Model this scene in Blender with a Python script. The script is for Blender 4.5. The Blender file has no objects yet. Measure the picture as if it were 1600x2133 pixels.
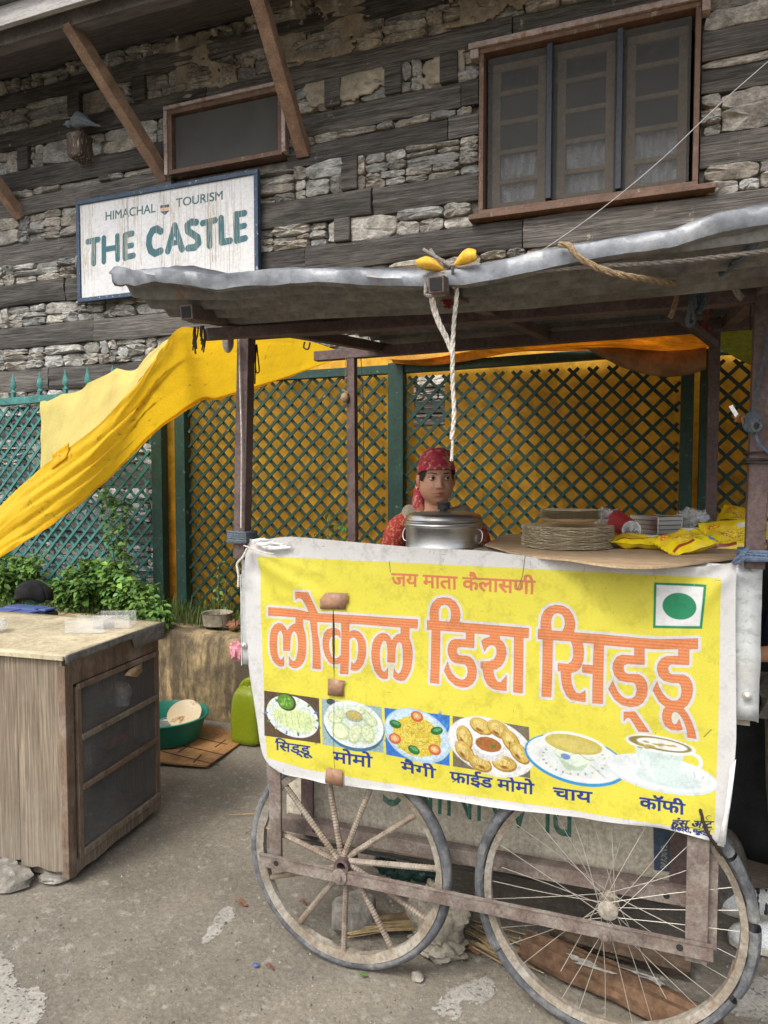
import bpy, bmesh, math, random
import numpy as np
from mathutils import Vector, Matrix, noise as mnoise
R = math.radians
random.seed(7); RNG = np.random.RandomState(7)
SC = bpy.context.scene
COL = SC.collection

# ------------------------------------------------------------------ camera, sky, sun, exposure
CAM_H, F_PX, CX, CY = 1.5, 1479.0, 800.0, 1066.5
PITCH, YAW = R(2.89), R(21.0)
cam = bpy.data.cameras.new('camera'); cam.sensor_fit = 'VERTICAL'; cam.sensor_height = 36.0
cam.lens = 36.0 * F_PX / 2133.0; cam.clip_start = 0.05; cam.clip_end = 400
camo = bpy.data.objects.new('camera', cam); COL.objects.link(camo)
camo.location = (0, 0, CAM_H); camo.rotation_euler = (math.pi/2 - PITCH, 0, YAW)
SC.camera = camo
SUN_EL, SUN_AZ = R(52), R(200)          # azimuth of the sun's position, measured from +Y towards +X
w = bpy.data.worlds.new('World'); SC.world = w; w.use_nodes = True
nt = w.node_tree; nt.nodes.clear()
sky = nt.nodes.new('ShaderNodeTexSky'); sky.sky_type = 'NISHITA'; sky.sun_disc = False
sky.sun_elevation = SUN_EL; sky.sun_rotation = SUN_AZ; sky.dust_density = 4.0; sky.air_density = 1.0; sky.ozone_density = 1.0
bg = nt.nodes.new('ShaderNodeBackground'); bg.inputs[1].default_value = 0.15
wo = nt.nodes.new('ShaderNodeOutputWorld')
hs = nt.nodes.new('ShaderNodeHueSaturation'); hs.inputs['Saturation'].default_value = 0.45
nt.links.new(sky.outputs[0], hs.inputs['Color']); nt.links.new(hs.outputs[0], bg.inputs[0]); nt.links.new(bg.outputs[0], wo.inputs[0])
sun = bpy.data.lights.new('sun', 'SUN'); sun.energy = 0.8; sun.angle = R(14); sun.color = (1.0, 0.965, 0.91)
suno = bpy.data.objects.new('sun', sun); COL.objects.link(suno)
sd = Vector((math.sin(SUN_AZ)*math.cos(SUN_EL), math.cos(SUN_AZ)*math.cos(SUN_EL), math.sin(SUN_EL)))
suno.rotation_euler = (-sd).to_track_quat('-Z', 'Y').to_euler()
vs = SC.view_settings; vs.view_transform = 'Standard'; vs.look = 'None'; vs.exposure = 1.12; vs.gamma = 1.0; vs.use_curve_mapping = False

# ------------------------------------------------------------------ survey: photo bearings measured on real planes
_cp, _sp, _c, _s = math.cos(PITCH), math.sin(PITCH), math.cos(YAW), math.sin(YAW)
FW = np.array([-_s*_cp, _c*_cp, -_sp]); RT = np.array([_c, _s, 0.0]); UP = np.array([-_s*_sp, _c*_sp, _cp])
def _ray(px, py): return (px-CX)/F_PX*RT - (py-CY)/F_PX*UP + FW
def PY(px, py, Y):
    d = _ray(px, py); k = Y/d[1]; return np.array([d[0]*k, Y, CAM_H + d[2]*k])
def PZ(px, py, Z):
    d = _ray(px, py); k = (Z-CAM_H)/d[2]; return np.array([d[0]*k, d[1]*k, Z])

# ------------------------------------------------------------------ materials
MATS = {}
def lin(r, g, b): return tuple((x/12.92 if x <= .04045 else ((x+.055)/1.055)**2.4) for x in (r/255, g/255, b/255))
def mat(name, col, rough=.8, metal=0.0, var=.25, scale=6, stretch=(1,1,1), bump=.25, bscale=40, bstretch=None, spots=(), attr=False,
        trans=0.0, spec=.3, image=None, alpha=None, wave=None, coat=0, grain=None):
    m = bpy.data.materials.new(name); m.use_nodes = True; MATS[name] = m
    n = m.node_tree.nodes; l = m.node_tree.links
    b = n['Principled BSDF']
    tc = n.new('ShaderNodeTexCoord')
    def mapping(st):
        mp = n.new('ShaderNodeMapping'); mp.inputs['Scale'].default_value = st; l.new(tc.outputs['Object'], mp.inputs['Vector']); return mp
    def noise(sc, st, det=6, ro=.6):
        q = n.new('ShaderNodeTexNoise'); q.inputs['Scale'].default_value = sc; q.inputs['Detail'].default_value = det; q.inputs['Roughness'].default_value = ro
        l.new(mapping(st).outputs[0], q.inputs['Vector']); return q
    def mix(fac, a, c, mode='MIX'):
        x = n.new('ShaderNodeMix'); x.data_type = 'RGBA'; x.blend_type = mode
        for sock, v in ((x.inputs[0], fac), (x.inputs[6], a), (x.inputs[7], c)):
            if hasattr(v, 'links'): l.new(v, sock)
            elif isinstance(v, (int, float)): sock.default_value = v
            else: sock.default_value = (*v[:3], 1)
        return x.outputs[2]
    def ramp(src, lo, hi):
        r = n.new('ShaderNodeMapRange'); r.inputs[1].default_value = lo; r.inputs[2].default_value = hi; l.new(src, r.inputs[0]); return r.outputs[0]
    if image is not None:
        t = n.new('ShaderNodeTexImage'); t.image = image; t.interpolation = 'Cubic'; uv = n.new('ShaderNodeUVMap'); l.new(uv.outputs[0], t.inputs[0])
        c0 = t.outputs[0]
        nz = noise(scale, stretch)
        cc = mix(ramp(nz.outputs[0], .3, .7), (1-var,)*3, (1+var*.3,)*3); c0 = mix(1.0, c0, cc, 'MULTIPLY')
    else:
        nz = noise(scale, stretch)
        c0 = mix(ramp(nz.outputs[0], .3, .7), tuple(x*(1-var) for x in col), tuple(min(1, x*(1+var)) for x in col))
    if wave:
        wv = n.new('ShaderNodeTexWave'); wv.wave_type = 'BANDS'; wv.bands_direction = wave.get('dir', 'X'); wv.inputs['Scale'].default_value = wave['scale']
        wv.inputs['Distortion'].default_value = wave.get('dist', 3); wv.inputs['Detail'].default_value = 3
        l.new(mapping(wave.get('stretch', (1,1,1))).outputs[0], wv.inputs['Vector'])
        c0 = mix(ramp(wv.outputs['Fac'], wave.get('lo', .55), 1.0), c0, wave['col'])
    if attr:
        a = n.new('ShaderNodeAttribute'); a.attribute_name = 'tint'; c0 = mix(1.0, c0, a.outputs['Color'], 'MULTIPLY')
    for (sc_, sst, lo, hi, scol, amt) in spots:
        q = noise(sc_, sst, 8, .65); f = ramp(q.outputs[0], lo-.05, hi-.04)
        mm = n.new('ShaderNodeMath'); mm.operation = 'MULTIPLY'; mm.inputs[1].default_value = amt; mm.use_clamp = True; l.new(f, mm.inputs[0])
        c0 = mix(mm.outputs[0], c0, scol)
    gr_ = grain if grain is not None else (.28 if bump >= .2 else .10 if bump else 0)
    if gr_:
        q = noise(bscale*1.3, bstretch or stretch, 5, .75); c0 = mix(1.0, c0, mix(ramp(q.outputs[0], .36, .64), (1-gr_,)*3, (1+gr_*.8,)*3), 'MULTIPLY')
    l.new(c0, b.inputs['Base Color'])
    b.inputs['Roughness'].default_value = rough; b.inputs['Metallic'].default_value = metal; b.inputs['Specular IOR Level'].default_value = spec
    if coat: b.inputs['Coat Weight'].default_value = coat; b.inputs['Coat Roughness'].default_value = .15
    if bump:
        q = noise(bscale, bstretch or stretch, 8, .7); bp = n.new('ShaderNodeBump'); bp.inputs['Strength'].default_value = bump; bp.inputs['Distance'].default_value = .01
        l.new(q.outputs[0], bp.inputs['Height']); l.new(bp.outputs[0], b.inputs['Normal'])
    out = n['Material Output']
    sh = b.outputs[0]
    if trans:
        tr = n.new('ShaderNodeBsdfTranslucent'); l.new(c0, tr.inputs[0]); mx = n.new('ShaderNodeMixShader'); mx.inputs[0].default_value = trans
        l.new(sh, mx.inputs[1]); l.new(tr.outputs[0], mx.inputs[2]); sh = mx.outputs[0]
    if alpha is not None:
        tp = n.new('ShaderNodeBsdfTransparent'); mx = n.new('ShaderNodeMixShader'); mx.inputs[0].default_value = alpha
        l.new(tp.outputs[0], mx.inputs[1]); l.new(sh, mx.inputs[2]); sh = mx.outputs[0]
    if sh is not b.outputs[0]: l.new(sh, out.inputs[0])
    return m

DUST = (.33,.30,.255); RUSTB = (.16,.075,.045)
mat('stone', (.34,.322,.285), .9, grain=.42, var=.45, scale=11, bump=.9, bscale=26, bstretch=(1,1,2.2), attr=True, spots=((3,(1,1,1),.58,.75,(.15,.14,.125),.5),(30,(1,1,.35),.66,.72,(.52,.5,.45),.3)))
mat('mud', (.30,.26,.195), .95, var=.22, scale=5, bump=.9, bscale=14, spots=((4,(1,1,1),.55,.75,(.17,.15,.12),.55),))
mat('mortar', (.125,.113,.095), .95, var=.5, scale=14, bump=1.0, bscale=30)
mat('timber', (.088,.081,.073), .85, grain=.6, var=.6, scale=5, stretch=(.5,6,14), bump=1.0, bscale=9, bstretch=(.5,8,16), attr=True,
    spots=((2.2,(.5,1,3),.56,.75,(.19,.17,.145),.55),(20,(.7,1,.22),.70,.75,(.55,.52,.45),.6)))
mat('redwood', (.135,.082,.058), .75, var=.3, scale=5, stretch=(2,2,2), bump=.35, bscale=30, spots=((16,(1,1,.4),.64,.72,(.45,.4,.33),.45),(5,(1,1,1),.55,.75,(.11,.06,.04),.6)))
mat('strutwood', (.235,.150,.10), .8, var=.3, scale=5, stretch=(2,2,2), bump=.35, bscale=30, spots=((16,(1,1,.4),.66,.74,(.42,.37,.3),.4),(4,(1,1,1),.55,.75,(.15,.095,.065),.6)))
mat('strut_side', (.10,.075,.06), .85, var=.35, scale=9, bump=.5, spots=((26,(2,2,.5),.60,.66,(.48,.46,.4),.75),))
mat('pinkpaint', (.34,.275,.25), .8, var=.2, spots=((14,(1,1,1),.58,.68,(.22,.12,.08),.8),))
mat('mullion', (.03,.034,.045), .6, var=.2)
mat('screen', (.085,.085,.08), .9, var=.12, scale=3, bump=.15, bscale=300, alpha=.36, spots=((40,(1,1,.5),.74,.78,(.5,.5,.45),.7),))
mat('darkscreen', (.06,.058,.055), .9, var=.15, scale=3, bump=.1, bscale=300)
mat('sash', (.25,.18,.115), .6, var=.2)
mat('pane', (.03,.032,.035), .08, var=.1, bump=0, spec=.5, alpha=.12)
mat('curtain', (.72,.75,.80), .9, var=.2, scale=3)
mat('soffit', (.13,.115,.11), .85, var=.4, scale=4, stretch=(1,8,1), bump=.5)
mat('fascia', (.34,.325,.31), .8, var=.3, scale=6, stretch=(.5,4,6), bump=.4, spots=((9,(.6,1,3),.55,.7,(.22,.21,.2),.5),))
mat('tin', (.15,.158,.17), .45, metal=.35, var=.35, scale=7, bump=.22, bscale=16, spots=((7,(1,1,1),.60,.78,(.25,.24,.22),.6),(9,(1,1,1),.70,.76,(.22,.115,.06),.8)))
mat('tin_under', (.155,.148,.135), .75, metal=.2, var=.3, scale=7, bump=.2, bscale=30, spots=((5,(1,1,1),.55,.75,(.11,.09,.075),.7),(9,(1,1,1),.68,.76,(.2,.09,.045),.8)))
mat('steel', (.115,.08,.073), .6, metal=.25, var=.3, scale=8, bump=.35, bscale=60, spots=((12,(1,1,1),.56,.7,(.085,.055,.05),.7),))
mat('steel_dusty', (.165,.125,.105), .75, metal=.1, var=.25, scale=9, bump=.4, bscale=70, spots=((10,(1,1,1),.50,.68,(.29,.26,.22),.75),(30,(1,1,1),.66,.72,(.10,.06,.05),.6)))
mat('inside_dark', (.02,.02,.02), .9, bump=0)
mat('galv', (.52,.535,.53), .5, metal=.45, var=.14, scale=12, bump=.15, bscale=40, spots=((34,(1,1,1.4),.60,.63,(.35,.37,.38),.65),(5,(1,1,1),.58,.75,(.6,.58,.52),.6)))
mat('bolt', (.55,.54,.5), .4, metal=.8, var=.15, bump=.1)
mat('tarp', (.84,.53,.02), .5, grain=.08, var=.10, scale=3, bump=.18, bscale=60, trans=.45, spots=((22,(1,1,1),.67,.71,(.30,.19,.03),.6),(5,(1,1,1),.58,.72,(.62,.36,.02),.5)))
mat('tarp_sunlit', (.84,.68,.22), .6, var=.08, scale=4, bump=.15, bscale=60, trans=.5)  # paler copy of the tarp: sun on its outer side put into the colour
mat('tarp_back', (.95,.47,.045), .6, var=.2, scale=2.2, bump=.3, bscale=7, trans=.5, spots=((4,(1,1,1),.58,.8,(.30,.14,.03),.6),(40,(1,1,1),.72,.76,(.1,.06,.03),.6)))
mat('tarp_brown', (.26,.15,.07), .7, var=.3, scale=5, bump=.3, bscale=9, trans=.12)
mat('tarp_over', (.70,.38,.06), .6, var=.3, scale=4, bump=.3, bscale=9, trans=.55, spots=((3,(1,1,1),.5,.7,(.25,.13,.04),.7),))
mat('tarp_green', (.36,.40,.06), .6, var=.15, scale=3, trans=.4)
mat('lattice_lit', (.045,.165,.15), .6, var=.25, scale=7, bump=.2, bscale=40, spots=((24,(1,1,1),.66,.72,(.30,.36,.33),.5),))  # lit copy of the lattice paint: left panel's brighter light put into the colour
mat('lattice', (.012,.040,.030), .55, var=.25, scale=7, bump=.2, bscale=40, spots=((24,(1,1,1),.68,.72,(.32,.34,.3),.4),))  # shaded copy of the same paint, its shade put into the colour
mat('plaster', (.40,.30,.155), .92, var=.3, scale=7, bump=.6, bscale=30, stretch=(1,1,.6), spots=((1.5,(1,1,1.2),.47,.60,(.07,.056,.04),.9),(6,(1.6,1,.35),.50,.60,(.085,.065,.042),.85)))
mat('soil', (.10,.08,.05), .95, var=.4, scale=9, bump=.8)
mat('leaf', (.10,.205,.045), .55, var=.3, scale=20, bump=0, attr=True, trans=.25)
mat('stem', (.11,.12,.05), .8, var=.3)
mat('grassblade', (.075,.125,.03), .6, var=.3, attr=True, trans=.2)
mat('ground', (.188,.166,.130), .95, grain=.22, var=.30, scale=2.0, bump=.7, bscale=55, spots=((1.1,(1,1,1),.52,.70,(.13,.12,.10),.6),(24,(1,1,1),.60,.72,(.36,.34,.30),.5),(160,(1,1,1),.64,.70,(.09,.083,.07),.35),(90,(1,1,1),.70,.74,(.40,.38,.34),.6)))
mat('cement', (.29,.275,.24), .95, var=.15, scale=9, bump=.4, bscale=70, spots=((45,(1,1,1),.62,.7,(.25,.23,.2),.6),))
mat('cab_wood', (.215,.172,.125), .85, wave=dict(scale=3.4, dist=16, col=(.165,.130,.092), lo=.35, stretch=(6,6,.30)), var=.45, scale=5, stretch=(7,7,.5), bump=.5, bscale=8, bstretch=(14,14,.5), spots=((2.6,(1,1,1),.56,.72,(.15,.115,.08),.65),(1.6,(1,1,1),.55,.8,(.28,.25,.20),.7)))
mat('cab_red', (.165,.112,.076), .75, var=.35, scale=6, stretch=(6,6,1), bump=.4, spots=((5,(1,1,1),.54,.72,(.36,.31,.25),.6),(9,(1,1,1),.62,.72,(.1,.06,.045),.7)))
mat('cab_top', (.42,.36,.24), .6, var=.3, scale=3, bump=.2, spots=((2.2,(1,1,1),.54,.70,(.27,.22,.14),.6),(14,(1,1,1),.62,.68,(.2,.16,.11),.5),(28,(.4,1,1),.68,.73,(.3,.25,.15),.5),))
mat('cab_trim', (.22,.215,.205), .6, metal=.4, var=.3, scale=20, bump=.4)
mat('gauze', (.135,.132,.125), .85, var=.25, scale=4, bump=.15, bscale=250, alpha=.62, spots=((2,(1,1,1),.5,.8,(.27,.265,.25),.8),))
mat('basin_green', (.01,.17,.115), .4, var=.15, bump=.05)
mat('lime', (.22,.27,.012), .35, var=.12, scale=5, bump=.08, trans=.15, spots=((9,(3,3,.5),.6,.75,(.22,.24,.03),.5),))
mat('plate_cream', (.62,.5,.32), .35, var=.1, bump=0, spots=((9,(1,1,1),.6,.66,(.25,.08,.03),.9),))
mat('aluminium', (.55,.54,.52), .35, metal=.9, var=.2, scale=14, bump=.15, bscale=50)
mat('steelpot', (.55,.54,.52), .34, metal=1.0, var=.12, scale=12, stretch=(1,1,6), bump=.06, bscale=30, bstretch=(1,1,12))
mat('bakelite', (.02,.02,.02), .35, bump=0)
mat('foil', (.86,.70,.47), .3, metal=.2, var=.25, scale=60, bump=.9, bscale=130, bstretch=(1,1,3))
mat('kraft', (.40,.28,.16), .8, var=.15, bump=.1)
mat('cardboard', (.42,.30,.18), .85, var=.18, scale=5, stretch=(.6,5,1), bump=.25, bscale=40, spots=((6,(1,1,1),.6,.75,(.25,.17,.10),.5),))
mat('vinyl', (.40,.21,.08), .6, var=.3, scale=8, bump=.25, spots=((4,(1,1,1),.48,.68,(.08,.05,.03),.85),))
mat('clearplastic', (.8,.8,.78), .1, var=.05, bump=0, alpha=.13, spec=.6)
mat('cloudyplastic', (.75,.76,.76), .25, var=.2, scale=20, bump=.8, bscale=30, alpha=.38, spec=.6)
mat('blueplastic', (.07,.10,.28), .35, var=.15, bump=.05)
mat('blackplastic', (.03,.032,.035), .5, var=.2, bump=.1)
mat('blackcloth', (.012,.012,.014), .95, var=.3, bump=.6, bscale=120)
mat('darktarp', (.028,.029,.03), .75, var=.35, scale=4, bump=.4, bscale=9)
mat('redpaint', (.35,.02,.035), .5, var=.2)
mat('whitepaper', (.72,.71,.69), .6, var=.08)
mat('tyre', (.085,.088,.095), .85, var=.35, scale=12, bump=.7, bscale=40, spots=((9,(1,1,1),.50,.68,(.24,.235,.22),.7),))
mat('tyre_dark', (.03,.03,.032), .8, var=.3, bump=.5)
mat('rim', (.24,.205,.155), .8, metal=.1, var=.25, scale=9, bump=.5, bscale=50, spots=((8,(1,1,1),.5,.65,(.33,.305,.26),.8),(14,(1,1,1),.62,.7,(.2,.12,.07),.6)))
mat('rebar', (.215,.165,.12), .85, metal=.1, var=.3, scale=14, bump=.4, spots=((8,(1,1,1),.48,.68,(.32,.29,.245),.7),))
mat('wirespoke', (.42,.39,.33), .55, metal=.5, var=.25, bump=0)
mat('ply', (.345,.305,.235), .85, var=.2, scale=4, stretch=(1,1,5), bump=.2, bscale=30, spots=((1.6,(1,1,1),.60,.68,(.06,.05,.04),.8),(7,(5,1,.5),.55,.75,(.46,.42,.34),.5)))
mat('rope_white', (.62,.57,.5), .9, var=.2, bump=.8, bscale=90)
mat('rope_brown', (.30,.21,.12), .95, var=.3, bump=.9, bscale=110)
mat('rope_blue', (.09,.11,.125), .9, var=.3, bump=.8, bscale=100)
mat('rope_bright', (.10,.135,.20), .8, var=.3, bump=.8, bscale=100)
mat('rope_grey', (.25,.22,.19), .9, var=.25, bump=.8, bscale=100)
mat('cord_dark', (.045,.03,.025), .9, bump=.3)
mat('yellowcloth', (.72,.42,.05), .8, var=.12, bump=.2, trans=.2)
mat('tinsel', (.26,.035,.03), .45, metal=.2, var=.4, scale=60, bump=.9, bscale=90, spots=((60,(1,1,1),.66,.7,(.6,.5,.2),.8),))
mat('pinkcloth', (.55,.22,.25), .9, var=.4, scale=30, bump=.3)
mat('bark', (.11,.08,.055), .95, var=.4, scale=8, bump=1.0, bscale=24, attr=True)
mat('straw', (.30,.22,.11), .85, var=.25, bump=.2, attr=True)
mat('rockm', (.23,.212,.18), .95, var=.4, scale=9, bump=1.0, bscale=34, attr=True, spots=((6,(1,1,1),.56,.7,(.33,.31,.275),.6),))
mat('dryleaf', (.20,.095,.05), .8, var=.3, bump=.2)
mat('tape', (.29,.165,.10), .45, var=.12, scale=9, bump=.2, bscale=25)
mat('pigeon', (.16,.18,.21), .8, var=.25, scale=12, bump=.2)
mat('wirecable', (.30,.295,.29), .7, bump=0)
mat('skin', (.44,.235,.15), .5, var=.08, scale=12, bump=.05, bscale=120, attr=True, spec=.35)
mat('skin_body', (.42,.22,.14), .55, var=.08, scale=12, bump=.05, bscale=120, spec=.3)
mat('eyewhite', (.62,.6,.56), .3, var=.02, bump=0, attr=True)
mat('hair', (.012,.009,.008), .5, var=.3, scale=40, bump=.4, bscale=90)
mat('scarf', (.30,.022,.045), .75, var=.2, scale=9, bump=.3, bscale=60, spots=((46,(1,1,.7),.60,.63,(.45,.28,.15),.85),(11,(1,1,1),.62,.66,(.42,.25,.13),.7)))
mat('kurta', (.22,.022,.022), .85, var=.2, bump=.3, bscale=40, spots=((80,(1,1,1),.58,.61,(.42,.20,.07),.75),))
mat('vest', (.255,.215,.16), .95, var=.15, bump=.7, bscale=160)
mat('gold', (.6,.42,.15), .3, metal=1, bump=0)
mat('trouser', (.30,.285,.25), .9, var=.12, bump=.3, bscale=60)
mat('navycloth', (.016,.022,.045), .9, var=.3, bump=.4)
mat('shoewhite', (.62,.63,.62), .6, var=.08, bump=.3, bscale=150)
mat('shoesole', (.45,.42,.36), .8, var=.15, bump=.2)

# ------------------------------------------------------------------ mesh helpers
class MB:
    """collects faces in world coordinates; build() links them as one mesh object"""
    def __init__(s): s.v = []; s.f = []; s.mi = []; s.tint = []; s.uv = None; s.cur = 0; s.t = (1,1,1)
    def add(s, vs, fs, t=None):
        o = len(s.v); s.v += [tuple(map(float, p)) for p in vs]; s.tint += [t or s.t]*len(vs)
        for f in fs: s.f.append([i+o for i in f]); s.mi.append(s.cur)
        return o
    def box(s, lo, hi, rot=None, piv=None):
        x0,y0,z0 = lo; x1,y1,z1 = hi
        vs = [(x,y,z) for z in (z0,z1) for y in (y0,y1) for x in (x0,x1)]
        if rot is not None:
            p = Vector(piv if piv is not None else ((x0+x1)/2,(y0+y1)/2,(z0+z1)/2)); vs = [tuple(p + rot @ (Vector(q)-p)) for q in vs]
        s.add(vs, [(0,2,3,1),(4,5,7,6),(0,1,5,4),(2,6,7,3),(1,3,7,5),(0,4,6,2)])
    def bar(s, a, b, wd, hg, up=(0,0,1), seg=1, jit=0, bow=0):
        """a beam of wd x hg section from a to b"""
        a = Vector(a); b = Vector(b); d = (b-a).normalized(); u = Vector(up); sx = d.cross(u)
        if sx.length < 1e-4: sx = d.cross(Vector((1,0,0)))
        sx.normalize(); u = sx.cross(d).normalized()
        rings = []
        for i in range(seg+1):
            k = i/seg; c = a.lerp(b, k) + u*bow*math.sin(math.pi*k)
            j = lambda: random.uniform(-jit, jit)
            rings.append([c+sx*(wd/2+j())*p+u*(hg/2+j())*q for p, q in ((-1,-1),(1,-1),(1,1),(-1,1))])
        vs = [p for r_ in rings for p in r_]; fs = [(3,2,1,0), tuple(seg*4+i for i in range(4))]
        for i in range(seg):
            for k in range(4): fs.append((i*4+k, i*4+(k+1)%4, (i+1)*4+(k+1)%4, (i+1)*4+k))
        s.add(vs, fs)
    def tube(s, pts, r, n=8, cap=True, closed=False):
        pts = [Vector(p) for p in pts]; N = len(pts); rs = r if hasattr(r, '__len__') else [r]*N
        vs = []; prev = None
        for i, p in enumerate(pts):
            if closed: d = pts[(i+1)%N]-pts[i-1]
            else: d = pts[min(i+1,N-1)]-pts[max(i-1,0)]
            d.normalize()
            if prev is None:
                sx = d.cross(Vector((0,0,1)));
                if sx.length < .05: sx = d.cross(Vector((0,1,0)))
            else: sx = prev - d*prev.dot(d)
            sx.normalize(); prev = sx; u = sx.cross(d)
            vs += [p + (sx*math.cos(t)+u*math.sin(t))*rs[i] for t in (2*math.pi*k/n for k in range(n))]
        fs = []
        for i in range(N if closed else N-1):
            j = (i+1)%N
            for k in range(n): fs.append((i*n+k, i*n+(k+1)%n, j*n+(k+1)%n, j*n+k))
        if cap and not closed: fs += [tuple(range(n))[::-1], tuple((N-1)*n+k for k in range(n))]
        s.add(vs, fs)
    def lathe(s, c, prof, n=32, axis=(0,0,1), squash=(1,1), wob=0):
        ax = Vector(axis).normalized(); q = Vector((0,0,1)).rotation_difference(ax); c = Vector(c); vs = []
        for r, z in prof:
            for k in range(n):
                t = 2*math.pi*k/n; rr = r*(1+random.uniform(-wob,wob)); vs.append(c + q @ Vector((math.cos(t)*rr*squash[0], math.sin(t)*rr*squash[1], z)))
        fs = []
        for i in range(len(prof)-1):
            for k in range(n): fs.append((i*n+k, i*n+(k+1)%n, (i+1)*n+(k+1)%n, (i+1)*n+k))
        if prof[0][0] > 1e-5: fs.append(tuple(range(n))[::-1])
        if prof[-1][0] > 1e-5: fs.append(tuple((len(prof)-1)*n+k for k in range(n)))
        s.add(vs, fs)
    def grid(s, fn, nu, nv, skip=None, flip=False):
        """fn(u, v) -> point for u, v in 0..1"""
        vs = [fn(i/nu, j/nv) for j in range(nv+1) for i in range(nu+1)]; fs = []
        for j in range(nv):
            for i in range(nu):
                if skip and skip((i+.5)/nu, (j+.5)/nv): continue
                a = j*(nu+1)+i; f = (a, a+1, a+nu+2, a+nu+1); fs.append(f[::-1] if flip else f)
        s.add(vs, fs)
    def prism(s, poly, fn, d):
        """outline poly (2-D) extruded: fn(x, y, k) -> point, k in 0..1"""
        n = len(poly); s.add([fn(x,y,0) for x,y in poly]+[fn(x,y,1) for x,y in poly], [tuple(range(n))[::-1], tuple(range(n,2*n))]+[(i,(i+1)%n,n+(i+1)%n,n+i) for i in range(n)])
    def blob(s, c, rx, ry, rz, lump=.25, freq=2.2, seed=0, nu=18, nv=12, flat=None):
        vs = []
        for j in range(nv+1):
            ph = math.pi*j/nv
            for i in range(nu):
                t = 2*math.pi*i/nu; d = Vector((math.sin(ph)*math.cos(t), math.sin(ph)*math.sin(t), math.cos(ph)))
                k = 1+lump*mnoise.noise(d*freq+Vector((seed*7.3,seed*3.1,seed)))+lump*.4*mnoise.noise(d*freq*2.7+Vector((seed,5,1)))
                p = Vector((d.x*rx*k, d.y*ry*k, d.z*rz*k))
                if flat is not None: p.z = max(p.z, flat)
                vs.append(Vector(c)+p)
        fs = []
        for j in range(nv):
            for i in range(nu): fs.append((j*nu+i, (j+1)*nu+i, (j+1)*nu+(i+1)%nu, j*nu+(i+1)%nu))
        s.add(vs, fs)
    def build(s, name, mats, parent=None, smooth=True, bevel=0, solid=0, sub=0, uvfn=None, angle=40):
        org = Vector((0,0,0))
        if parent is not None: org = WLOC[parent.name]
        me = bpy.data.meshes.new(name)
        me.from_pydata([(p[0]-org.x, p[1]-org.y, p[2]-org.z) for p in s.v], [], s.f)
        for m in (mats if isinstance(mats, (list, tuple)) else [mats]): me.materials.append(MATS[m])
        if len(me.polygons) == len(s.mi): me.polygons.foreach_set('material_index', s.mi)
        ca = me.color_attributes.new('tint', 'FLOAT_COLOR', 'POINT')
        ca.data.foreach_set('color', np.array([(*t, 1) for t in s.tint], dtype=np.float32).ravel())
        if uvfn:
            uvl = me.uv_layers.new(name='UVMap'); idx = np.empty(len(me.loops), dtype=np.int32); me.loops.foreach_get('vertex_index', idx)
            uv = np.array([uvfn(p) for p in s.v], dtype=np.float32)[idx]; uvl.data.foreach_set('uv', uv.ravel())
        me.validate(); me.update()
        if smooth:
            me.polygons.foreach_set('use_smooth', [True]*len(me.polygons))
            try: me.set_sharp_from_angle(angle=R(angle))
            except Exception: pass
        o = bpy.data.objects.new(name, me); COL.objects.link(o); o['made'] = 1; del o['made']
        if parent is not None: o.parent = parent; WLOC[o.name] = org
        else: WLOC[o.name] = org
        if solid: q = o.modifiers.new('thickness', 'SOLIDIFY'); q.thickness = solid; q.offset = 0
        if bevel: q = o.modifiers.new('edges', 'BEVEL'); q.width = bevel; q.segments = 2; q.limit_method = 'ANGLE'; q.angle_limit = R(50)
        if sub: q = o.modifiers.new('smooth', 'SUBSURF'); q.levels = sub; q.render_levels = sub
        return o
WLOC = {}
def tag(o, label=None, cat=None, group=None, kind=None):
    if label: o['label'] = label
    if cat: o['category'] = cat
    if group: o['group'] = group
    if kind: o['kind'] = kind
    return o
def thing(name, loc, label, cat, group=None):
    o = bpy.data.objects.new(name, None); COL.objects.link(o); o.location = [float(x) for x in loc]; o.empty_display_size = .1
    WLOC[o.name] = Vector([float(x) for x in loc]); tag(o, label, cat, group); return o
def base(o, loc):
    """move a one-mesh thing's origin to its base without moving its faces"""
    v = Vector([float(x) for x in loc]); o.data.transform(Matrix.Translation(-v)); o.location = v; WLOC[o.name] = v; return o
def copy_tree(o, parent=None):
    c = o.copy(); COL.objects.link(c)
    if parent is not None: c.parent = parent
    for ch in o.children: copy_tree(ch, c)
    return c
def nz(x, y=0, z=0): return mnoise.noise(Vector((x+.371, y*1.013+.183, z*1.009+.627)))
def lerp_pts(pts, k):
    """piecewise-linear along pts at k in 0..1 by point index"""
    t = k*(len(pts)-1); i = min(int(t), len(pts)-2); f = t-i
    return np.array(pts[i])*(1-f)+np.array(pts[i+1])*f
def smooth_path(pts, n):
    """Catmull-Rom through pts"""
    P = [np.array(pts[0])]+[np.array(p) for p in pts]+[np.array(pts[-1])]; out = []
    m = len(pts)-1
    for q in range(n+1):
        t = q/n*m; i = min(int(t), m-1); f = t-i; a,b,c,d = P[i],P[i+1],P[i+2],P[i+3]
        out.append(.5*((2*b)+(-a+c)*f+(2*a-5*b+4*c-d)*f*f+(-a+3*b-3*c+d)*f**3))
    return out

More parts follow.
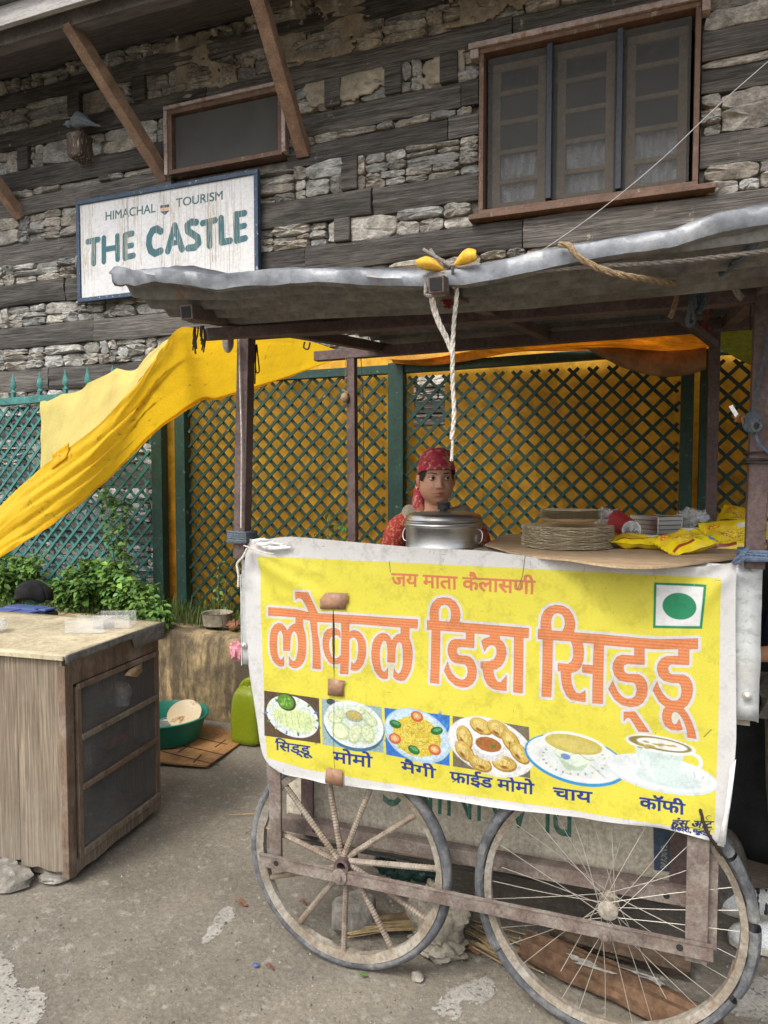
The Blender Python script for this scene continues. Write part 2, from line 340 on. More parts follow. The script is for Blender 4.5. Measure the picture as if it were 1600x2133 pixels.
# ------------------------------------------------------------------ printed artwork (computed here, no files)
class Art:
    """a printed sheet: pixel canvas over a rectangle of a wall-parallel plane; photo bearings are converted to metres on that plane first"""
    def __init__(s, x0, z0, x1, z1, ppm, col, Y):
        s.x0, s.z0, s.x1, s.z1, s.ppm, s.Y = x0, z0, x1, z1, ppm, Y
        s.w, s.h = int((x1-x0)*ppm), int((z1-z0)*ppm)
        s.a = np.empty((s.h, s.w, 3), np.float32); s.a[:] = col
        s.yy, s.xx = np.mgrid[0:s.h, 0:s.w].astype(np.float32)
    def T(s, px, py):
        p = PY(px, py, s.Y); return ((p[0]-s.x0)*s.ppm, (p[2]-s.z0)*s.ppm)
    def uv(s, p): return ((p[0]-s.x0)/(s.x1-s.x0), (p[2]-s.z0)/(s.z1-s.z0))
    def put(s, sl, cov, col):
        cov = np.clip(cov, 0, 1)[..., None]; s.a[sl] = s.a[sl]*(1-cov)+np.asarray(col, np.float32)*cov
    def win(s, pts, pad):
        P = np.array(pts); x0, y0 = np.floor(P.min(0)-pad).astype(int); x1, y1 = np.ceil(P.max(0)+pad).astype(int)
        x0, y0, x1, y1 = max(x0,0), max(y0,0), min(x1,s.w), min(y1,s.h)
        if x1 <= x0 or y1 <= y0: return None
        return (slice(y0,y1), slice(x0,x1))
    def segdist(s, sl, a, b):
        X, Y = s.xx[sl]-a[0], s.yy[sl]-a[1]; dx, dy = b[0]-a[0], b[1]-a[1]; L = dx*dx+dy*dy+1e-9
        t = np.clip((X*dx+Y*dy)/L, 0, 1); return np.hypot(X-t*dx, Y-t*dy)
    def polysd(s, sl, pts):
        X, Y = s.xx[sl], s.yy[sl]; ins = np.zeros(X.shape, bool); d = np.full(X.shape, 1e9, np.float32)
        for i in range(len(pts)):
            a, b = pts[i-1], pts[i]; d = np.minimum(d, s.segdist(sl, a, b))
            if a[1] != b[1]: ins ^= ((a[1] > Y) != (b[1] > Y)) & (X < (b[0]-a[0])*(Y-a[1])/(b[1]-a[1])+a[0])
        return np.where(ins, -d, d)
    def poly(s, pts, col, soft=.7):
        sl = s.win(pts, 2)
        if sl: s.put(sl, .5-s.polysd(sl, pts)/(2*soft), col)
    def stroke(s, pts, w, col, soft=.7):
        sl = s.win(pts, w+2)
        if not sl: return
        d = np.full(s.xx[sl].shape, 1e9, np.float32)
        for a, b in zip(pts[:-1], pts[1:]): d = np.minimum(d, s.segdist(sl, a, b))
        s.put(sl, .5-(d-w/2)/(2*soft), col)
    def ell(s, c, rx, ry, ang, col, soft=1.0, alpha=1.0, tex=None):
        sl = s.win([(c[0]-max(rx,ry), c[1]-max(rx,ry)), (c[0]+max(rx,ry), c[1]+max(rx,ry))], 2)
        if not sl: return
        X, Y = s.xx[sl]-c[0], s.yy[sl]-c[1]; ca, sa = math.cos(ang), math.sin(ang)
        u, v = (X*ca+Y*sa)/rx, (-X*sa+Y*ca)/ry; d = (np.hypot(u, v)-1)*min(rx, ry)
        s.put(sl, (.5-d/(2*soft))*alpha, col)
    def noise(s, amt, cell, seed):
        r = np.random.RandomState(seed); h, w_ = s.h//cell+3, s.w//cell+3; g = r.rand(h, w_).astype(np.float32)
        y, x = s.yy/cell, s.xx/cell; i, j = y.astype(int), x.astype(int); fy, fx = y-i, x-j
        v = g[i,j]*(1-fy)*(1-fx)+g[i+1,j]*fy*(1-fx)+g[i,j+1]*(1-fy)*fx+g[i+1,j+1]*fy*fx
        return v
    def text(s, body, p0, p1, hpx, col, bold=.02, slant=0, flip=False):
        """font outlines laid between two photo points of the head line (Devanagari) or the cap line (Latin); hpx = letter height in photo px"""
        c = bpy.data.curves.new('lettering', 'FONT'); c.body = body; c.size = 1; c.resolution_u = 6
        o = bpy.data.objects.new('lettering', c); COL.objects.link(o); dg = bpy.context.evaluated_depsgraph_get()
        me = o.evaluated_get(dg).to_mesh(); V = np.array([v.co[:2] for v in me.vertices]); me.calc_loop_triangles(); tri = [tuple(t.vertices) for t in me.loop_triangles]
        o.evaluated_get(dg).to_mesh_clear(); bpy.data.objects.remove(o); bpy.data.curves.remove(c)
        bw = bold*hpx*2.0
        deva = any(0x900 <= ord(ch) < 0x980 for ch in body)
        top = .62 if deva else .70
        x0, x1 = V[:,0].min(), V[:,0].max()
        a = np.array(s.T(*p0)); b = np.array(s.T(*p1)); e = (b-a)/(x1-x0)
        q0 = np.array(s.T(p0[0], p0[1]+hpx)); dn = (a-q0)/top
        Q = a+(V[:,:1]-x0)*e+(V[:,1:]-top)*dn+(V[:,1:])*slant*e
        for t in tri:
            p = [tuple(Q[i]) for i in t]; sl = s.win(p, 2)
            if not sl: continue
            X, Y = s.xx[sl], s.yy[sl]; ar = (p[1][0]-p[0][0])*(p[2][1]-p[0][1])-(p[2][0]-p[0][0])*(p[1][1]-p[0][1])
            if abs(ar) < 1e-9: continue
            m = None
            for i in range(3):
                u, v_ = p[i], p[(i+1)%3]; L = math.hypot(v_[0]-u[0], v_[1]-u[1])+1e-9
                d = ((v_[0]-u[0])*(Y-u[1])-(v_[1]-u[1])*(X-u[0]))/L*(1 if ar > 0 else -1); m = d if m is None else np.minimum(m, d)
            s.put(sl, m+.5+bw, col)
        return lambda x, y: tuple(a+(x-x0)*e+(y-top)*dn)
    def image(s, name):
        im = bpy.data.images.new(name, s.w, s.h); im.colorspace_settings.name = 'Linear Rec.709' if False else 'sRGB'
        b = np.clip(s.a, 0, 1); b = np.where(b <= .0031308, b*12.92, 1.055*np.power(np.maximum(b, 1e-9), 1/2.4)-.055)
        px = np.ones((s.h, s.w, 4), np.float32); px[..., :3] = b; im.pixels.foreach_set(px.ravel()); im.update(); im.pack(); return im

# ---- the menu banner
BY = 1.885
YEL, WHT, ORG, NAVY = (.70,.625,.07), (.64,.63,.61), (.66,.23,.09), (.022,.042,.22)
ban = Art(-1.30, .52, .27, 1.36, 1450, WHT, BY)
bq = [ban.T(*p) for p in ((541,1158),(1000,1180),(1501,1205),(1497,1470),(1488,1737),(1200,1690),(880,1645),(640,1602),(556,1578),(548,1370))]
ban.poly(bq, YEL)
fib = ban.noise(1, 3, 1)
def crop(ox, oy, sc): return lambda pts: [ban.T(ox+u/sc, oy+v/sc) for u, v in pts]
A_, B_, C_, D_, E_ = crop(540,1220,8), crop(700,1220,8), crop(880,1230,6.6667), crop(1110,1240,8.889), crop(1250,1300,7.2727)
LET = [
 A_([(162,362),(600,388),(830,440),(990,460),(1280,475),(2637,570),(2632,715),(1280,608),(970,597),(860,580),(600,520),(162,495)]),
 A_([(618,98),(840,108),(865,170),(985,455),(975,600),(855,580),(835,435),(770,290),(730,225),(690,200),(650,205),(620,235)]),
 A_([(855,570),(970,590),(985,800),(1010,950),(1030,1150),(1030,1385),(898,1375),(905,1100),(895,850)]),
 A_([(620,510),(735,540),(740,680),(775,800),(792,950),(785,1120),(755,1250),(700,1330),(630,1370),(560,1360),(505,1325),(505,1175),(530,1230),(565,1255),(600,1255),(630,1200),(655,1080),(658,950),(640,820),(615,770),(590,757),(555,770),(530,850),(518,1000),(518,1082),(412,1078),(412,900),(400,800),(380,755),(360,740),(330,765),(310,840),(302,980),(310,1120),(330,1200),(365,1240),(395,1215),(418,1180),(415,1335),(365,1345),(300,1320),(240,1250),(200,1130),(185,980),(190,840),(215,730),(265,650),(325,622),(390,635),(440,690),(475,750),(510,690),(560,650),(615,630)]),
 B_([(95,600),(225,625),(220,850),(215,1200),(200,1475),(72,1465),(80,1300),(95,900)]),
 A_([(1400,1270),(1320,1300),(1250,1310),(1180,1270),(1110,1160),(1075,1020),(1072,900),(1095,790),(1150,725),(1215,705),(1290,712),(1340,745),(1358,790),(1355,870),(1335,835),(1305,820),(1260,822),(1215,840),(1180,900),(1172,980),(1185,1080),(1215,1170),(1260,1215),(1310,1205),(1360,1165),(1400,1120)]),
 B_([(205,800),(260,755),(315,742),(380,765),(440,830),(490,930),(503,1050),(495,1170),(460,1290),(410,1370),(350,1415),(290,1415),(245,1400),(260,1270),(285,1305),(320,1290),(355,1220),(375,1100),(375,980),(355,910),(320,865),(285,855),(245,875),(205,920)]),
 B_([(1080,680),(1220,705),(1215,880),(1250,970),(1270,1100),(1270,1230),(1250,1380),(1200,1500),(1150,1570),(1080,1585),(1010,1565),(960,1520),(968,1375),(1000,1440),(1040,1470),(1080,1440),(1110,1350),(1120,1230),(1115,1080),(1100,990),(1075,945),(1045,935),(1010,965),(990,1040),(985,1150),(985,1280),(860,1270),(865,1100),(855,1000),(835,930),(800,912),(770,940),(740,1020),(728,1150),(735,1280),(755,1390),(795,1445),(825,1430),(868,1370),(860,1545),(790,1555),(720,1520),(650,1420),(605,1270),(592,1120),(610,970),(650,870),(710,810),(775,790),(840,805),(890,850),(930,925),(960,870),(1010,820),(1080,800)]),
 C_([(62,420),(500,450),(1475,525),(1470,660),(1270,645),(600,585),(62,545)]),
 C_([(125,530),(240,545),(235,900),(225,1292),(108,1278),(118,900)]),
 C_([(100,430),(95,330),(105,250),(140,170),(200,115),(290,100),(380,112),(450,160),(500,240),(520,330),(515,400),(500,460),(370,455),(390,390),(395,320),(380,250),(345,210),(300,198),(255,210),(225,255),(215,320),(222,440)]),
 C_([(600,570),(715,590),(712,800),(600,790),(500,785),(470,820),(470,870),(500,908),(600,915),(660,930),(710,980),(740,1060),(748,1140),(735,1230),(690,1300),(620,1345),(540,1350),(450,1320),(360,1240),(295,1115),(345,995),(365,1070),(400,1150),(460,1215),(530,1248),(580,1240),(615,1200),(628,1130),(620,1070),(590,1030),(540,1020),(450,1010),(390,970),(355,900),(345,820),(360,750),(395,700),(450,680),(600,685)]),
 C_([(935,600),(1065,620),(1070,680),(1120,725),(1155,800),(1160,880),(1140,970),(1090,1050),(1030,1090),(985,1095),(985,1150),(1005,1220),(1045,1270),(1090,1272),(1130,1230),(1168,1180),(1165,1390),(1080,1385),(980,1370),(900,1310),(855,1220),(832,1085),(808,1085),(808,990),(930,988),(990,960),(1025,900),(1030,830),(1010,780),(970,757),(925,765),(885,800),(858,850),(815,705),(860,670),(935,650)]),
 C_([(1275,630),(1400,640),(1395,1000),(1388,1425),(1262,1410),(1270,1000)]),
 D_([(97,632),(750,690)])+E_([(0,155),(500,205),(850,232),(1150,228),(1475,220),(1475,375),(1150,378),(850,378),(500,352),(60,314)])+D_([(1120,890),(700,850),(97,805)]),
 D_([(185,800),(365,820),(355,1400),(335,1885),(162,1870),(180,1400)]),
 D_([(150,650),(142,500),(160,390),(210,285),(300,215),(430,185),(560,200),(660,260),(740,370),(778,500),(775,600),(750,700),(540,680),(580,600),(598,520),(580,420),(540,355),(460,327),(390,345),(345,410),(325,500),(345,660)]),
 D_([(700,840),(910,870),(935,970),(942,1080),(930,1200),(880,1330),(800,1405),(705,1430),(700,1520),(715,1620),(750,1730),(800,1800),(870,1815),(920,1790),(970,1755),(970,1970),(860,1950),(720,1935),(630,1860),(560,1720),(530,1560),(520,1400),(465,1395),(465,1255),(650,1272),(710,1230),(750,1140),(752,1020),(735,930)]),
 D_([(920,1280),(1115,1300),(1300,1300),(1290,1450),(1110,1450),(915,1420)]),
 D_([(1130,880),(1310,900),(1300,1400),(1288,2005),(1103,1990),(1110,1450)]),
 E_([(518,345),(670,365),(668,610),(400,600),(360,620),(348,670),(370,730),(420,755),(580,758),(650,800),(700,880),(715,980),(700,1090),(640,1190),(560,1240),(450,1255),(330,1225),(220,1140),(125,985),(190,855),(210,920),(260,1020),(330,1100),(410,1135),(480,1130),(535,1085),(558,1000),(545,920),(510,880),(400,872),(290,850),(220,780),(190,680),(200,580),(250,500),(330,465),(518,480)]),
 E_([(358,1332),(525,1330),(740,1642),(580,1632),(490,1480),(450,1425),(410,1415),(375,1440),(358,1470)]),
 E_([(1185,370),(1345,375),(1340,615),(1080,605),(1040,620),(1020,670),(1040,735),(1080,760),(1270,768),(1340,810),(1390,900),(1400,1000),(1380,1110),(1320,1220),(1255,1270),(1320,1360),(1390,1500),(1430,1620),(1455,1740),(1325,1722),(1310,1600),(1270,1480),(1220,1390),(1170,1335),(1120,1320),(1085,1350),(1070,1410),(1085,1490),(1120,1528),(1160,1510),(1195,1440),(1245,1600),(1180,1615),(1080,1605),(990,1550),(945,1450),(940,1370),(960,1290),(995,1255),(900,1180),(795,1000),(860,865),(880,930),(940,1050),(1010,1120),(1090,1160),(1170,1155),(1220,1100),(1235,1010),(1225,930),(1190,885),(1080,880),(960,850),(890,780),(860,680),(875,590),(930,520),(1000,490),(1185,487)]),
]
full = (slice(0,ban.h), slice(0,ban.w)); SDF = np.full((ban.h, ban.w), 1e6, np.float32)
for L_ in LET:
    sl = ban.win(L_, 16)
    SDF[sl] = np.minimum(SDF[sl], ban.polysd(sl, L_))
ban.put(full, .5-(SDF-11.5)/2.4, WHT); ban.put(full, .5-(SDF-.9)/1.2, (.42,.15,.07))
org = np.array(ORG, np.float32)[None,None]*(1+.22*np.sin(ban.yy/1.9)[...,None]*np.array([.25,.9,1.2])+.10*(fib[...,None]-.5))
cov = np.clip(.5-(SDF+.6)/1.4, 0, 1)[...,None]; ban.a = ban.a*(1-cov)+org*cov
PINK = (.62,.19,.09)
ban.text('जय माता कैलासणी', (815.5,1194.8), (1114.6,1210.8), 25, PINK, .035)
ban.text('िसड्डू', (574.4,1544), (651,1555), 17, NAVY, .04)
ban.text('मोमो', (695.9,1565), (776,1576.8), 21, NAVY, .04)
ban.text('मैगी', (835.4,1586.9), (907.2,1603), 19, NAVY, .04)
g = ban.text('फाईड मोमो', (936.9,1608.7), (1111.8,1634.9), 20, NAVY, .04)
ban.stroke([g(.32,.16), g(.13,-.02)], 4.0, NAVY)
ban.text('चाय', (1152.3,1641.5), (1233,1650.7), 21, NAVY, .04)
ban.text('कॉफी', (1332.7,1662), (1426.5,1676.3), 21, NAVY, .04)
g = ban.text('हंस आट', (1397.5,1709), (1482,1712), 13, (.02,.03,.13), .035, slant=.25)
pz_ = [ban.T(*p) for p in ((1474,1709),(1470,1704),(1475,1700),(1481,1701))]; ban.stroke(pz_, 2.2, (.02,.03,.13))
ban.stroke([ban.T(1418,1723), ban.T(1485,1728)], 1.8, (.02,.03,.13))
ban.text('सरवरी, कुल्लू', (1397.5,1722), (1482,1731), 8, (.02,.03,.13), .035)
# green vegetarian mark
ban.poly([ban.T(*p) for p in ((1362,1213),(1471,1218),(1462,1310),(1360,1308))], (.02,.24,.10)); ban.poly([ban.T(*p) for p in ((1367,1218),(1465,1223),(1457,1304.5),(1365,1303))], (.74,.74,.73))
c_ = ban.T(1414.5,1263); ban.ell(c_, 56, 48, -.03, (.02,.235,.105))
# dish pictures
RB = np.random.RandomState(5)
def quad(pts, col): P = [ban.T(*p) for p in pts]; ban.poly(P, col); return P
def mottle(P, cols, n, r0, r1):
    P = np.array(P); lo, hi = P.min(0), P.max(0)
    for _ in range(n): ban.ell((RB.uniform(lo[0],hi[0]), RB.uniform(lo[1],hi[1])), RB.uniform(r0,r1), RB.uniform(r0,r1)*.5, RB.uniform(0,3), cols[RB.randint(len(cols))], 1.5, .35)
def E(px, py, rx, ry, ang, col, soft=1.0, alpha=1.0): ban.ell(ban.T(px, py), rx*2.26, ry*2.26, -ang, col, soft, alpha)
k = quad(((551,1438),(666,1454),(669,1548),(552,1532)), (.10,.065,.04)); mottle(k, [(.14,.09,.05),(.07,.045,.03)], 40, 4, 14)
E(610,1492,58,40,.18,(.68,.72,.72)); E(610,1492,52,34,.18,(.62,.68,.62))
for t in range(14): E(610+54*math.cos(t*.45), 1492+36*math.sin(t*.45)+8*math.cos(t*.45), 4, 2.4, t*.45, [(.10,.22,.06),(.12,.22,.45),(.5,.6,.3)][t%3])
E(620,1506,40,17,.12,(.60,.70,.42)); E(612,1495,46,20,.10,(.60,.70,.36))
for q in range(6): ban.stroke([ban.T(580+q*13,1478+q*1.2), ban.T(586+q*13,1512+q*1.0)], 2, (.36,.46,.20), 1.2)
E(598,1462,21,17,.25,(.06,.055,.03)); E(596,1461,18,14,.25,(.10,.26,.03)); [E(596+RB.uniform(-11,11),1461+RB.uniform(-8,8),2.4,1.7,1,(.24,.45,.09)) for _ in range(16)]
k = quad(((671,1454),(795,1473),(800,1568),(674,1550)), (.30,.42,.42)); mottle(k, [(.38,.50,.5),(.24,.35,.36)], 40, 4, 12)
E(690,1461,9,6,0,(.05,.07,.09)); E(738,1512,62,47,.12,(.05,.16,.26)); E(737,1508,61,44,.12,(.70,.74,.70)); E(737,1506,52,36,.12,(.62,.70,.62))
for (x,y,rx,ry,a) in ((700,1495,16,12,.3),(712,1486,14,10,0),(760,1490,15,10,.2),(775,1502,13,10,.5),(712,1522,20,17,.2),(742,1528,13,21,.45),(768,1528,13,19,-.1),(728,1482,12,8,0),(752,1480,11,8,0)):
    E(x,y,rx,ry,a,(.46,.56,.32)); E(x-1.5,y-1.5,rx*.8,ry*.78,a,(.66,.72,.48)); [ban.stroke([ban.T(x,y), ban.T(x+rx*.7*math.cos(t),y-ry*.7*math.sin(t)-2)], 1.2, (.5,.6,.34)) for t in (.7,1.4,2.1)]
E(739,1491,18,11,.1,(.35,.36,.3)); E(739,1490,14,8,.1,(.48,.40,.12))
k = quad(((801,1474),(937,1490),(936,1596),(805,1572)), (.04,.17,.52)); mottle(k, [(.07,.26,.62),(.03,.12,.42)], 30, 5, 20)
E(869,1532,65,48,.28,(.40,.55,.68)); E(868,1530,61,44,.28,(.52,.66,.76)); E(868,1534,46,37,.15,(.60,.46,.05))
for _ in range(230):
    t, r = RB.uniform(0,6.28), RB.uniform(0,1)**.5; x, y = 868+r*46*math.cos(t), 1534+r*40*math.sin(t); a = RB.uniform(0,3.14); l = RB.uniform(5,11)
    ban.stroke([ban.T(x-l*math.cos(a),y-l*math.sin(a)), ban.T(x+RB.uniform(-3,3),y+RB.uniform(-3,3)), ban.T(x+l*math.cos(a),y+l*math.sin(a))], 1.7, [(.74,.62,.12),(.62,.47,.05),(.78,.70,.24),(.38,.24,.03)][RB.choice(4, p=[.38,.3,.22,.1])])
for (x,y) in ((869,1492),(823,1538),(905,1562)): E(x,y,12,10,.2,(.55,.12,.04)); E(x,y-1,8,6.5,.2,(.70,.36,.16)); E(x,y-1,4,3,.2,(.74,.58,.26))
for (x,y,a) in ((824,1508,.2),(910,1522,-.3),(862,1562,.4)): E(x,y,12,7.5,a,(.02,.15,.04)); E(x+1,y-2,8,3,a,(.10,.32,.12))
k = quad(((943,1491),(1102,1514),(1104,1622),(943,1597)), (.17,.145,.10)); mottle(k, [(.21,.18,.13),(.13,.11,.08)], 40, 5, 18)
E(1021,1556,78,50,.22,(.70,.71,.68)); E(1020,1554,73,46,.22,(.76,.76,.74))
for (x,y,a) in ((1002,1514,.4),(1038,1520,.5),(968,1536,1.2),(1064,1545,1.0),(968,1565,.8),(1082,1570,.8),(1000,1591,.3),(1050,1592,.1)):
    E(x,y,22,14,a,(.36,.20,.04)); E(x-1,y-2,20,12,a,(.58,.41,.10)); E(x-3,y-4,12,6,a,(.70,.55,.20))
    for _ in range(6): q = RB.uniform(-14,14); ban.stroke([ban.T(x+q,y-7), ban.T(x+q*.6,y+4)], 1.3, (.40,.24,.05))
    E(x+RB.uniform(-8,8),y+7,7,3,a,(.26,.10,.02),2,.8)
E(1017,1562,27,20,.1,(.60,.60,.58)); E(1017,1552,28,17,.12,(.78,.78,.77)); E(1017,1551,23,13,.12,(.34,.13,.035)); E(1028,1555,4,3,0,(.10,.2,.03))
E(1196,1583,84,42,.10,(.04,.28,.55)); E(1196,1581,80,38,.10,(.72,.74,.72)); E(1196,1585,60,26,.10,(.66,.70,.68))
for t in range(26): a = t*.2417; E(1196+66*math.cos(a), 1581+31*math.sin(a)+6.6*math.cos(a), 2.4, 1.5, a, [(.30,.36,.30),(.62,.5,.2),(.25,.3,.4)][t%3])
ban.stroke([ban.T(1246+14*math.cos(a)+4, 1578-12*math.sin(a)) for a in np.linspace(-1.6,2.0,14)], 7, (.72,.75,.72))
cup = [ban.T(*p) for p in ((1144,1541),(1150,1565),(1165,1588),(1180,1603),(1212,1606),(1228,1595),(1241,1575),(1247,1552))]; ban.poly(cup, (.66,.73,.62)); ban.poly([ban.T(*p) for p in ((1160,1575),(1180,1603),(1212,1606),(1226,1590),(1200,1597))], (.46,.56,.42), 2)
E(1195,1549,52,19,.08,(.74,.76,.72)); E(1194,1550,47,15.5,.08,(.52,.44,.10)); E(1198,1552,36,10,.08,(.58,.49,.14),2)
for t in range(16): ban.stroke([ban.T(1158+t*5,1570+6*math.sin(t*.55)+t*.5), ban.T(1163+t*5,1572+6*math.sin(t*.55+.5)+t*.5)], 1.6, (.22,.27,.2))
E(1178,1575,8,5,.1,(.16,.26,.48)); ban.stroke([ban.T(1229,1594), ban.T(1263,1624)], 4, (.55,.58,.52)); ban.stroke([ban.T(1231,1594), ban.T(1262,1622)], 1.4, (.26,.28,.24))
E(1375,1613,85,30,.07,(.62,.69,.68)); E(1375,1611,82,27,.07,(.72,.76,.76)); E(1390,1622,50,14,.07,(.58,.67,.65),3)
ban.stroke([ban.T(1430+30*math.cos(a), 1590-20*math.sin(a)) for a in np.linspace(-1.9,1.5,16)], 13, (.66,.74,.72))
cup = [ban.T(*p) for p in ((1321,1547),(1325,1575),(1337,1600),(1350,1622),(1378,1631),(1403,1626),(1415,1605),(1424,1580),(1427,1556))]; ban.poly(cup, (.60,.71,.67)); ban.poly([ban.T(*p) for p in ((1330,1570),(1350,1615),(1366,1625),(1356,1580))], (.68,.77,.74), 3)
E(1374,1552,53,14,.07,(.75,.77,.75)); E(1374,1551,48,10.5,.07,(.26,.20,.06)); E(1378,1551.5,38,8,.07,(.73,.73,.68)); [E(1374+RB.uniform(-44,44),1551+RB.uniform(-6,8),5,1.4,.1,(.40,.34,.10)) for _ in range(16)]
# printing texture, grime, scratches
nf, nm_ = ban.noise(1, 2, 31), ban.noise(1, 6, 32)
for qd in (((551,1438),(666,1454),(669,1548),(552,1532)),((671,1454),(795,1473),(800,1568),(674,1550)),((801,1474),(937,1490),(936,1596),(805,1572)),((943,1491),(1102,1514),(1104,1622),(943,1597)),((1112,1530),(1280,1540),(1280,1625),(1112,1610)),((1290,1540),(1460,1540),(1460,1640),(1290,1630))):
    P_ = [ban.T(*p) for p in qd]; sl = ban.win(P_, 2); ins = (ban.polysd(sl, P_) < 0)[...,None]; yel = (np.abs(ban.a[sl]-np.array(YEL)).sum(-1, keepdims=True) < .05)
    st_ = .35 if qd[0][0] > 1100 else 1.0; k_ = (1+st_*(.42*(nf[sl]-.5)+.38*(nm_[sl]-.5)))[...,None]; ban.a[sl] = np.where(ins & ~yel, ban.a[sl]*k_, ban.a[sl])
ban.a *= .90
ban.a *= (1-.05*(np.sin(ban.yy*1.6)>.5)[...,None]*.6) * (.96+.06*fib[...,None])
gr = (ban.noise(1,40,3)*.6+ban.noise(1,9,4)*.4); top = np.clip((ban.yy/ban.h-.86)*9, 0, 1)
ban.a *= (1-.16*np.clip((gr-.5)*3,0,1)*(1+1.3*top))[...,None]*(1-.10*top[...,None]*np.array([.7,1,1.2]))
for _ in range(230):
    x, y = RB.uniform(0, ban.w), (RB.uniform(0, ban.h) if RB.rand() < .5 else ban.h*RB.uniform(.86,1)); a = RB.choice([0,1.57,1.2])+RB.uniform(-.3,.3); l = RB.uniform(3,22)
    ban.stroke([(x,y),(x+l*math.cos(a)*.5,y+l*math.sin(a)*.5+RB.uniform(-2,2)),(x+l*math.cos(a),y+l*math.sin(a))], RB.uniform(.6,1.6), (.16,.13,.08) if RB.rand()<.6 else (.5,.45,.2))
for (p) in (((1095,1148),(1088,1200),(1078,1228)),((811,1170),(813,1192)),((1481,1520),(1466,1535))): ban.stroke([ban.T(*q) for q in p], 3.2, (.13,.11,.08), 1.5)
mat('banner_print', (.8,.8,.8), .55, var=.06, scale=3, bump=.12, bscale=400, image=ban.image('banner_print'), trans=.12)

# ---- the tourist board's sign
SY = 4.875
sg = Art(-4.80, 2.99, -2.90, 3.96, 620, (.56,.56,.56), SY)
def S_(pts): return [sg.T(150+u/3.902, 340+v/3.902) for u, v in pts]
TEAL = (.028,.105,.125)
for pts, w_ in (([(128,640),(215,622)],34),([(178,640),(178,815)],36),([(260,612),(260,800)],34),([(370,595),(372,780)],34),([(260,705),(370,685)],32),
    ([(432,590),(432,770)],36),([(432,588),(490,573)],34),([(432,682),(488,668)],32),([(432,768),(500,752)],34),
    ([(722,555),(690,535),(655,550),(630,600),(625,660),(640,712),(675,735),(722,715)],40),
    ([(780,715),(835,510),(895,700)],38),([(800,655),(875,640)],30),
    ([(1010,482),(970,480),(938,508),(942,552),(985,580),(1022,605),(1030,650),(1000,685),(945,692)],38),
    ([(1062,490),(1165,465)],34),([(1115,480),(1120,670)],38),([(1212,450),(1218,645),(1285,632)],36),
    ([(1335,420),(1340,628)],38),([(1335,420),(1402,408)],34),([(1340,525),(1402,510)],32),([(1340,628),(1408,612)],34)):
    P = S_(pts); s_ = 620*.0067/3.902*.77
    sg.stroke([(x+4,y-4) for x, y in P], w_*s_+2.5, (.30,.36,.38)); sg.stroke([(x+4,y-4) for x, y in P], w_*s_+.5, (.56,.56,.56))
LT = [([(128,640),(215,622)],34),([(178,640),(178,815)],36),([(260,612),(260,800)],34),([(370,595),(372,780)],34),([(260,705),(370,685)],32),([(432,590),(432,770)],36),([(432,588),(490,573)],34),([(432,682),(488,668)],32),([(432,768),(500,752)],34),([(722,555),(690,535),(655,550),(630,600),(625,660),(640,712),(675,735),(722,715)],40),([(780,715),(835,510),(895,700)],38),([(800,655),(875,640)],30),([(1010,482),(970,480),(938,508),(942,552),(985,580),(1022,605),(1030,650),(1000,685),(945,692)],38),([(1062,490),(1165,465)],34),([(1115,480),(1120,670)],38),([(1212,450),(1218,645),(1285,632)],36),([(1335,420),(1340,628)],38),([(1335,420),(1402,408)],34),([(1340,525),(1402,510)],32),([(1340,628),(1408,612)],34)]
for pts, w_ in LT: sg.stroke(S_(pts), w_*s_*1.12, TEAL)
p0, p1 = (150+275/3.902, 340+398/3.902), (150+680/3.902, 340+328/3.902); sg.text('HIMACHAL', p0, p1, 17.5, (.03,.10,.11), .028)
p0, p1 = (150+848/3.902, 340+290/3.902), (150+1225/3.902, 340+225/3.902); sg.text('TOURISM', p0, p1, 17.5, (.03,.10,.11), .028)
c_ = S_([(755,310)])[0]; sg.ell(c_, 11, 12, 0, (.2,.12,.09)); sg.ell(c_, 9, 10, 0, (.7,.66,.62)); sg.poly([(c_[0]-6,c_[1]-3),(c_[0],c_[1]+4),(c_[0]+6,c_[1]-3)], (.45,.2,.1))
sh = S_([(718,345),(792,335),(792,388),(757,425),(720,398)]); sg.poly(sh, (.04,.06,.10)); sg.poly(S_([(720,368),(792,358),(792,385),(720,394)]), (.6,.42,.3)); [sg.ell(S_([(733+q*16,380-q*2)])[0], 2.2, 2.6, 0, (.18,.10,.06)) for q in range(4)]
n1, n2 = sg.noise(1,7,11), sg.noise(1,50,12)
for _ in range(420):                       # rust and droppings that ran down the board
    band = RB.choice([.10,.13,.30,.33,.39,.52,.58,.66,.75,.80,.87]); x = sg.w*(band+RB.normal(0,.02)); y = sg.h*(1-RB.uniform(0,.75)); l = RB.uniform(15,190)
    sg.stroke([(x,y),(x+RB.uniform(-1,1),y-l*.5),(x+RB.uniform(-1.5,1.5),y-l)], RB.uniform(.8,2.2), [(.34,.28,.19),(.40,.35,.27),(.17,.135,.09)][RB.choice(3,p=[.45,.4,.15])], 1.1)
for _ in range(260): sg.ell((RB.uniform(0,sg.w),RB.uniform(0,sg.h)), RB.uniform(.7,2), RB.uniform(.7,2.6), 0, (.17,.15,.12), .8, .8)
sg.a *= (1-.14*np.clip((n2*.5+n1*.5-.45)*2.5,0,1))[...,None]
mat('sign_face', (.8,.8,.8), .45, var=.08, scale=3, bump=.08, bscale=30, image=sg.image('sign_face'))
mat('signframe', (.035,.06,.10), .55, var=.25, spots=((30,(1,1,1),.66,.7,(.5,.48,.45),.7),))

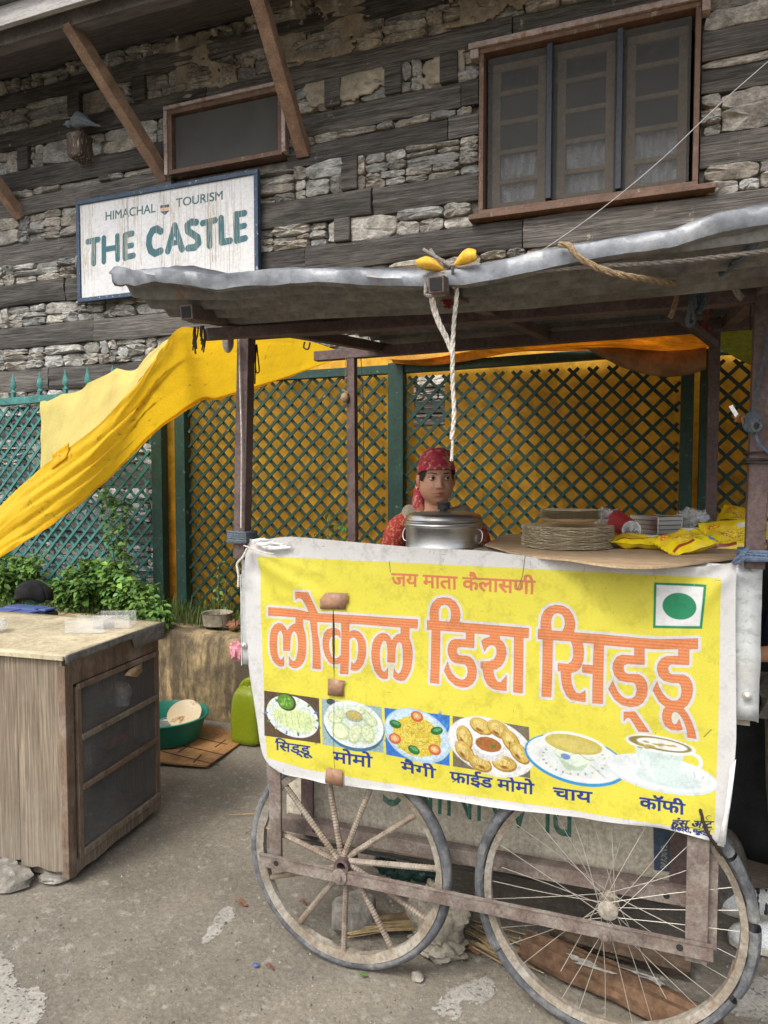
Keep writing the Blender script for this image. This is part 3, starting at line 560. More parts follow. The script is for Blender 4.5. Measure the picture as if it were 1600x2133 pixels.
# ---- noodle packet print and the stencilled plywood
pk = Art(0, 0, .20, .14, 1600, (.80,.60,.015), 1)
W_, H_ = pk.w, pk.h
pk.poly([(W_*.05,H_*.50),(W_*.50,H_*.40),(W_*.55,H_*.80),(W_*.10,H_*.92)], (.72,.50,.03)); pk.ell((W_*.22,H_*.78), 34, 18, .1, (.60,.03,.02)); pk.ell((W_*.22,H_*.78), 29, 14, .1, (.80,.60,.02)); pk.stroke([(W_*.14,H_*.75),(W_*.17,H_*.82),(W_*.20,H_*.75),(W_*.23,H_*.82),(W_*.29,H_*.76)], 5, (.5,.02,.02))
for _ in range(120): x, y = RB.uniform(W_*.3,W_*.7), RB.uniform(H_*.2,H_*.62); pk.stroke([(x,y),(x+RB.uniform(-14,14),y+RB.uniform(-9,9)),(x+RB.uniform(-18,18),y+RB.uniform(-9,9))], 3, [(.70,.42,.03),(.35,.12,.02),(.78,.62,.2)][RB.randint(3)])
pk.poly([(W_*.78,H_*.10),(W_*.96,H_*.10),(W_*.96,H_*.55)], (.04,.32,.60)); pk.poly([(W_*.60,H_*.66),(W_*.92,H_*.70),(W_*.91,H_*.86),(W_*.60,H_*.82)], (.7,.72,.74)); pk.poly([(W_*.08,H_*.12),(W_*.5,H_*.12),(W_*.5,H_*.2),(W_*.08,H_*.2)], (.30,.05,.02))
for q in range(9): pk.stroke([(W_*.55,H_*(.16+q*.05)),(W_*(.68+.06*(q%3)),H_*(.16+q*.05))], 2.2, (.25,.2,.03))
mat('packet_print', (.8,.7,.1), .28, var=.05, bump=.1, bscale=60, image=pk.image('packet_print'), spec=.55)
PLY_Y = 2.12
pl = Art(-1.20, .20, .20, .62, 900, (.44,.395,.31), PLY_Y)
pl.a *= (.82+.30*(pl.noise(1,4,21)*.4+pl.noise(1,60,22)*.6))[...,None]
for _ in range(500): x, y = RB.uniform(0,pl.w), RB.uniform(0,pl.h); pl.stroke([(x,y),(x+RB.uniform(-2,2),y-RB.uniform(8,50))], 1.0, [(.33,.29,.22),(.52,.47,.38)][RB.randint(2)], 1.0)
# stencil reads upside-down, its foot hidden by the banner
def mono(word, xr, z0, hgt, wd, col):
    tmp = {}
    c = bpy.data.curves.new('lettering','FONT'); c.body = word; c.size = 1
    o = bpy.data.objects.new('lettering', c); COL.objects.link(o); dg = bpy.context.evaluated_depsgraph_get(); me = o.evaluated_get(dg).to_mesh()
    V = np.array([v.co[:2] for v in me.vertices]); me.calc_loop_triangles(); tri = [tuple(t.vertices) for t in me.loop_triangles]; o.evaluated_get(dg).to_mesh_clear(); bpy.data.objects.remove(o); bpy.data.curves.remove(c)
    X = (xr-(V[:,0]-V[:,0].min())/(V[:,0].max()-V[:,0].min())*wd-pl.x0)*pl.ppm; Z = (z0+(.70-V[:,1])/.70*hgt-pl.z0)*pl.ppm
    for t in tri: pl.poly([(X[i],Z[i]) for i in t], col, .9)
MONO_R = PY(1190, 1742, PLY_Y)
mono('PLANNING', float(MONO_R[0]), float(MONO_R[2])-.006, .16, .60, (.035,.12,.085))
sb = [((PY(px,py,PLY_Y)[0]-pl.x0)*pl.ppm, (PY(px,py,PLY_Y)[2]-pl.z0)*pl.ppm) for px, py in ((1360,1700),(1404,1700),(1402,1817),(1362,1812))]; pl.poly(sb, (.05,.075,.11))
for q in range(7): x, y = (sb[2][0]+sb[3][0])/2, sb[2][1]+8+q*9; pl.stroke([(x+7*math.cos(a+q), y+4*math.sin(a)) for a in np.linspace(0,4.5,7)], 1.8, (.36,.30,.2))
for (px,py,r) in ((655,1738,30),(1250,1850,20),(700,1730,16)):
    p = PY(px,py,PLY_Y); [pl.ell(((p[0]-pl.x0)*pl.ppm+RB.normal(0,r*.5),(p[2]-pl.z0)*pl.ppm+RB.normal(0,r*.35)), r*.6, r*.5, 0, (.055,.05,.042), 4, .7) for _ in range(6)]
mat('ply_print', (.4,.4,.3), .85, var=.12, scale=5, bump=.2, bscale=60, image=pl.image('ply_print'))

# ------------------------------------------------------------------ ground
def axis(c, fine, n, far):
    a = [c]; st = fine
    for i in range(n): a.append(a[-1]+st)
    while a[-1] < far: st *= 1.35; a.append(a[-1]+st)
    return a
xs = sorted(set([-x for x in axis(1.6, .045, 40, 80)]+[x for x in axis(-1.6+.045, .045, 55, 80)])); ys = sorted(set([2.2-y for y in axis(0, .045, 36, 40)]+[2.2+y for y in axis(0, .045, 36, 60)]))
g = MB(); nx = len(xs)
def gz(x, y): return .012*nz(x*1.3, y*1.3, 4)+.006*nz(x*5, y*5, 9)+.0025*nz(x*17, y*17, 2)
g.add([(x, y, gz(x, y)-.004) for y in ys for x in xs], [(j*nx+i, j*nx+i+1, (j+1)*nx+i+1, (j+1)*nx+i) for j in range(len(ys)-1) for i in range(nx-1)])
tag(g.build('ground', 'ground', angle=180), 'dusty grey packed dirt ground of the lane', None, None, 'structure')

# ------------------------------------------------------------------ the stone and timber building
BX0, BX1, WY = -8.5, 3.5, 5.0
bld = thing('stone_building', (-2.5, WY, 0), 'old stone building of dry masonry laced with dark timber beams', 'building')
OPEN = [(-1.20, .215, 3.27, 4.43), (-3.775, -2.705, 3.94, 4.48)]           # two window openings
def blocked(x0, x1, z0, z1): return any(x1 > a and x0 < b and z1 > c and z0 < d for a, b, c, d in OPEN)
m = MB()
zs = [0, 3.27, 3.94, 4.43, 4.48, 7.0]
def wallrect(x0, x1, z0, z1, y): m.box((x0, y, z0), (x1, y+.25, z1))
for a, b in zip(zs[:-1], zs[1:]):
    cut = sorted([(o[0], o[1]) for o in OPEN if o[2] < (a+b)/2 < o[3]]); x = BX0
    for c, d in cut: wallrect(x, c, a, b, WY+.0); x = d
    wallrect(x, BX1, a, b, WY+.0)
m.box((BX0, WY+1.2, 0), (BX1, WY+1.3, 7)); m.box((BX0-.1, WY+.25, 0), (BX0, WY+1.3, 7)); m.box((BX1, WY+.25, 0), (BX1+.1, WY+1.3, 7)); m.build('masonry_core', 'mortar', bld, smooth=False)
BANDS = [(5.6,5.9),(5.08,5.25),(4.46,4.62),(4.82,4.96),(4.08,4.25),(3.87,4.02),(3.43,3.62),(3.06,3.25),(2.68,2.87),(2.28,2.48),(1.85,2.05),(1.40,1.60),(.90,1.10),(.35,.55)]
def trim(x0, x1, z0, z1):
    for a, b, c, d in OPEN:
        if x1 > a and x0 < b and z1 > c+.01 and z0 < d-.01:
            if a-x0 > .05: return (x0, a)
            if x1-b > .05: return (b, x1)
            return None
    return (x0, x1)
def stone(mb, x0, x1, z0, z1, tint):
    """one rough block: rounded irregular outline, broken face"""
    w_, h_ = x1-x0, z1-z0; cx, cz = (x0+x1)/2, (z0+z1)/2; n = 16; d = random.uniform(.02,.07); out = []; fx, fz = random.uniform(-.5,.5), random.uniform(-.5,.5)
    sq = random.uniform(4.5,16); sk = random.uniform(-.13,.13); tap = random.uniform(-.12,.12)
    for k in range(n):
        t = 2*math.pi*(k+.5)/n+random.uniform(-.10,.10); c_, s_ = math.cos(t), math.sin(t); q = (abs(c_)**sq+abs(s_)**sq)**(-1/sq)*random.uniform(.93,1.03)
        out.append((q*c_*w_/2, q*s_*h_/2*(1+tap*c_)+sk*c_*h_*.4))
    vs = []; dd = [random.uniform(.75,1.15) for _ in range(n)]
    for sc_, dp in ((1.0,-.03),(1.0,.55),(.965,.86),(.70,1.0)):
        for k, (a, b) in enumerate(out): vs.append((cx+a*sc_, WY-d*dp*(dd[k]+(fx*a/w_+fz*b/h_) if dp > .2 else 1)+random.uniform(-.005,.005), cz+b*sc_))
    vs.append((cx, WY-d*random.uniform(.9,1.12), cz)); fs = []
    for r in range(3):
        for k in range(n): fs.append((r*n+k, (r+1)*n+k, (r+1)*n+(k+1)%n, r*n+(k+1)%n)[::-1])
    for k in range(n): fs.append((3*n+k, 3*n+(k+1)%n, 4*n))
    mb.add(vs, fs, tint)
def tintr():
    b = random.uniform(.55,1.02); w_ = random.uniform(-.06,.06); return (b*(1+w_), b, b*(1-w_*1.3))
st = MB(); VX0, VX1 = -8.45, 2.4
def course(z0, z1):
    x = VX0
    while x < VX1:
        w_ = random.choice([.10,.16,.22,.30,.38,.46])*random.uniform(.8,1.25); h = z1-z0
        lay = 1 if h < .07 else random.choice([1,2,2,3,3] if w_ > .24 else [2,2,3,3,4]) if h < .22 else random.choice([2,3,4,4,5])
        cuts = [0]+sorted(random.uniform(.8,1.2)*(i+1)/lay for i in range(lay-1))+[1]
        for a, b in zip(cuts[:-1], cuts[1:]):
            a, b = min(a,.97), min(b,1); zz0, zz1 = z0+h*a+.001, z0+h*b-.001
            if zz1-zz0 < .018: continue
            if lay > 1 and w_ > .24 and random.random() < .5:
                s_ = x+w_*random.uniform(.35,.65)
                for p, q in ((x, s_), (s_, x+w_)):
                    w2 = trim(p, q, zz0, zz1)
                    if w2: stone(st, w2[0]+.001, w2[1]-.001, zz0, zz1, tintr())
            else:
                w2 = trim(x, x+w_, zz0, zz1)
                if w2: stone(st, w2[0]+.001, w2[1]-.001, zz0, zz1, tintr())
        x += w_
zb = sorted(BANDS)
for (a, b), (c, d) in zip(zb[:-1], zb[1:]): course(b, c)
st.build('stonework', 'stone', bld, smooth=True, angle=28)
def beam(z0, z1, x0, x1, dpt):
    b = MB(); b.t = (random.uniform(.6,1.35),)*3; n = max(3, int((x1-x0)/.11)); rows = 5; vs = []
    sd_ = random.uniform(0, 99)
    for i in range(n+1):
        x = x0+(x1-x0)*i/n
        for k in range(rows+1):
            z = z0+(z1-z0)*k/rows+.018*nz(x*1.6, sd_, k if k in (0,rows) else 3)+.006*nz(x*6, sd_, k)
            y = WY-dpt-.018*nz(x*1.9, k*1.7, sd_)-.012*nz(x*6, k*2.6, sd_)+(.012 if k in (0,rows) else 0)
            vs.append((x, y, z))
        vs.append((x, WY+.05, z1)); vs.append((x, WY+.05, z0))
    c = rows+3; fs = []
    for i in range(n):
        for k in range(c): fs.append((i*c+k, i*c+(k+1)%c, (i+1)*c+(k+1)%c, (i+1)*c+k)[::-1])
    fs += [tuple(range(c)), tuple(n*c+k for k in range(c))[::-1]]
    b.add(vs, fs); return b.build('timber_beam', 'timber', bld, angle=35)
for z0, z1 in BANDS:
    x = VX0+random.uniform(-.8,0); two = (z1-z0) > .17 and random.random() < .45
    while x < VX1:
        L = random.uniform(1.3,3.2); segs = [(x, min(x+L, VX1+.6))]
        for o in OPEN:
            if z1-.03 > o[2] and z0+.03 < o[3]:
                ns = []
                for p, q in segs:
                    if q <= o[0] or p >= o[1]: ns.append((p, q))
                    else:
                        if p < o[0]-.03: ns.append((p, o[0]+.008))
                        if q > o[1]+.03: ns.append((o[1], q))
                segs = ns
        for p, q in segs:
            if q-p < .05: continue
            dp = random.uniform(.035,.075)
            if two: zm = z0+(z1-z0)*random.uniform(.42,.58); beam(z0, zm-.003, p, q-.008, dp); beam(zm+.003, z1, p, q-.008, dp-.012)
            else: beam(z0, z1, p, q-.008, dp)
        x += L
ENDS_ = 1                                                               # squared ends of the cross ties among the stones
for px, py in ((165,215),(300,190),(420,390),(700,200),(825,180),(735,380),(470,725),(230,370),(720,490),(60,330),(940,160)):
    p = PY(px, py, WY); hgt = min((abs(p[2]-(b)) for a, b in BANDS)); z0 = max([b for a, b in BANDS if b <= p[2]+.02] or [0]); z1 = min([a for a, b in BANDS if a > p[2]] or [9])
    if z1-z0 < .4: ends = MB(); ends.t = (random.uniform(.6,1.1),)*3; ends.box((p[0]-.065, WY-.075, z0+.004), (p[0]+.065, WY+.02, z1-.004)); ends.build('beam_end', 'timber', bld, bevel=.008)
# clay daub left on the upper wall
md = MB()
def daub(x0, x1, z0, z1, thr, sd_):
    def f(u, v):
        x, z = x0+(x1-x0)*u, z0+(z1-z0)*v; return (x, WY-.047-.035*nz(x*2.4, z*2.9, sd_)-.014*nz(x*9, z*11, sd_), z)
    def skip(u, v):
        x, z = x0+(x1-x0)*u, z0+(z1-z0)*v; e = min(u, 1-u, v*.8, (1-v)*.8)*4
        return nz(x*2.3, z*3.1, sd_)+.45*nz(x*8, z*9, sd_)+.3*nz(x*25, z*25, sd_)+min(e, .6)-.35 < thr
    md.grid(f, int((x1-x0)/.013), int((z1-z0)/.013), skip, flip=True)
daub(-3.85, -2.85, 4.49, 5.05, -.1, 3); daub(-2.9, -1.2, 4.62, 5.3, -.15, 5); daub(-1.4, -.1, 4.62, 5.2, .0, 8); daub(-2.6, -1.3, 4.26, 4.46, -.05, 12)
md.build('clay_daub', 'mud', bld, angle=60, solid=.02)

# windows ---------------------------------------------------------------
def frame4(mb, x0, x1, z0, z1, wd, y0, y1):
    mb.box((x0, y0, z0), (x1, y1, z0+wd)); mb.box((x0, y0, z1-wd), (x1, y1, z1)); mb.box((x0, y0+.001, z0+wd), (x0+wd, y1-.001, z1-wd)); mb.box((x1-wd, y0+.001, z0+wd), (x1, y1-.001, z1-wd))
wx0, wx1, wz0, wz1 = -1.185, .205, 3.30, 4.41
f = MB(); frame4(f, wx0, wx1, wz0, wz1, .032, WY-.10, WY+.02); wf = f.build('window', 'redwood', bld, smooth=False, bevel=.004)
f = MB(); f.box((wx0-.07, WY-.125, wz1+.002), (wx1+.07, WY-.02, wz1+.040)); f.box((wx0-.06, WY-.115, wz1-.06), (wx0-.002, WY-.03, wz1)); f.box((wx1+.002, WY-.115, wz1-.07), (wx1+.05, WY-.03, wz1)); f.build('window_head', 'pinkpaint', wf, smooth=False, bevel=.004)
f = MB(); f.box((wx0-.06, WY-.135, wz0-.036), (wx1+.10, WY-.01, wz0-.002)); f.build('window_sill', 'redwood', wf, smooth=False, bevel=.004)
third = (wx1-wx0-.104-.09)/3; xm = [wx0+.052+third*i+.045*i for i in range(3)]
for i in (1, 2):
    f = MB(); f.box((xm[i]-.040, WY-.092, wz0+.053), (xm[i]-.005, WY-.03, wz1-.053)); f.build('mullion', 'mullion', wf, smooth=False, bevel=.003)
f = MB(); f.box((wx0+.053, WY-.052, wz0+.053), (wx1-.053, WY-.050, wz1-.053)); f.build('insect_screen', 'screen', wf, smooth=False)
for i in range(3):
    a, b = xm[i]+.015, xm[i]+third-.015; s_ = MB(); frame4(s_, a, b, wz0+.055, wz1-.055, .055, WY+.03, WY+.07)
    for k in range(1, 5): z = wz0+.055+(wz1-wz0-.11)*k/5; s_.box((a+.055, WY+.032, z-.016), (b-.055, WY+.066, z+.016))
    sa = s_.build('sash', 'sash', wf, smooth=False, bevel=.003)
    s_ = MB(); s_.box((a+.03, WY+.045, wz0+.08), (b-.03, WY+.050, wz1-.08)); s_.build('pane', 'pane', sa, smooth=False)
    ct = MB(); zt = wz0+.055+(wz1-wz0-.11)*(.40 if i < 2 else .405)
    ct.grid(lambda u, v: (a+.04+(b-a-.08)*u, WY+.080+.016*math.sin(u*30+5*nz(u*3, v*2.5, i*2.3))+.012*nz(u*9, v*5, i), wz0+.06+(zt-wz0-.06)*v), 60, 16); ct.build('curtain', 'curtain', wf, solid=.002)
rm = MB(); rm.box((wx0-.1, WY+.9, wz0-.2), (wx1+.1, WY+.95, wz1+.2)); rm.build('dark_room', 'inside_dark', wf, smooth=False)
vx0, vx1, vz0, vz1 = -3.765, -2.715, 3.955, 4.465
f = MB(); frame4(f, vx0, vx1, vz0, vz1, .036, WY-.10, WY+.02); vf = f.build('window', 'redwood', bld, smooth=False, bevel=.004)
f = MB(); f.box((vx0-.03, WY-.12, vz1+.002), (vx1+.03, WY-.02, vz1+.028)); f.box((vx0-.035, WY-.112, vz0), (vx0-.002, WY-.04, vz1)); f.box((vx1+.002, WY-.112, vz0+.01), (vx1+.035, WY-.04, vz1)); f.build('window_head', 'pinkpaint', vf, smooth=False, bevel=.004)
f = MB(); f.box((vx0+.046, WY-.062, vz0+.046), (vx1-.046, WY-.05, vz1-.046)); f.build('insect_screen', 'darkscreen', vf, smooth=False)

# eave on slanted struts --------------------------------------------------
EY, EZ = 4.0, 4.775
sl_ = MB()
def soff(u, v): return (-9+(12)*u, EY+.02+(WY-EY)*v, EZ+.02+.33*v)
for i in range(34):
    x = -9+12*i/34; sl_.add([(x+.004, EY+.02, EZ+.02), (x+.349, EY+.02, EZ+.02), (x+.349, WY+.05, EZ+.35), (x+.004, WY+.05, EZ+.35), (x+.004, EY+.02, EZ+.045), (x+.349, EY+.02, EZ+.045), (x+.349, WY+.05, EZ+.375), (x+.004, WY+.05, EZ+.375)],
        [(0,3,2,1),(4,5,6,7),(0,1,5,4),(1,2,6,5),(2,3,7,6),(3,0,4,7)])
rf = sl_.build('eave', 'soffit', bld, smooth=False)
f = MB(); f.box((-9, EY-.025, EZ-.01), (3, EY+.018, EZ+.13)); f.build('fascia', 'fascia', rf, smooth=False, bevel=.004)
f = MB(); f.box((-9, EY-.08, EZ+.132), (3, EY+.3, EZ+.155)); f.build('roof_edge', 'tin', rf, smooth=False)
f = MB(); f.box((-9, EY+.10, EZ-.05), (3, EY+.20, EZ+.045)); f.build('wall_plate', 'soffit', rf, smooth=False)
f = MB(); f.box((-9, WY-.25, 5.9), (3.5, WY+3, 6.1)); f.build('upper_floor', 'soffit', bld, smooth=False)
for (lx, lz, ux, uz) in ((-3.856, 3.97, -4.02, 4.77), (-2.566, 3.96, -2.50, 4.74), (-5.45, 3.86, -5.66, 4.76), (-.9, 4.46, -.9, 5.0)):
    if lx > -2: continue
    s_ = MB(); a, b = Vector((lx, WY-.02, lz)), Vector((ux, EY+.12, uz)); s_.bar(a, b, .10, .095, up=(0,0,1), seg=10, jit=.003)
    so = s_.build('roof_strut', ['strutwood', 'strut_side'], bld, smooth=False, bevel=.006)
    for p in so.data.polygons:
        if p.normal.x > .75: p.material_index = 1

# ------------------------------------------------------------------ the pigeon and its block of wood
p = PY(168, 300, WY-.13)
b = MB(); b.bar((p[0], WY+.05, p[2]-.03), (p[0], WY-.22, p[2]-.03), .15, .21, seg=4, jit=.006); o = b.build('wooden_block', 'strut_side', None, smooth=False, bevel=.02)
base(o, (p[0], WY, p[2]-.13)); tag(o, 'weathered wooden block jutting from the wall under the pigeon', 'wooden block')
q = Vector(PY(170, 258, WY-.15)); q.z = p[2]+.078
pg = thing('pigeon', q, 'grey pigeon perched on a wooden block high on the wall', 'pigeon')
b = MB(); ax = [(-.115,.030,.010),(-.095,.042,.030),(-.06,.05,.055),(-.01,.062,.068),(.045,.045,.05),(.09,.018,.025),(.15,-.004,.012),(.20,-.022,.006)]
b.tube([(q.x+a, q.y+.01*nz(a*9), q.z+.045+h) for a, h, r in ax], [r for a, h, r in ax], 14); b.build('body', 'pigeon', pg)
b = MB(); b.blob((q.x-.115, q.y-.02, q.z+.085), .034, .030, .030, .05, seed=3); b.tube([(q.x-.142, q.y-.03, q.z+.085), (q.x-.168, q.y-.036, q.z+.078)], [.008,.002], 6); b.build('head', 'pigeon', pg)
for s in (-1, 1):
    b = MB(); b.tube([(q.x-.005, q.y+.02*s, q.z+.06), (q.x-.01, q.y+.02*s, q.z+.002)], .005, 6); b.build('leg', 'redwood', pg)
    b = MB(); b.tube([(q.x-.06, q.y+.052*s, q.z+.105), (q.x+.02, q.y+.055*s, q.z+.10), (q.x+.12, q.y+.03*s, q.z+.055), (q.x+.17, q.y+.01*s, q.z+.03)], [.012,.02,.014,.003], 8); b.build('wing', 'pigeon', pg)

# ------------------------------------------------------------------ the tourist sign
a, b_, c_, d_ = PY(163,422,SY), PY(537,349,SY), PY(541,570,SY), PY(168,630,SY)
sx0, sx1, sz0, sz1 = PY(161,500,SY)[0]+.022, PY(540,450,SY)[0]-.022, PY(200,627,SY)[2]+.02, PY(350,386,SY)[2]-.022
sgt = thing('hotel_sign', ((sx0+sx1)/2, WY, sz0), 'white weathered sign board reading THE CASTLE on the stone wall', 'sign')
f = MB(); f.grid(lambda u, v: (sx0+(sx1-sx0)*u, SY-.002, sz0+(sz1-sz0)*v), 8, 4); fo = f.build('face', 'sign_face', sgt, uvfn=sg.uv)
f = MB(); f.box((sx0, SY+.001, sz0), (sx1, SY+.02, sz1)); f.build('backboard', 'redwood', sgt, smooth=False)
f = MB(); frame4(f, sx0-.020, sx1+.020, sz0-.02, sz1+.02, .036, SY-.018, SY+.03); f.build('frame', 'signframe', sgt, smooth=False, bevel=.004)

# ------------------------------------------------------------------ retaining wall, planted bed, lattice fence
LW, LZ = 3.62, .53
lw = MB()
def lwf(u, v):
    x = -8+9.5*u; pr = [(LW+.01,-.02),(LW,.15),(LW-.005,.35),(LW,.47),(LW+.02,.52),(LW+.08,.535),(LW+.2,.53),(LW+.22,.40)]
    i = min(int(v*7+1e-6), 7); y, z = pr[i]; k = .02*nz(x*2.1, z*3, 2)+.008*nz(x*8, z*9, 5); return (x, y+k, z+(.03*nz(x*1.1, 3, 1)+.008*nz(x*6, y*6, 2) if i > 2 else 0))
lw.grid(lwf, 240, 7); o = base(lw.build('retaining_wall', 'plaster', None, angle=60), (-2.5, LW, 0)); tag(o, 'low stained plaster retaining wall behind the green basin', 'wall')
so = MB(); so.grid(lambda u, v: (-8+9.5*u, LW+.19+(WY-LW-.15)*v, .50+.05*nz(u*30, v*4, 7)+.05*v), 120, 16); tag(so.build('flower_bed', 'soil', None), 'bare brown soil of the raised bed', None, None, 'structure')

FY = 4.2
fen = thing('lattice_fence', (-2, FY, .5), 'green diamond lattice fence with spear finials in front of the building', 'fence')
def lattice(x0, x1, z0, ztop, pitch=.107, material='lattice'):
    """crossed slats clipped to a panel with a straight or sloping head"""
    mb = MB(); hw = .0095; ph = .5*pitch
    for s, y in ((1, FY-.004), (-1, FY+.008)):
        c = -8.0
        while c < 8.0:
            # line: x = c + s*z ; clip to x0..x1 and z0..ztop(x)
            pts = []
            for i in range(181):
                z = z0+(2.4-z0)*i/180; x = c+s*z
                if x0 <= x <= x1 and z <= ztop(x): pts.append((x, z))
            if len(pts) > 3:
                (xa, za), (xb, zb_) = pts[0], pts[-1]; j = random.uniform(-.003,.003)
                dx, dz = xb-xa, zb_-za; L = math.hypot(dx, dz); nx_, nz_ = -dz/L*hw, dx/L*hw
                vs = [(xa+nx_+j, y, za+nz_), (xa-nx_+j, y, za-nz_), (xb-nx_+j, y, zb_-nz_), (xb+nx_+j, y, zb_+nz_)]
                mb.add([(p[0], y-.005, p[2]) for p in vs]+[(p[0], y+.005, p[2]) for p in vs], [(0,1,2,3),(7,6,5,4),(0,4,5,1),(1,5,6,2),(2,6,7,3),(3,7,4,0)])
            c += pitch
    return mb.build('lattice_panel', material, fen, smooth=False)
def rail(a, b, h=.055, material='lattice'): r = MB(); r.bar((a[0], FY-.003, a[1]), (b[0], FY-.003, b[1]), .05, h); r.build('rail', material, fen, smooth=False, bevel=.003)
def fpost(x, z1, wd=.075): r = MB(); r.box((x-wd/2, FY-.045, .45), (x+wd/2, FY+.03, z1)); r.build('post', 'lattice', fen, smooth=False, bevel=.004)
lattice(-6.2, -3.42, .50, lambda x: 2.05, material='lattice_lit'); rail((-6.2, 2.06), (-3.42, 2.11), material='lattice_lit')
for x in (-5.55,-5.3,-5.06,-4.73,-4.455,-4.2,-3.985,-3.75):
    f = MB(); zt = 2.085+.018*(x+5)/1.6
    f.box((x-.012, FY-.012, zt), (x+.012, FY+.012, zt+.06)); f.lathe((x, FY, zt+.06), [(.026,0),(.03,.008),(.012,.02),(.012,.03),(.032,.05),(.026,.075),(.002,.155)], 10, squash=(1,.5)); f.build('finial', 'lattice_lit', fen)
fpost(-3.335, 2.12, .09); fpost(-3.135, 2.16, .085)
lattice(-3.09, -1.60, .50, lambda x: 2.13+.01*(x+3)); rail((-3.09, 2.16), (-1.57, 2.165)); fpost(-1.52, 2.20, .10)
lattice(-1.47, .11, .50, lambda x: 2.12); rail((-1.47, 2.165), (.13, 2.19)); fpost(.145, 2.22, .065); fpost(.245, 2.22, .075)
lattice(.28, 2.2, .50, lambda x: 2.12); rail((.28, 2.17), (2.2, 2.17)); fpost(2.24, 2.2)

# yellow sheet hung behind the lattice
def bk(u, v):
    x = -3.52+5.3*u; z = .52+(1.78-.04*math.sin(u*9))*v; return (x+(.25*(1-v) if u < .02 else 0), FY+.075+.022*nz(x*2.2, z*1.3, 6)+.01*nz(x*7, z*3, 2), z)
sh = MB(); sh.grid(bk, 130, 46, lambda u, v: (-1.425 < -3.52+5.3*u < -1.25 and .52+1.78*v > 1.80+.06*nz(u*60, v*9, 1) and .52+1.78*v < 2.12) or (u < .045 and v > .62+u*6), flip=True)
o = base(sh.build('yellow_sheet', 'tarp_back', None), (-1, FY+.08, .52)); tag(o, 'dirty yellow plastic sheet hung behind the green lattice', 'plastic sheet')
def ovr(u): k = min(1, max(0, (u-.16)/.14)); return .10+.90*k*k*(3-2*k)
br = MB(); br.grid(lambda u, v: (-1.52+3.4*u, FY-.03-1.42*v*ovr(u)+.03*nz(u*9, v*4, 3), 2.19+.05*nz(u*7, v*3, 2)-.10*math.sin(math.pi*v)*(.6+.5*nz(u*6, 1, 8))*ovr(u)+(.05*v*(1-ovr(u)))-.02*v), 90, 30)
o = base(br.build('brown_sheet', 'tarp_over', None, solid=.004), (-.6, FY-.08, 2.17)); tag(o, 'crumpled orange-brown plastic sheet strung overhead from the tin roof to the lattice', 'plastic sheet')

# ------------------------------------------------------------------ the food cart
FRY, REY = 1.90, 2.78
cart = thing('food_cart', (-.5, 2.3, 0), 'street food cart with tin roof and yellow banner, standing on two spoked wheels', 'food cart')
def tubebar(name, a, b, wd, material='steel', parent=cart, hollow=False, hg=None):
    m_ = MB(); m_.bar(a, b, wd, hg or wd); o = m_.build(name, material, parent, smooth=False, bevel=.002)
    if hollow:
        h = MB(); d = (Vector(a)-Vector(b)).normalized()*.002; h.bar(Vector(a)+d, Vector(a)-d*6, wd*.74, (hg or wd)*.74); h.build('tube_end', 'inside_dark', o, smooth=False)
        e = MB(); c0 = Vector(a)+d*.6; 
    return o
# corner posts
pL0, pL1 = PY(504,1150,FRY), PY(514,682,FRY); pR0, pR1 = PY(1571,1175,FRY), PY(1592,640,FRY)
tubebar('post', pL0-np.array([0,0,.02]), pL1+np.array([0,0,.03]), .040); tubebar('post', pR0-np.array([0,0,.01]), pR1+np.array([0,0,.05]), .042)
rL0, rL1 = PY(737,1130,REY), PY(733,738,REY); rR0, rR1 = PY(1480,1100,REY), PY(1490,660,REY)
tubebar('post', rL0-np.array([0,0,.4]), rL1, .036); tubebar('post', rR0-np.array([0,0,.4]), rR1, .036)
# roof frame
fL, fR = PY(514,693,FRY), PY(1600,592,FRY); fR[2] = PY(1560,618,FRY)[2]
tubebar('roof_beam', fL+np.array([.02,0,0]), (fR[0]+.35, FRY, fR[2]), .038, hg=.042)
bz = rL1[2]; tubebar('roof_beam', (rL1[0]-.17, REY, bz), (.75, REY, bz+.02), .04)
tubebar('roof_beam', PY(388,650,1.50), (PY(388,650,1.5)[0]+.02, REY+.1, bz+.03), .036, hollow=True)
tubebar('roof_beam', PY(430,697,1.62), (PY(430,697,1.62)[0]+.28, FRY-.0, fL[2]-.005), .03)
tubebar('roof_beam', PY(908,592,1.405), (PY(908,592,1.405)[0]+.02, REY+.1, bz+.035), .034, hollow=True)
tubebar('roof_beam', (pR1[0]+.0, FRY-.25, pR1[2]+.02), (.22, REY+.1, bz+.03), .038)
tubebar('roof_beam', PY(1390,640,REY-.35), (rR1[0], REY-.02, rR1[2]-.10), .025)
tubebar('roof_beam', PY(1150,632,FRY+.02), PY(1260,560,1.6), .022)
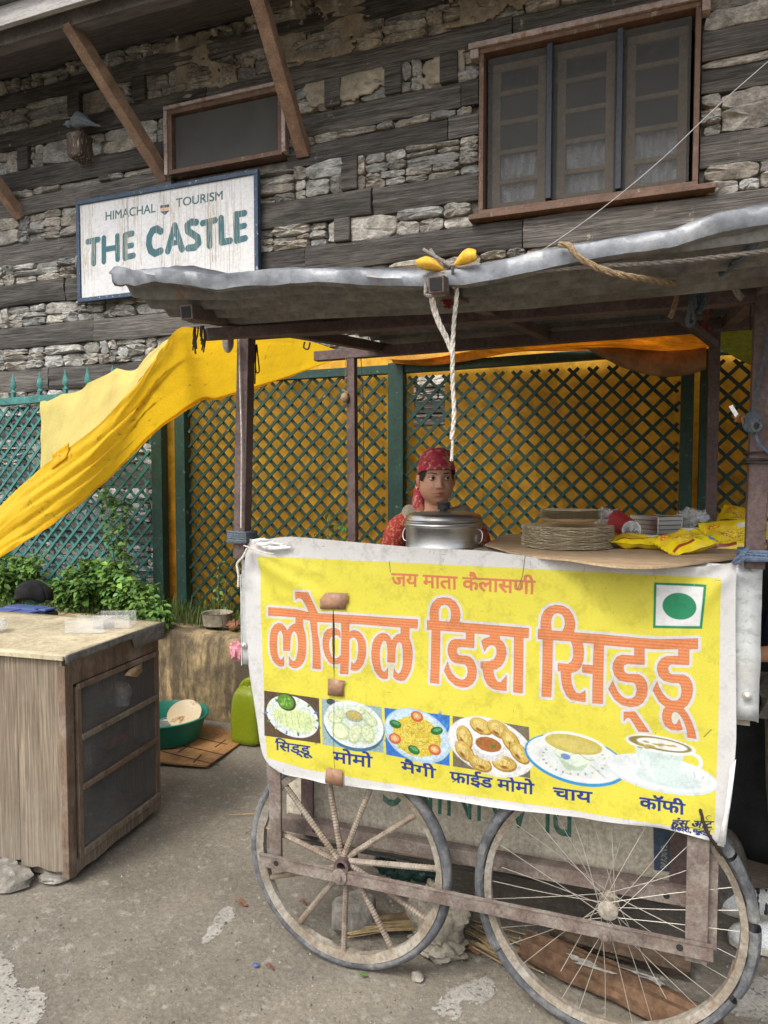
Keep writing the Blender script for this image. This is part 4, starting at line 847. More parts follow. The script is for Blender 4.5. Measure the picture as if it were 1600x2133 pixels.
# roof sheet
lip = [PY(*q, 1.44) for q in ((236,562),(300,560),(360,561),(420,570),(455,574),(520,566),(600,562),(660,560),(800,562),(900,566),(960,560),(1050,545),(1150,522),(1300,494),(1400,482),(1450,464),(1500,446),(1600,428),(1700,412),(1850,395))]
lx = [p[0] for p in lip]; lz = [p[2] for p in lip]
PROF = [(1.52,.026),(1.47,.006),(1.442,.003),(1.436,-.003),(1.433,-.018),(1.436,-.032),(1.446,-.036)]
y = 1.455
while y < 3.05: PROF.append((y, None)); y += .0045 if y < 1.66 else .0135
TRY = (1.46, 1.50, 1.55, 1.61, 1.67); TRX = (240,300,471,646,891,1100,1600,1800)
TRZ = []
for Y_, row in zip(TRY, ((590,590,590,590,583,566,505,480),(612,622,624,612,603,590,530,506),(630,643,645,630,622,610,553,530),(648,661,664,648,640,628,575,553),(662,676,680,668,655,645,598,578))):
    P_ = [PY(a, b, Y_) for a, b in zip(TRX, row)]; TRZ.append(([p[0] for p in P_], [p[2] for p in P_]))
def envelope(x, y):
    zz = [float(np.interp(x, *t)) for t in TRZ]; return float(np.interp(y, TRY, zz))
def roofpt(u, i):
    x = lx[0]+(.95-lx[0])*u; y, dz = PROF[i]; xl = x
    fz = float(np.interp(x, lx, lz)); bent = max(0, 1-(x-lx[0])/.22)
    if dz is not None:
        return (xl-(.012*bent*(i == 3)), y+.006*nz(x*5, i*.3, 2)+.004*nz(x*17, i, 3), fz+dz+(.004+.008*bent)*nz(x*7, i*.5, 4)+.003*nz(x*21, i*.7, 8)-.012*bent*nz(x*30, i, 1))
    t = (y-1.465)/(FRY-1.465); zf = fz-.040; zb = float(np.interp(x, [fL[0], fR[0]], [fL[2], fR[2]]))+.046
    zz = zf*(1-t)+zb*t if t < 1 else zb+(bz+.062-zb)*min(1, (y-FRY)/(REY-FRY))
    amp = .016; ki = float(np.interp(y, TRY+(1.80,1.93,2.06,2.19,2.32,2.45,2.58,2.71,2.84,2.97,3.10), range(16))); ph_ = abs(math.sin(ki*math.pi)); wav = (.014 if y < 1.67 else .03)*ph_**1.7
    if y < 1.67: zz = envelope(x, y)
    else: e_ = envelope(x, 1.67); zz = e_+(zb-e_)*(y-1.67)/(FRY-1.67) if y < FRY else zb+(bz+.062-zb)*min(1, (y-FRY)/(REY-FRY))
    return (xl+.13*min(1,max(0,t))*(1-u)**6+.01*nz(y*30,3,1)*(1 if u < .005 else 0), y, zz+wav+.006*nz(x*2.3, y*3, 6))
rs = MB(); NP = len(PROF)-1
rs.grid(lambda u, v: roofpt(u, min(int(round(v*NP)), NP)), 260, NP)
ro = rs.build('roof_sheet', ['tin', 'tin_under'], cart, angle=34, solid=.0018)
for p in ro.data.polygons:
    if (p.index // 260) >= 5: p.material_index = 1
# counter box: galvanised skin round the top half
for nm, q in (('front_panel', ((PY(499,1138,FRY)[0], FRY+.012, .905), (PY(1590,1172,FRY)[0], FRY+.016, 1.286))), ('rear_panel', ((-1.215, REY+.03, .90), (.235, REY+.034, 1.19))), ('side_panel', ((-1.222, FRY+.017, .90), (-1.218, REY+.029, 1.19))), ('side_panel', ((.238, FRY+.017, .90), (.242, REY+.029, 1.28)))):
    m_ = MB(); (x0,y0,z0), (x1,y1,z1) = q
    if nm == 'front_panel': m_.grid(lambda u, v: (x0+(x1-x0)*u+.004*nz(v*9, u*2, 3), y0+.004*nz(u*7, v*5, 2), z0+(z1-z0)*v+(.006*nz(u*30, 2, 2) if v < .01 else 0)), 60, 12); m_.build(nm, 'galv', cart, solid=.002)
    else: m_.box(*q); m_.build(nm, 'galv', cart, smooth=False)
m_ = MB(); m_.box((-1.20, FRY+.02, 1.165), (-.515, REY+.02, 1.19)); m_.build('counter_top', 'ply', cart, smooth=False)
m_ = MB(); m_.box((-.513, FRY+.03, 1.255), (.225, 2.66, 1.280)); m_.build('counter_top', 'ply', cart, smooth=False)
m_ = MB(); m_.box((-1.20, FRY+.03, .885), (.225, REY+.02, .90)); m_.build('shelf_board', 'ply', cart, smooth=False)
for px, py in ((1574,1182),(1557,1450),(505,1141),(508,1345)):
    p = PY(px, py, FRY+.006); m_ = MB(); m_.lathe(p, [(.0001,-.002),(.011,-.002),(.011,.001),(.006,.002),(.006,.006),(.0001,.008)], 14, axis=(0,-1,0)); m_.build('bolt', 'bolt', cart)
# under frame: legs, rails
tubebar('leg', (-1.098, FRY+.012, .285), (-1.098, FRY+.012, .90), .012, 'steel_dusty', hg=.042)
m_ = MB(); m_.bar((-1.115, FRY+.03, .30), (-1.115, FRY+.03, .90), .008, .045); m_.build('leg_flange', 'steel_dusty', cart, smooth=False)
tubebar('leg', (.114, FRY+.010, .27), (.114, FRY+.010, .90), .014, 'steel_dusty', hg=.052)
m_ = MB(); m_.bar((.140, FRY+.03, .30), (.140, FRY+.03, .90), .008, .045); m_.build('leg_flange', 'steel_dusty', cart, smooth=False)
for x in (-1.075, .075): tubebar('leg', (x, 2.085, .30), (x, 2.085, .90), .012, 'steel', hg=.045)
for x in (-1.09, .10): tubebar('leg', (x, REY, 0), (x, REY, .90), .04, 'steel')
def flatrail(a, b, hg, th, holes, material):
    m_ = MB(); m_.bar(a, b, th, hg, seg=24, jit=.0006); o = m_.build('axle_rail', material, cart, smooth=False, bevel=.0015)
    m_ = MB(); yo = .02 if a[1] > 2 else -.001; m_.bar((a[0], a[1]+yo, a[2]+hg/2-.002), (b[0], b[1]+yo, b[2]+hg/2-.002), .036 if a[1] > 2 else .010, .004); m_.build('rail_flange', material, o, smooth=False)
    for x in holes:
        t = (x-a[0])/(b[0]-a[0]); z = a[2]+(b[2]-a[2])*t; h = MB(); h.lathe((x, a[1]-th/2-.0012, z), [(.0001,0),(.0085,0),(.0085,-.003),(.0001,-.003)], 16, axis=(0,-1,0)); h.build('bolt_hole', 'inside_dark', o)
    return o
flatrail((-1.145, FRY-.008, .296), (.153, FRY-.008, .311), .042, .006, (-1.085, .075), 'steel_dusty')
flatrail((-1.15, 2.05, .335), (.160, 2.05, .350), .044, .006, (-1.03, .045), 'steel_dusty')
m_ = MB(); m_.grid(lambda u, v: (-1.172+1.286*u, PLY_Y+.004*nz(u*4, v*3, 1), .255+.05*u+.36*v+.004*nz(u*40, 3, 1)*(v < .01)), 40, 10)
m_.build('plywood_board', 'ply_print', cart, uvfn=pl.uv, solid=.006)
m_ = MB(); m_.bar((-1.17, PLY_Y+.03, .245), (.115, PLY_Y+.03, .29), .05, .018, seg=8, jit=.002); m_.build('board_batten', 'timber', cart, smooth=False)
m_ = MB(); m_.box((-1.10, PLY_Y+.02, .62), (.10, REY-.04, .64)); m_.build('shelf_board', 'ply', cart, smooth=False)
# wheels
def ringtorus(mb, c, R_, r0, r1, n=72, k=10, wob=0, seed=0, a0=0, a1=2*math.pi):
    vs = []; cl = abs(a1-a0-2*math.pi) < 1e-6; N = n if cl else n+1
    for i in range(N):
        t = a0+(a1-a0)*i/n
        for j in range(k):
            s_ = 2*math.pi*j/k; q = 1+wob*nz(math.cos(t)*9+j, math.sin(t)*9, seed); rr = R_+r0*math.cos(s_)*q
            vs.append((c[0]+rr*math.cos(t), c[1]+r1*math.sin(s_)*q, c[2]+rr*math.sin(t)))
    fs = []
    for i in range(n):
        for j in range(k): a = i*k; b = ((i+1)%N)*k; fs.append((a+j, a+(j+1)%k, b+(j+1)%k, b+j))
    mb.add(vs, fs)
def rimring(mb, c, R_, w_, d_, n=96, seed=0, lump=0):
    """shallow channel section"""
    pr = [(R_,-w_),(R_+.004,-w_-.002),(R_+.004,w_+.002),(R_,w_),(R_-d_,w_*.6),(R_-d_,-w_*.6)]; k = len(pr); vs = []
    for i in range(n):
        t = 2*math.pi*i/n
        for j, (r_, y_) in enumerate(pr): q = lump*max(0, nz(math.cos(t)*6, math.sin(t)*6, seed+j)) if j > 3 else 0; vs.append((c[0]+(r_-q)*math.cos(t), c[1]+y_, c[2]+(r_-q)*math.sin(t)))
    mb.add(vs, [(i*k+j, i*k+(j+1)%k, ((i+1)%n)*k+(j+1)%k, ((i+1)%n)*k+j) for i in range(n) for j in range(k)])
WYc = FRY+.030
wc = (-.862, WYc, .331)
wl = thing('wheel', wc, None, None); wl.parent = cart; wl.location = Vector(wc)-WLOC['food_cart']; wl['label'] = 'dusty solid wheel with ribbed bar spokes'
m_ = MB(); ringtorus(m_, wc, .318, .016, .020, wob=.08, seed=1, k=12); m_.build('tyre', 'tyre', wl)
m_ = MB(); rimring(m_, wc, .303, .017, .016, lump=.014, seed=3); m_.build('rim', 'rim', wl, angle=30)
for s in range(11):
    t = R(6+s*360/11); m_ = MB(); n_ = 60; a = Vector((wc[0]+.018*math.cos(t+.5), wc[1]-.02+.008*(s%2), wc[2]+.018*math.sin(t+.5))); b = Vector((wc[0]+.287*math.cos(t), wc[1]+.004*(s%2), wc[2]+.287*math.sin(t)))
    m_.tube([a.lerp(b, i/n_) for i in range(n_+1)], [.0082+(.0015 if i%2 else 0) for i in range(n_+1)], 8); m_.build('spoke', 'rebar', wl, angle=20)
m_ = MB(); m_.lathe((wc[0], wc[1]+.03, wc[2]), [(.012,0),(.024,0),(.024,.075),(.014,.075),(.014,.03)], 20, axis=(0,-1,0)); m_.build('hub', 'steel', wl)
m_ = MB(); m_.lathe((wc[0]-.006, FRY-.012, .300), [(.0001,0),(.024,0),(.024,.003),(.009,.004),(.009,.012),(.0001,.014)], 18, axis=(0,-1,0)); m_.build('axle_nut', 'steel_dusty', wl)
wc = (-.100, WYc, .358)
wr = thing('wheel', wc, None, None); wr.parent = cart; wr.location = Vector(wc)-WLOC['food_cart']; wr['label'] = 'bicycle wheel with thin wire spokes and a torn tyre'
m_ = MB(); ringtorus(m_, wc, .341, .013, .017, wob=.12, seed=8, k=10, n=96); m_.build('inner_tube', 'tyre_dark', wr)
for a0, a1 in ((78,212),(212.5,330),(-27,3),(7,33),(34.5,76)):
    m_ = MB(); ringtorus(m_, wc, .345+random.uniform(0,.004), .016, .021+random.uniform(0,.003), n=int((a1-a0)/3)+2, k=10, wob=.16, seed=a0, a0=R(a0), a1=R(a1)); m_.build('tyre', 'tyre', wr)
m_ = MB(); rimring(m_, wc, .329, .016, .013, lump=.006, seed=5); m_.build('rim', 'rim', wr, angle=30)
sp = []
for s in range(32):
    t = R(s*360/32+random.uniform(-2,2)); th = t+(.95 if (s//2)%2 else -.95); side = .022 if s%2 else -.022; br_ = random.random() < .12
    a = Vector((wc[0]+.022*math.cos(th), wc[1]+side, wc[2]+.022*math.sin(th))); b = Vector((wc[0]+.316*math.cos(t), wc[1], wc[2]+.316*math.sin(t)))
    if br_: b = a.lerp(b, random.uniform(.55,.9))+Vector((random.uniform(-.03,.03), -.01, random.uniform(-.03,.03)))
    m_ = MB(); mid = a.lerp(b, .5)+Vector((random.uniform(-.006,.006),0,random.uniform(-.006,.006))); m_.tube(smooth_path([a, mid, b], 6), .0010, 5); m_.build('spoke', 'wirespoke', wr)
m_ = MB(); m_.lathe((wc[0], wc[1]+.04, wc[2]), [(.008,0),(.026,.012),(.026,.016),(.014,.02),(.015,.06),(.026,.064),(.026,.068),(.012,.075)], 20, axis=(0,-1,0)); m_.build('hub', 'rim', wr)
m_ = MB(); m_.lathe((wc[0]-.004, FRY-.012, PY(1262,1945,FRY)[2]), [(.0001,0),(.018,0),(.018,.003),(.009,.004),(.009,.011),(.0001,.013)], 6, axis=(0,-1,0)); m_.build('axle_nut', 'steel_dusty', wr)
# ends of the cart's far wheels are hidden by the plywood; a stop block carries the rear legs

# ------------------------------------------------------------------ the menu banner, tied over the front of the cart
topc = [(520,1122),(548,1124),(600,1118),(660,1122),(760,1131),(850,1139),(1000,1147),(1060,1154),(1120,1163),(1200,1173),(1300,1180),(1400,1182),(1480,1179),(1534,1171)]
botc = [(560,1594),(590,1612),(640,1622),(700,1634),(800,1646),(900,1661),(1050,1684),(1200,1703),(1350,1724),(1430,1738),(1493,1757),(1510,1762)]
lefc = [(520,1122),(512,1165),(513,1240),(516,1330),(524,1420),(535,1510),(546,1570),(560,1594)]
rigc = [(1534,1170),(1532,1260),(1533,1400),(1533,1550),(1522,1660),(1512,1762)]
def arc(pts):
    P = [PY(*p, BY) for p in pts]; return smooth_path(P, 60)
TC, BC, LC, RC = arc(topc), arc(botc), arc(lefc), arc(rigc)
def samp(c, k): t = k*60; i = min(int(t), 59); return c[i]*(1-(t-i))+c[i+1]*(t-i)
def byw(x, z):
    """folds: metres towards the viewer"""
    d = 0
    def fold(ax, az, bx, bz, amp, wd):
        dx, dz = bx-ax, bz-az; L = math.hypot(dx, dz); t = ((x-ax)*dx+(z-az)*dz)/(L*L); n = ((x-ax)*-dz+(z-az)*dx)/L
        return amp*math.exp(-(n/wd)**2)*(max(0, min(1, 1-t)) if 0 <= t <= 1 else 0)*min(1, max(0, t*6))
    d += fold(-1.17,1.27,-.80,1.06,.014,.022)+fold(-1.17,1.26,-1.0,.98,-.010,.025)+fold(-1.17,1.28,-.86,1.19,.009,.015)+fold(.17,1.28,.05,1.10,.012,.018)+fold(.17,1.28,-.02,1.19,-.008,.014)
    d += .010*nz(x*2.6, z*2.2, 3)+.006*nz(x*6+z*5, z*3, 6)+.0018*nz(x*19, z*17, 2)
    d += .012*math.exp(-((z-1.30)/.02)**2)*0
    return max(d, -.003)
def bpt(u, v):
    L, R_, T, B = samp(LC, v), samp(RC, v), samp(TC, u), samp(BC, u)
    c00, c10, c01, c11 = TC[0], TC[60], BC[0], BC[60]
    p = (1-u)*L+u*R_+(1-v)*T+v*B-((1-u)*(1-v)*c00+u*(1-v)*c10+(1-u)*v*c01+u*v*c11)
    return p
XT = PY(697,1450,BY)[0]; ZT0, ZT1, ZT2 = PY(697,1262,BY)[2], PY(697,1385,BY)[2], PY(697,1600,BY)[2]
def gap(z):
    if ZT1-.03 < z < ZT0: k = (z-(ZT1-.03))/(ZT0-ZT1+.03); return .0065*math.sin(math.pi*k)**.8
    if ZT2 < z <= ZT1-.03: return .0011
    return 0
bt = thing('menu_banner', (-.5, BY, .6), 'torn yellow menu banner with orange Hindi lettering and food pictures, tied to the cart front', 'banner')
NU, NV = 150, 76
def solve_u(v):
    lo, hi = 0., 1.
    for _ in range(30):
        mid = (lo+hi)/2
        if bpt(mid, v)[0] < XT: lo = mid
        else: hi = mid
    return lo
UT = [solve_u(j/NV) for j in range(NV+1)]
bm_ = MB()
for side in (0, 1):
    n = 30 if side == 0 else 120
    def fn(u, v, side=side):
        j = int(round(v*NV)); ut = UT[j]; uu = ut*u if side == 0 else ut+(1-ut)*u; p = bpt(uu, v); k = (u if side == 0 else 1-u); sgn = -1 if side == 0 else 1
        g_ = gap(p[2])*max(0, 1-(1-k)*6); lift = gap(p[2])*.9*max(0, 1-(1-k)*4)
        ex = min(uu, 1-uu, v, 1-v)
        return (p[0]+sgn*g_*.5, p[1]-byw(p[0], p[2])-lift*(1 if side == 0 else .3)-(.012*math.exp(-ex*60) if v > .5 else 0)*nz(p[0]*9, p[2]*9, 7), p[2])
    bm_.grid(fn, n, NV, flip=True)
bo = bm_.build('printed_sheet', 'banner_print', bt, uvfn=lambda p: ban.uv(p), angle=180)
def banner_patch(poly, name, material):
    P = [PY(*q, BY) for q in poly]; c = sum(P)/len(P); m_ = MB(); n = len(P)
    vs = [(p[0], p[1]-byw(p[0], p[2])-.0075, p[2]) for p in P]+[(c[0], c[1]-byw(c[0], c[2])-.0085, c[2])]
    m_.add(vs, [(i, (i+1)%n, n) for i in range(n)]); return m_.build(name, material, bt, solid=.0008)
banner_patch([(671,1259),(671,1247),(682,1233),(727,1234),(728,1252),(723,1257),(722,1268),(671,1267)], 'tape_patch', 'tape')
banner_patch([(687,1411),(722,1417),(717,1428),(718,1449),(686,1446)], 'tape_patch', 'tape')
banner_patch([(682,1597),(716,1601),(717,1637),(680,1628)], 'tape_patch', 'tape')
# white hem folded back at the lower right corner
m_ = MB(); hp = [PY(*q, BY-.012) for q in ((1521,1600),(1533,1580),(1524,1660),(1508,1763),(1494,1760),(1510,1690))]; m_.add([(p[0], p[1]-.004*(i%2), p[2]) for i, p in enumerate(hp)], [(0,1,2,5),(5,2,3,4)]); m_.build('folded_hem', 'whitepaper', bt, solid=.0015)
# bunched corner with its ties
m_ = MB()
for k in range(7):
    a = PY(528+k*4, 1128+k*2, BY-.02); b = PY(552+k*9, 1122+k*3, BY-.012); m_.tube(smooth_path([a, (a+b)/2+np.array([0,-.008,.006*math.sin(k*2)]), b], 8), [.006]*5+[.0035]*4, 6)
m_.build('bunched_corner', 'whitepaper', bt)

# ------------------------------------------------------------------ big yellow tarpaulin stretched from the cart roof to the lower left
E1 = [PY(85,837,4.14), PY(130,822,4.05), PY(180,801,3.85), PY(235,769,3.5), PY(282,765,3.2), PY(325,720,2.8), PY(372,684,2.32)]
E0 = [PY(85,1010,4.05), PY(120,975,3.8), PY(190,905,3.4), PY(250,850,3.05), PY(295,792,2.75), PY(335,735,2.5), PY(374,685,2.30)]
t1 = [PY(-160,1215,2.75), PY(0,1055,2.62), PY(80,980,2.56), PY(200,888,2.48), PY(290,792,2.40), PY(340,722,2.34), PY(376,683,2.28), PY(430,688,2.34), PY(500,694,2.6), PY(580,700,3.1), PY(660,715,3.6), PY(722,738,4.05)]
b1 = [PY(-160,1262,2.62), PY(0,1160,2.55), PY(85,1108,2.55), PY(165,1052,2.58), PY(255,972,2.62), PY(320,906,2.66), PY(415,838,2.75), PY(455,832,2.85), PY(520,812,3.05), PY(600,786,3.45), PY(665,762,3.8), PY(722,742,4.05)]
T1, B1 = smooth_path(t1, 160), smooth_path(b1, 160)
def frontf(u, v):
    i = min(int(u*160), 159); f = u*160-i; a = T1[i]*(1-f)+T1[i+1]*f; b = B1[i]*(1-f)+B1[i+1]*f; p = a*(1-v)+b*v
    # creases fan out from the tied corner
    k = u*1.0; fa_ = math.sin(v*13+2.6*nz(u*3, v*1.5, 4)); fan = (1-2*abs(fa_)**.7)*(.6+.5*nz(u*2, v*2, 8)); env = math.sin(math.pi*v)**.6
    amp = .026*env*max(0, 1-abs(u-.42)*1.6)
    return (p[0], p[1]+fan*amp+.02*nz(u*6, v*3, 2)*env+.012*(abs(nz(u*13, v*6, 1))-.2)+.005*nz(u*34, v*12, 7)-.05*math.sin(math.pi*v)*(.4), p[2]+.008*nz(u*25, 0, 3)*(v > .99)-.012*math.sin(math.pi*v))
m_ = MB(); m_.grid(frontf, 200, 44, flip=True)
hem_ = MB(); hem_.grid(lambda u, v: tuple(np.array(frontf(u, .955+.045*v))+np.array([0,-.003,0])), 200, 2, flip=True)
tp = thing('yellow_tarpaulin', PY(250,1000,2.6), 'large bright yellow tarpaulin stretched from the cart roof to the lower left', 'tarpaulin')
m_.build('awning_sheet', 'tarp', tp, angle=180); hem_.build('hem', 'tarp', tp, angle=180)
Eh, El = smooth_path(E1, 80), smooth_path(E0, 80)
def backf(u, v):
    i = min(int(u*80), 79); f = u*80-i; a = Eh[i]*(1-f)+Eh[i+1]*f; b = El[i]*(1-f)+El[i+1]*f; p = a*(1-v)+b*v
    return (p[0], p[1]+.016*math.sin(u*30+v*3)*math.sin(math.pi*min(1,u*1.05))+.02*nz(u*7, v*4, 5), p[2]-.012*abs(math.sin(u*18))*(1-v)*(u > .05))
m_ = MB(); m_.grid(backf, 90, 26, flip=True); m_.build('sunlit_flap', 'tarp_sunlit', tp, angle=180)  # sun on this side of the tarpaulin is painted by the paler colour
m_ = MB(); c = PY(122,940,2.50); m_.grid(lambda u, v: tuple(PY(108+29*u+8*v, 926+10*u+27*v, 2.49-.004*math.sin(u*3))), 5, 5, flip=True); po = None
def px_of(p):
    v = np.array(p)-np.array([0,0,CAM_H]); w_ = v @ FW; return CX+F_PX*(v @ RT)/w_, CY-F_PX*(v @ UP)/w_
uu, vv = min(((u, v) for u in np.linspace(.05,.45,81) for v in np.linspace(.05,.6,45)), key=lambda k: (px_of(frontf(*k))[0]-122)**2+(px_of(frontf(*k))[1]-942)**2)
m_ = MB(); m_.grid(lambda u, v: tuple(np.array(frontf(uu-.012+.024*u, vv-.10+.2*v))+np.array([-.002,-.005,.002])), 8, 8, flip=True); po = m_.build('corner_patch', 'tarp', tp, solid=.002, angle=180)
c = frontf(uu, vv); m_ = MB(); ringtorus(m_, (c[0]-.002, c[1]-.010, c[2]+.002), .010, .003, .003, n=20, k=8); m_.build('eyelet', 'tarp_sunlit', po)
# green-yellow awning beyond the cart's right end
q = [PY(1425,688,REY+.35), PY(1600,662,REY+.25), PY(1600,780,REY+.5), PY(1535,745,REY+.5), PY(1480,718,REY+.45)]
m_ = MB()
def rg(u, v): a = q[0]*(1-u)+q[1]*u; b = q[0]*(1-u)+q[2]*u; p = a*(1-v)+b*v; p = p+(q[1]-q[0])*u*.7*0; return (p[0], p[1]+.02*nz(u*4, v*3, 3), p[2])
m_.grid(lambda u, v: rg(u*1.8, v), 40, 12, flip=True); o = base(m_.build('green_tarpaulin', 'tarp_green', None, solid=.002), q[1]); tag(o, 'yellow-green tarpaulin under the right end of the tin roof', 'tarpaulin')
m_ = MB(); q2 = [PY(1235,705,REY+.9), PY(1470,735,REY+.8), PY(1440,790,REY+1.0), PY(1395,765,REY+1.0)]
m_.grid(lambda u, v: tuple((PY(1180+290*u, 700+12*u, 3.9)*(1-v)+PY(1240+230*u, 715+70*math.sin(math.pi*min(1,u*.62+.1)), 3.85)*v)+np.array([0,-.05*math.sin(math.pi*v)+.02*nz(u*8, v*3, 4),0])), 40, 12, flip=True)
o = base(m_.build('brown_tarpaulin', 'tarp_brown', None, solid=.003), PY(1390,740,3.9)); tag(o, 'sagging brown tarpaulin under the tin roof by the green fence posts', 'tarpaulin')
m_ = MB(); m_.grid(lambda u, v: (.20+1.3*u, REY+.10+.03*math.sin(u*17+2*nz(u*5, v*2, 1))*(1-v*.4), .08+1.16*v), 60, 16); o = base(m_.build('dark_curtain', 'darktarp', None, solid=.003), (.85, REY+.1, .08)); tag(o, 'dark charcoal sheet hanging behind the right end of the cart', 'cloth')

# ------------------------------------------------------------------ ropes and ties
def rope(name, pts, r, material, label, cat='rope', n=60, strands=3, group=None, parent=None, twist=95):
    P = smooth_path(pts, n); L = sum(np.linalg.norm(P[i+1]-P[i]) for i in range(n)); m_ = MB()
    if strands > 1:
        V = [Vector(p) for p in P]; ref = Vector((.3,1,.2))
        for s in range(strands):
            cc = []; acc = 0
            for i, p in enumerate(V):
                d = (V[min(i+1,n)]-V[max(i-1,0)]).normalized(); a = d.cross(ref).normalized(); b = d.cross(a); acc += (V[i]-V[i-1]).length if i else 0
                t = acc*twist/(r/.005)+2*math.pi*s/strands; cc.append(p+(a*math.cos(t)+b*math.sin(t))*r*.52)
            m_.tube(cc, r*.58, 6)
    else: m_.tube(P, r, 7)
    o = m_.build(name, material, parent)
    if parent is None: base(o, P[0]); tag(o, label, cat, group)
    return o
rt = thing('hanging_rope', PY(935,600,1.47), 'frayed white rope knotted round the roof tube, hanging over the stove', 'rope')
rope('strand', [PY(905,598,1.455), PY(903,625,1.45), PY(915,668,1.46), PY(930,700,1.47), PY(940,728,1.475), PY(944,748,1.48)], .0042, 'rope_white', None, n=70, parent=rt)
rope('strand', [PY(899,600,1.455), PY(898,630,1.45), PY(911,672,1.46), PY(928,706,1.47), PY(941,738,1.475)], .0032, 'rope_white', None, n=70, parent=rt)
rope('strand', [PY(953,575,1.45), PY(951,620,1.455), PY(945,680,1.47), PY(943,740,1.475), PY(943,800,1.48), PY(946,860,1.48), PY(941,915,1.48)], .0046, 'rope_white', None, n=120, parent=rt)
m_ = MB()
for k in range(9): a = PY(942,905,1.48); m_.tube(smooth_path([a, a+np.array([.006*nz(k,1),.004*nz(k,2),-.02]), a+np.array([.007*nz(k,3)-.002,.006*nz(k,4),-.045-.012*random.random()])], 6), .0011, 4)
m_.build('frayed_end', 'rope_white', rt)
m_ = MB()
c = PY(918,592,1.47)
for k in range(6):
    y = 1.437+.011*k; hw = .0185+.003*random.random(); m_.tube([(c[0]+hw*sx_+.002*nz(k,sx_), y+.004*nz(k,sz_), PY(915,592,y)[2]+hw*sz_) for sx_, sz_ in ((-1,-.9),(-1,.9),(-.8,1.05),(.8,1.05),(1.05,.8),(1.05,-.8),(.8,-1.05),(-.8,-1.05))], .0042, 6, closed=True)
for k in range(10): a = PY(938+RNG.randint(-14,14), 566+RNG.randint(-16,10), 1.45); m_.tube(smooth_path([a, a+RNG.normal(0,.012,3), a+RNG.normal(0,.02,3)], 6), .0035, 6)
m_.build('knot', 'rope_grey', rt)
rope('lashing_rope', [PY(948,573,1.445), PY(1010,573,1.445), PY(1100,566,1.44), PY(1220,556,1.45), PY(1400,545,1.46), PY(1600,522,1.47), PY(1700,505,1.48)], .0042, 'rope_grey', 'thin white rope running along the underside of the tin roof edge', n=220)
rope('brown_rope', [PY(1165,510,1.42), PY(1185,512,1.41), PY(1205,535,1.41), PY(1250,560,1.42), PY(1310,576,1.44), PY(1360,583,1.5), PY(1405,590,1.56)], .0062, 'rope_brown', 'thick brown coir rope draped over the tin roof edge', n=120)
bw = thing('yellow_bow', PY(930,560,1.44), 'bow of yellow cloth tied to the roof tube above the hanging rope', 'cloth')
for a, b, c2, nm in (((926,562),(866,543),(872,558),'bow_end'),((945,553),(992,522),(994,541),'bow_end')):
    m_ = MB(); p0, p1, p2 = PY(*a,1.44), PY(*b,1.415), PY(*c2,1.415)
    m_.grid(lambda u, v: tuple(p0*(1-u)+(p1*(1-v)+p2*v)*u+np.array([0,-.012*math.sin(math.pi*v)*math.sin(math.pi*min(1,u*.9)),.006*math.sin(u*3.1)+(.010*math.sin(math.pi*u)*(1 if v < .5 else -1)*abs(v-.5)*2)])), 14, 8); m_.build(nm, 'yellowcloth', bw, solid=.002)
rope('blue_rope', [PY(1700,380,1.44), PY(1600,478,1.46), PY(1560,520,1.48), PY(1520,558,1.55), PY(1480,582,1.66), PY(1455,592,1.75)], .006, 'rope_blue', 'dark blue rope stretched down over the tin roof to a knot', n=90)
kb = thing('rope_bundle', PY(1440,600,1.8), 'coiled dark blue rope bundle knotted under the roof beam', 'rope')
KY = 1.84
for pts in ([(1415,575),(1412,598),(1425,602),(1438,590),(1430,574),(1415,575)],[(1440,585),(1438,630),(1432,668),(1436,678),(1446,668),(1440,640),(1444,600)],[(1450,588),(1455,625),(1452,648)],[(1456,586),(1464,622),(1458,652)],[(1462,586),(1470,615),(1466,640)],[(1448,584),(1446,618),(1450,640)],[(1410,588),(1440,580),(1472,590)],[(1420,582),(1450,594),(1470,584)]):
    rope('coil', [PY(x, y, KY-.02*random.random()) for x, y in pts], .0048, 'rope_blue', None, n=60, parent=kb)
rope('coir_tail', [PY(1412,608,1.83), PY(1404,640,1.82), PY(1396,662,1.82)], .006, 'rope_brown', 'short frayed brown rope end hanging beside the blue rope bundle', n=40)
for nm, pts, lab, y in (('tinsel_garland', [(1480,640),(1474,655),(1470,668),(1472,682),(1474,692)], 'dusty red tinsel hanging on the rear right post', 2.70), ('tinsel_garland', [(1545,625),(1555,628),(1566,622),(1574,612)], 'red tinsel tuft hanging on a string beside the front right post', 1.92), ('tinsel_garland', [(1575,570),(1590,582),(1600,590),(1625,598)], 'red tinsel tied under the roof at the right post top', 1.80), ('tinsel_garland', [(925,615),(932,628),(938,634)], 'small faded red tinsel stuck under the roof tube knot', 1.52)):
    P = smooth_path([PY(*q, y) for q in pts], 10); m_ = MB()
    for i in range(130):
        c = P[RNG.randint(0, 11)]; d = RNG.normal(0,1,3); d /= np.linalg.norm(d); l = random.uniform(.006,.016); s_ = np.cross(d, [0,1,.3]); s_ /= np.linalg.norm(s_)+1e-6
        m_.add([c, c+d*l+s_*.0016, c+d*l*1.2-s_*.0016], [(0,1,2)])
    o = base(m_.build(nm, 'tinsel', None), P[0]); tag(o, lab, 'tinsel')
rope('hanging_string', [PY(1563,600,1.92), PY(1564,640,1.92), PY(1562,665,1.92), PY(1564,688,1.92)], .0018, 'cord_dark', 'thin dark string dangling below the red tinsel tuft', 'string', n=20, strands=1)
rope('beam_tie', [PY(1532,565,1.85), PY(1530,590,1.85), PY(1534,605,1.85), PY(1545,622,1.86)], .008, 'rope_grey', 'grey rag tied round the roof beam near the right post', n=40)
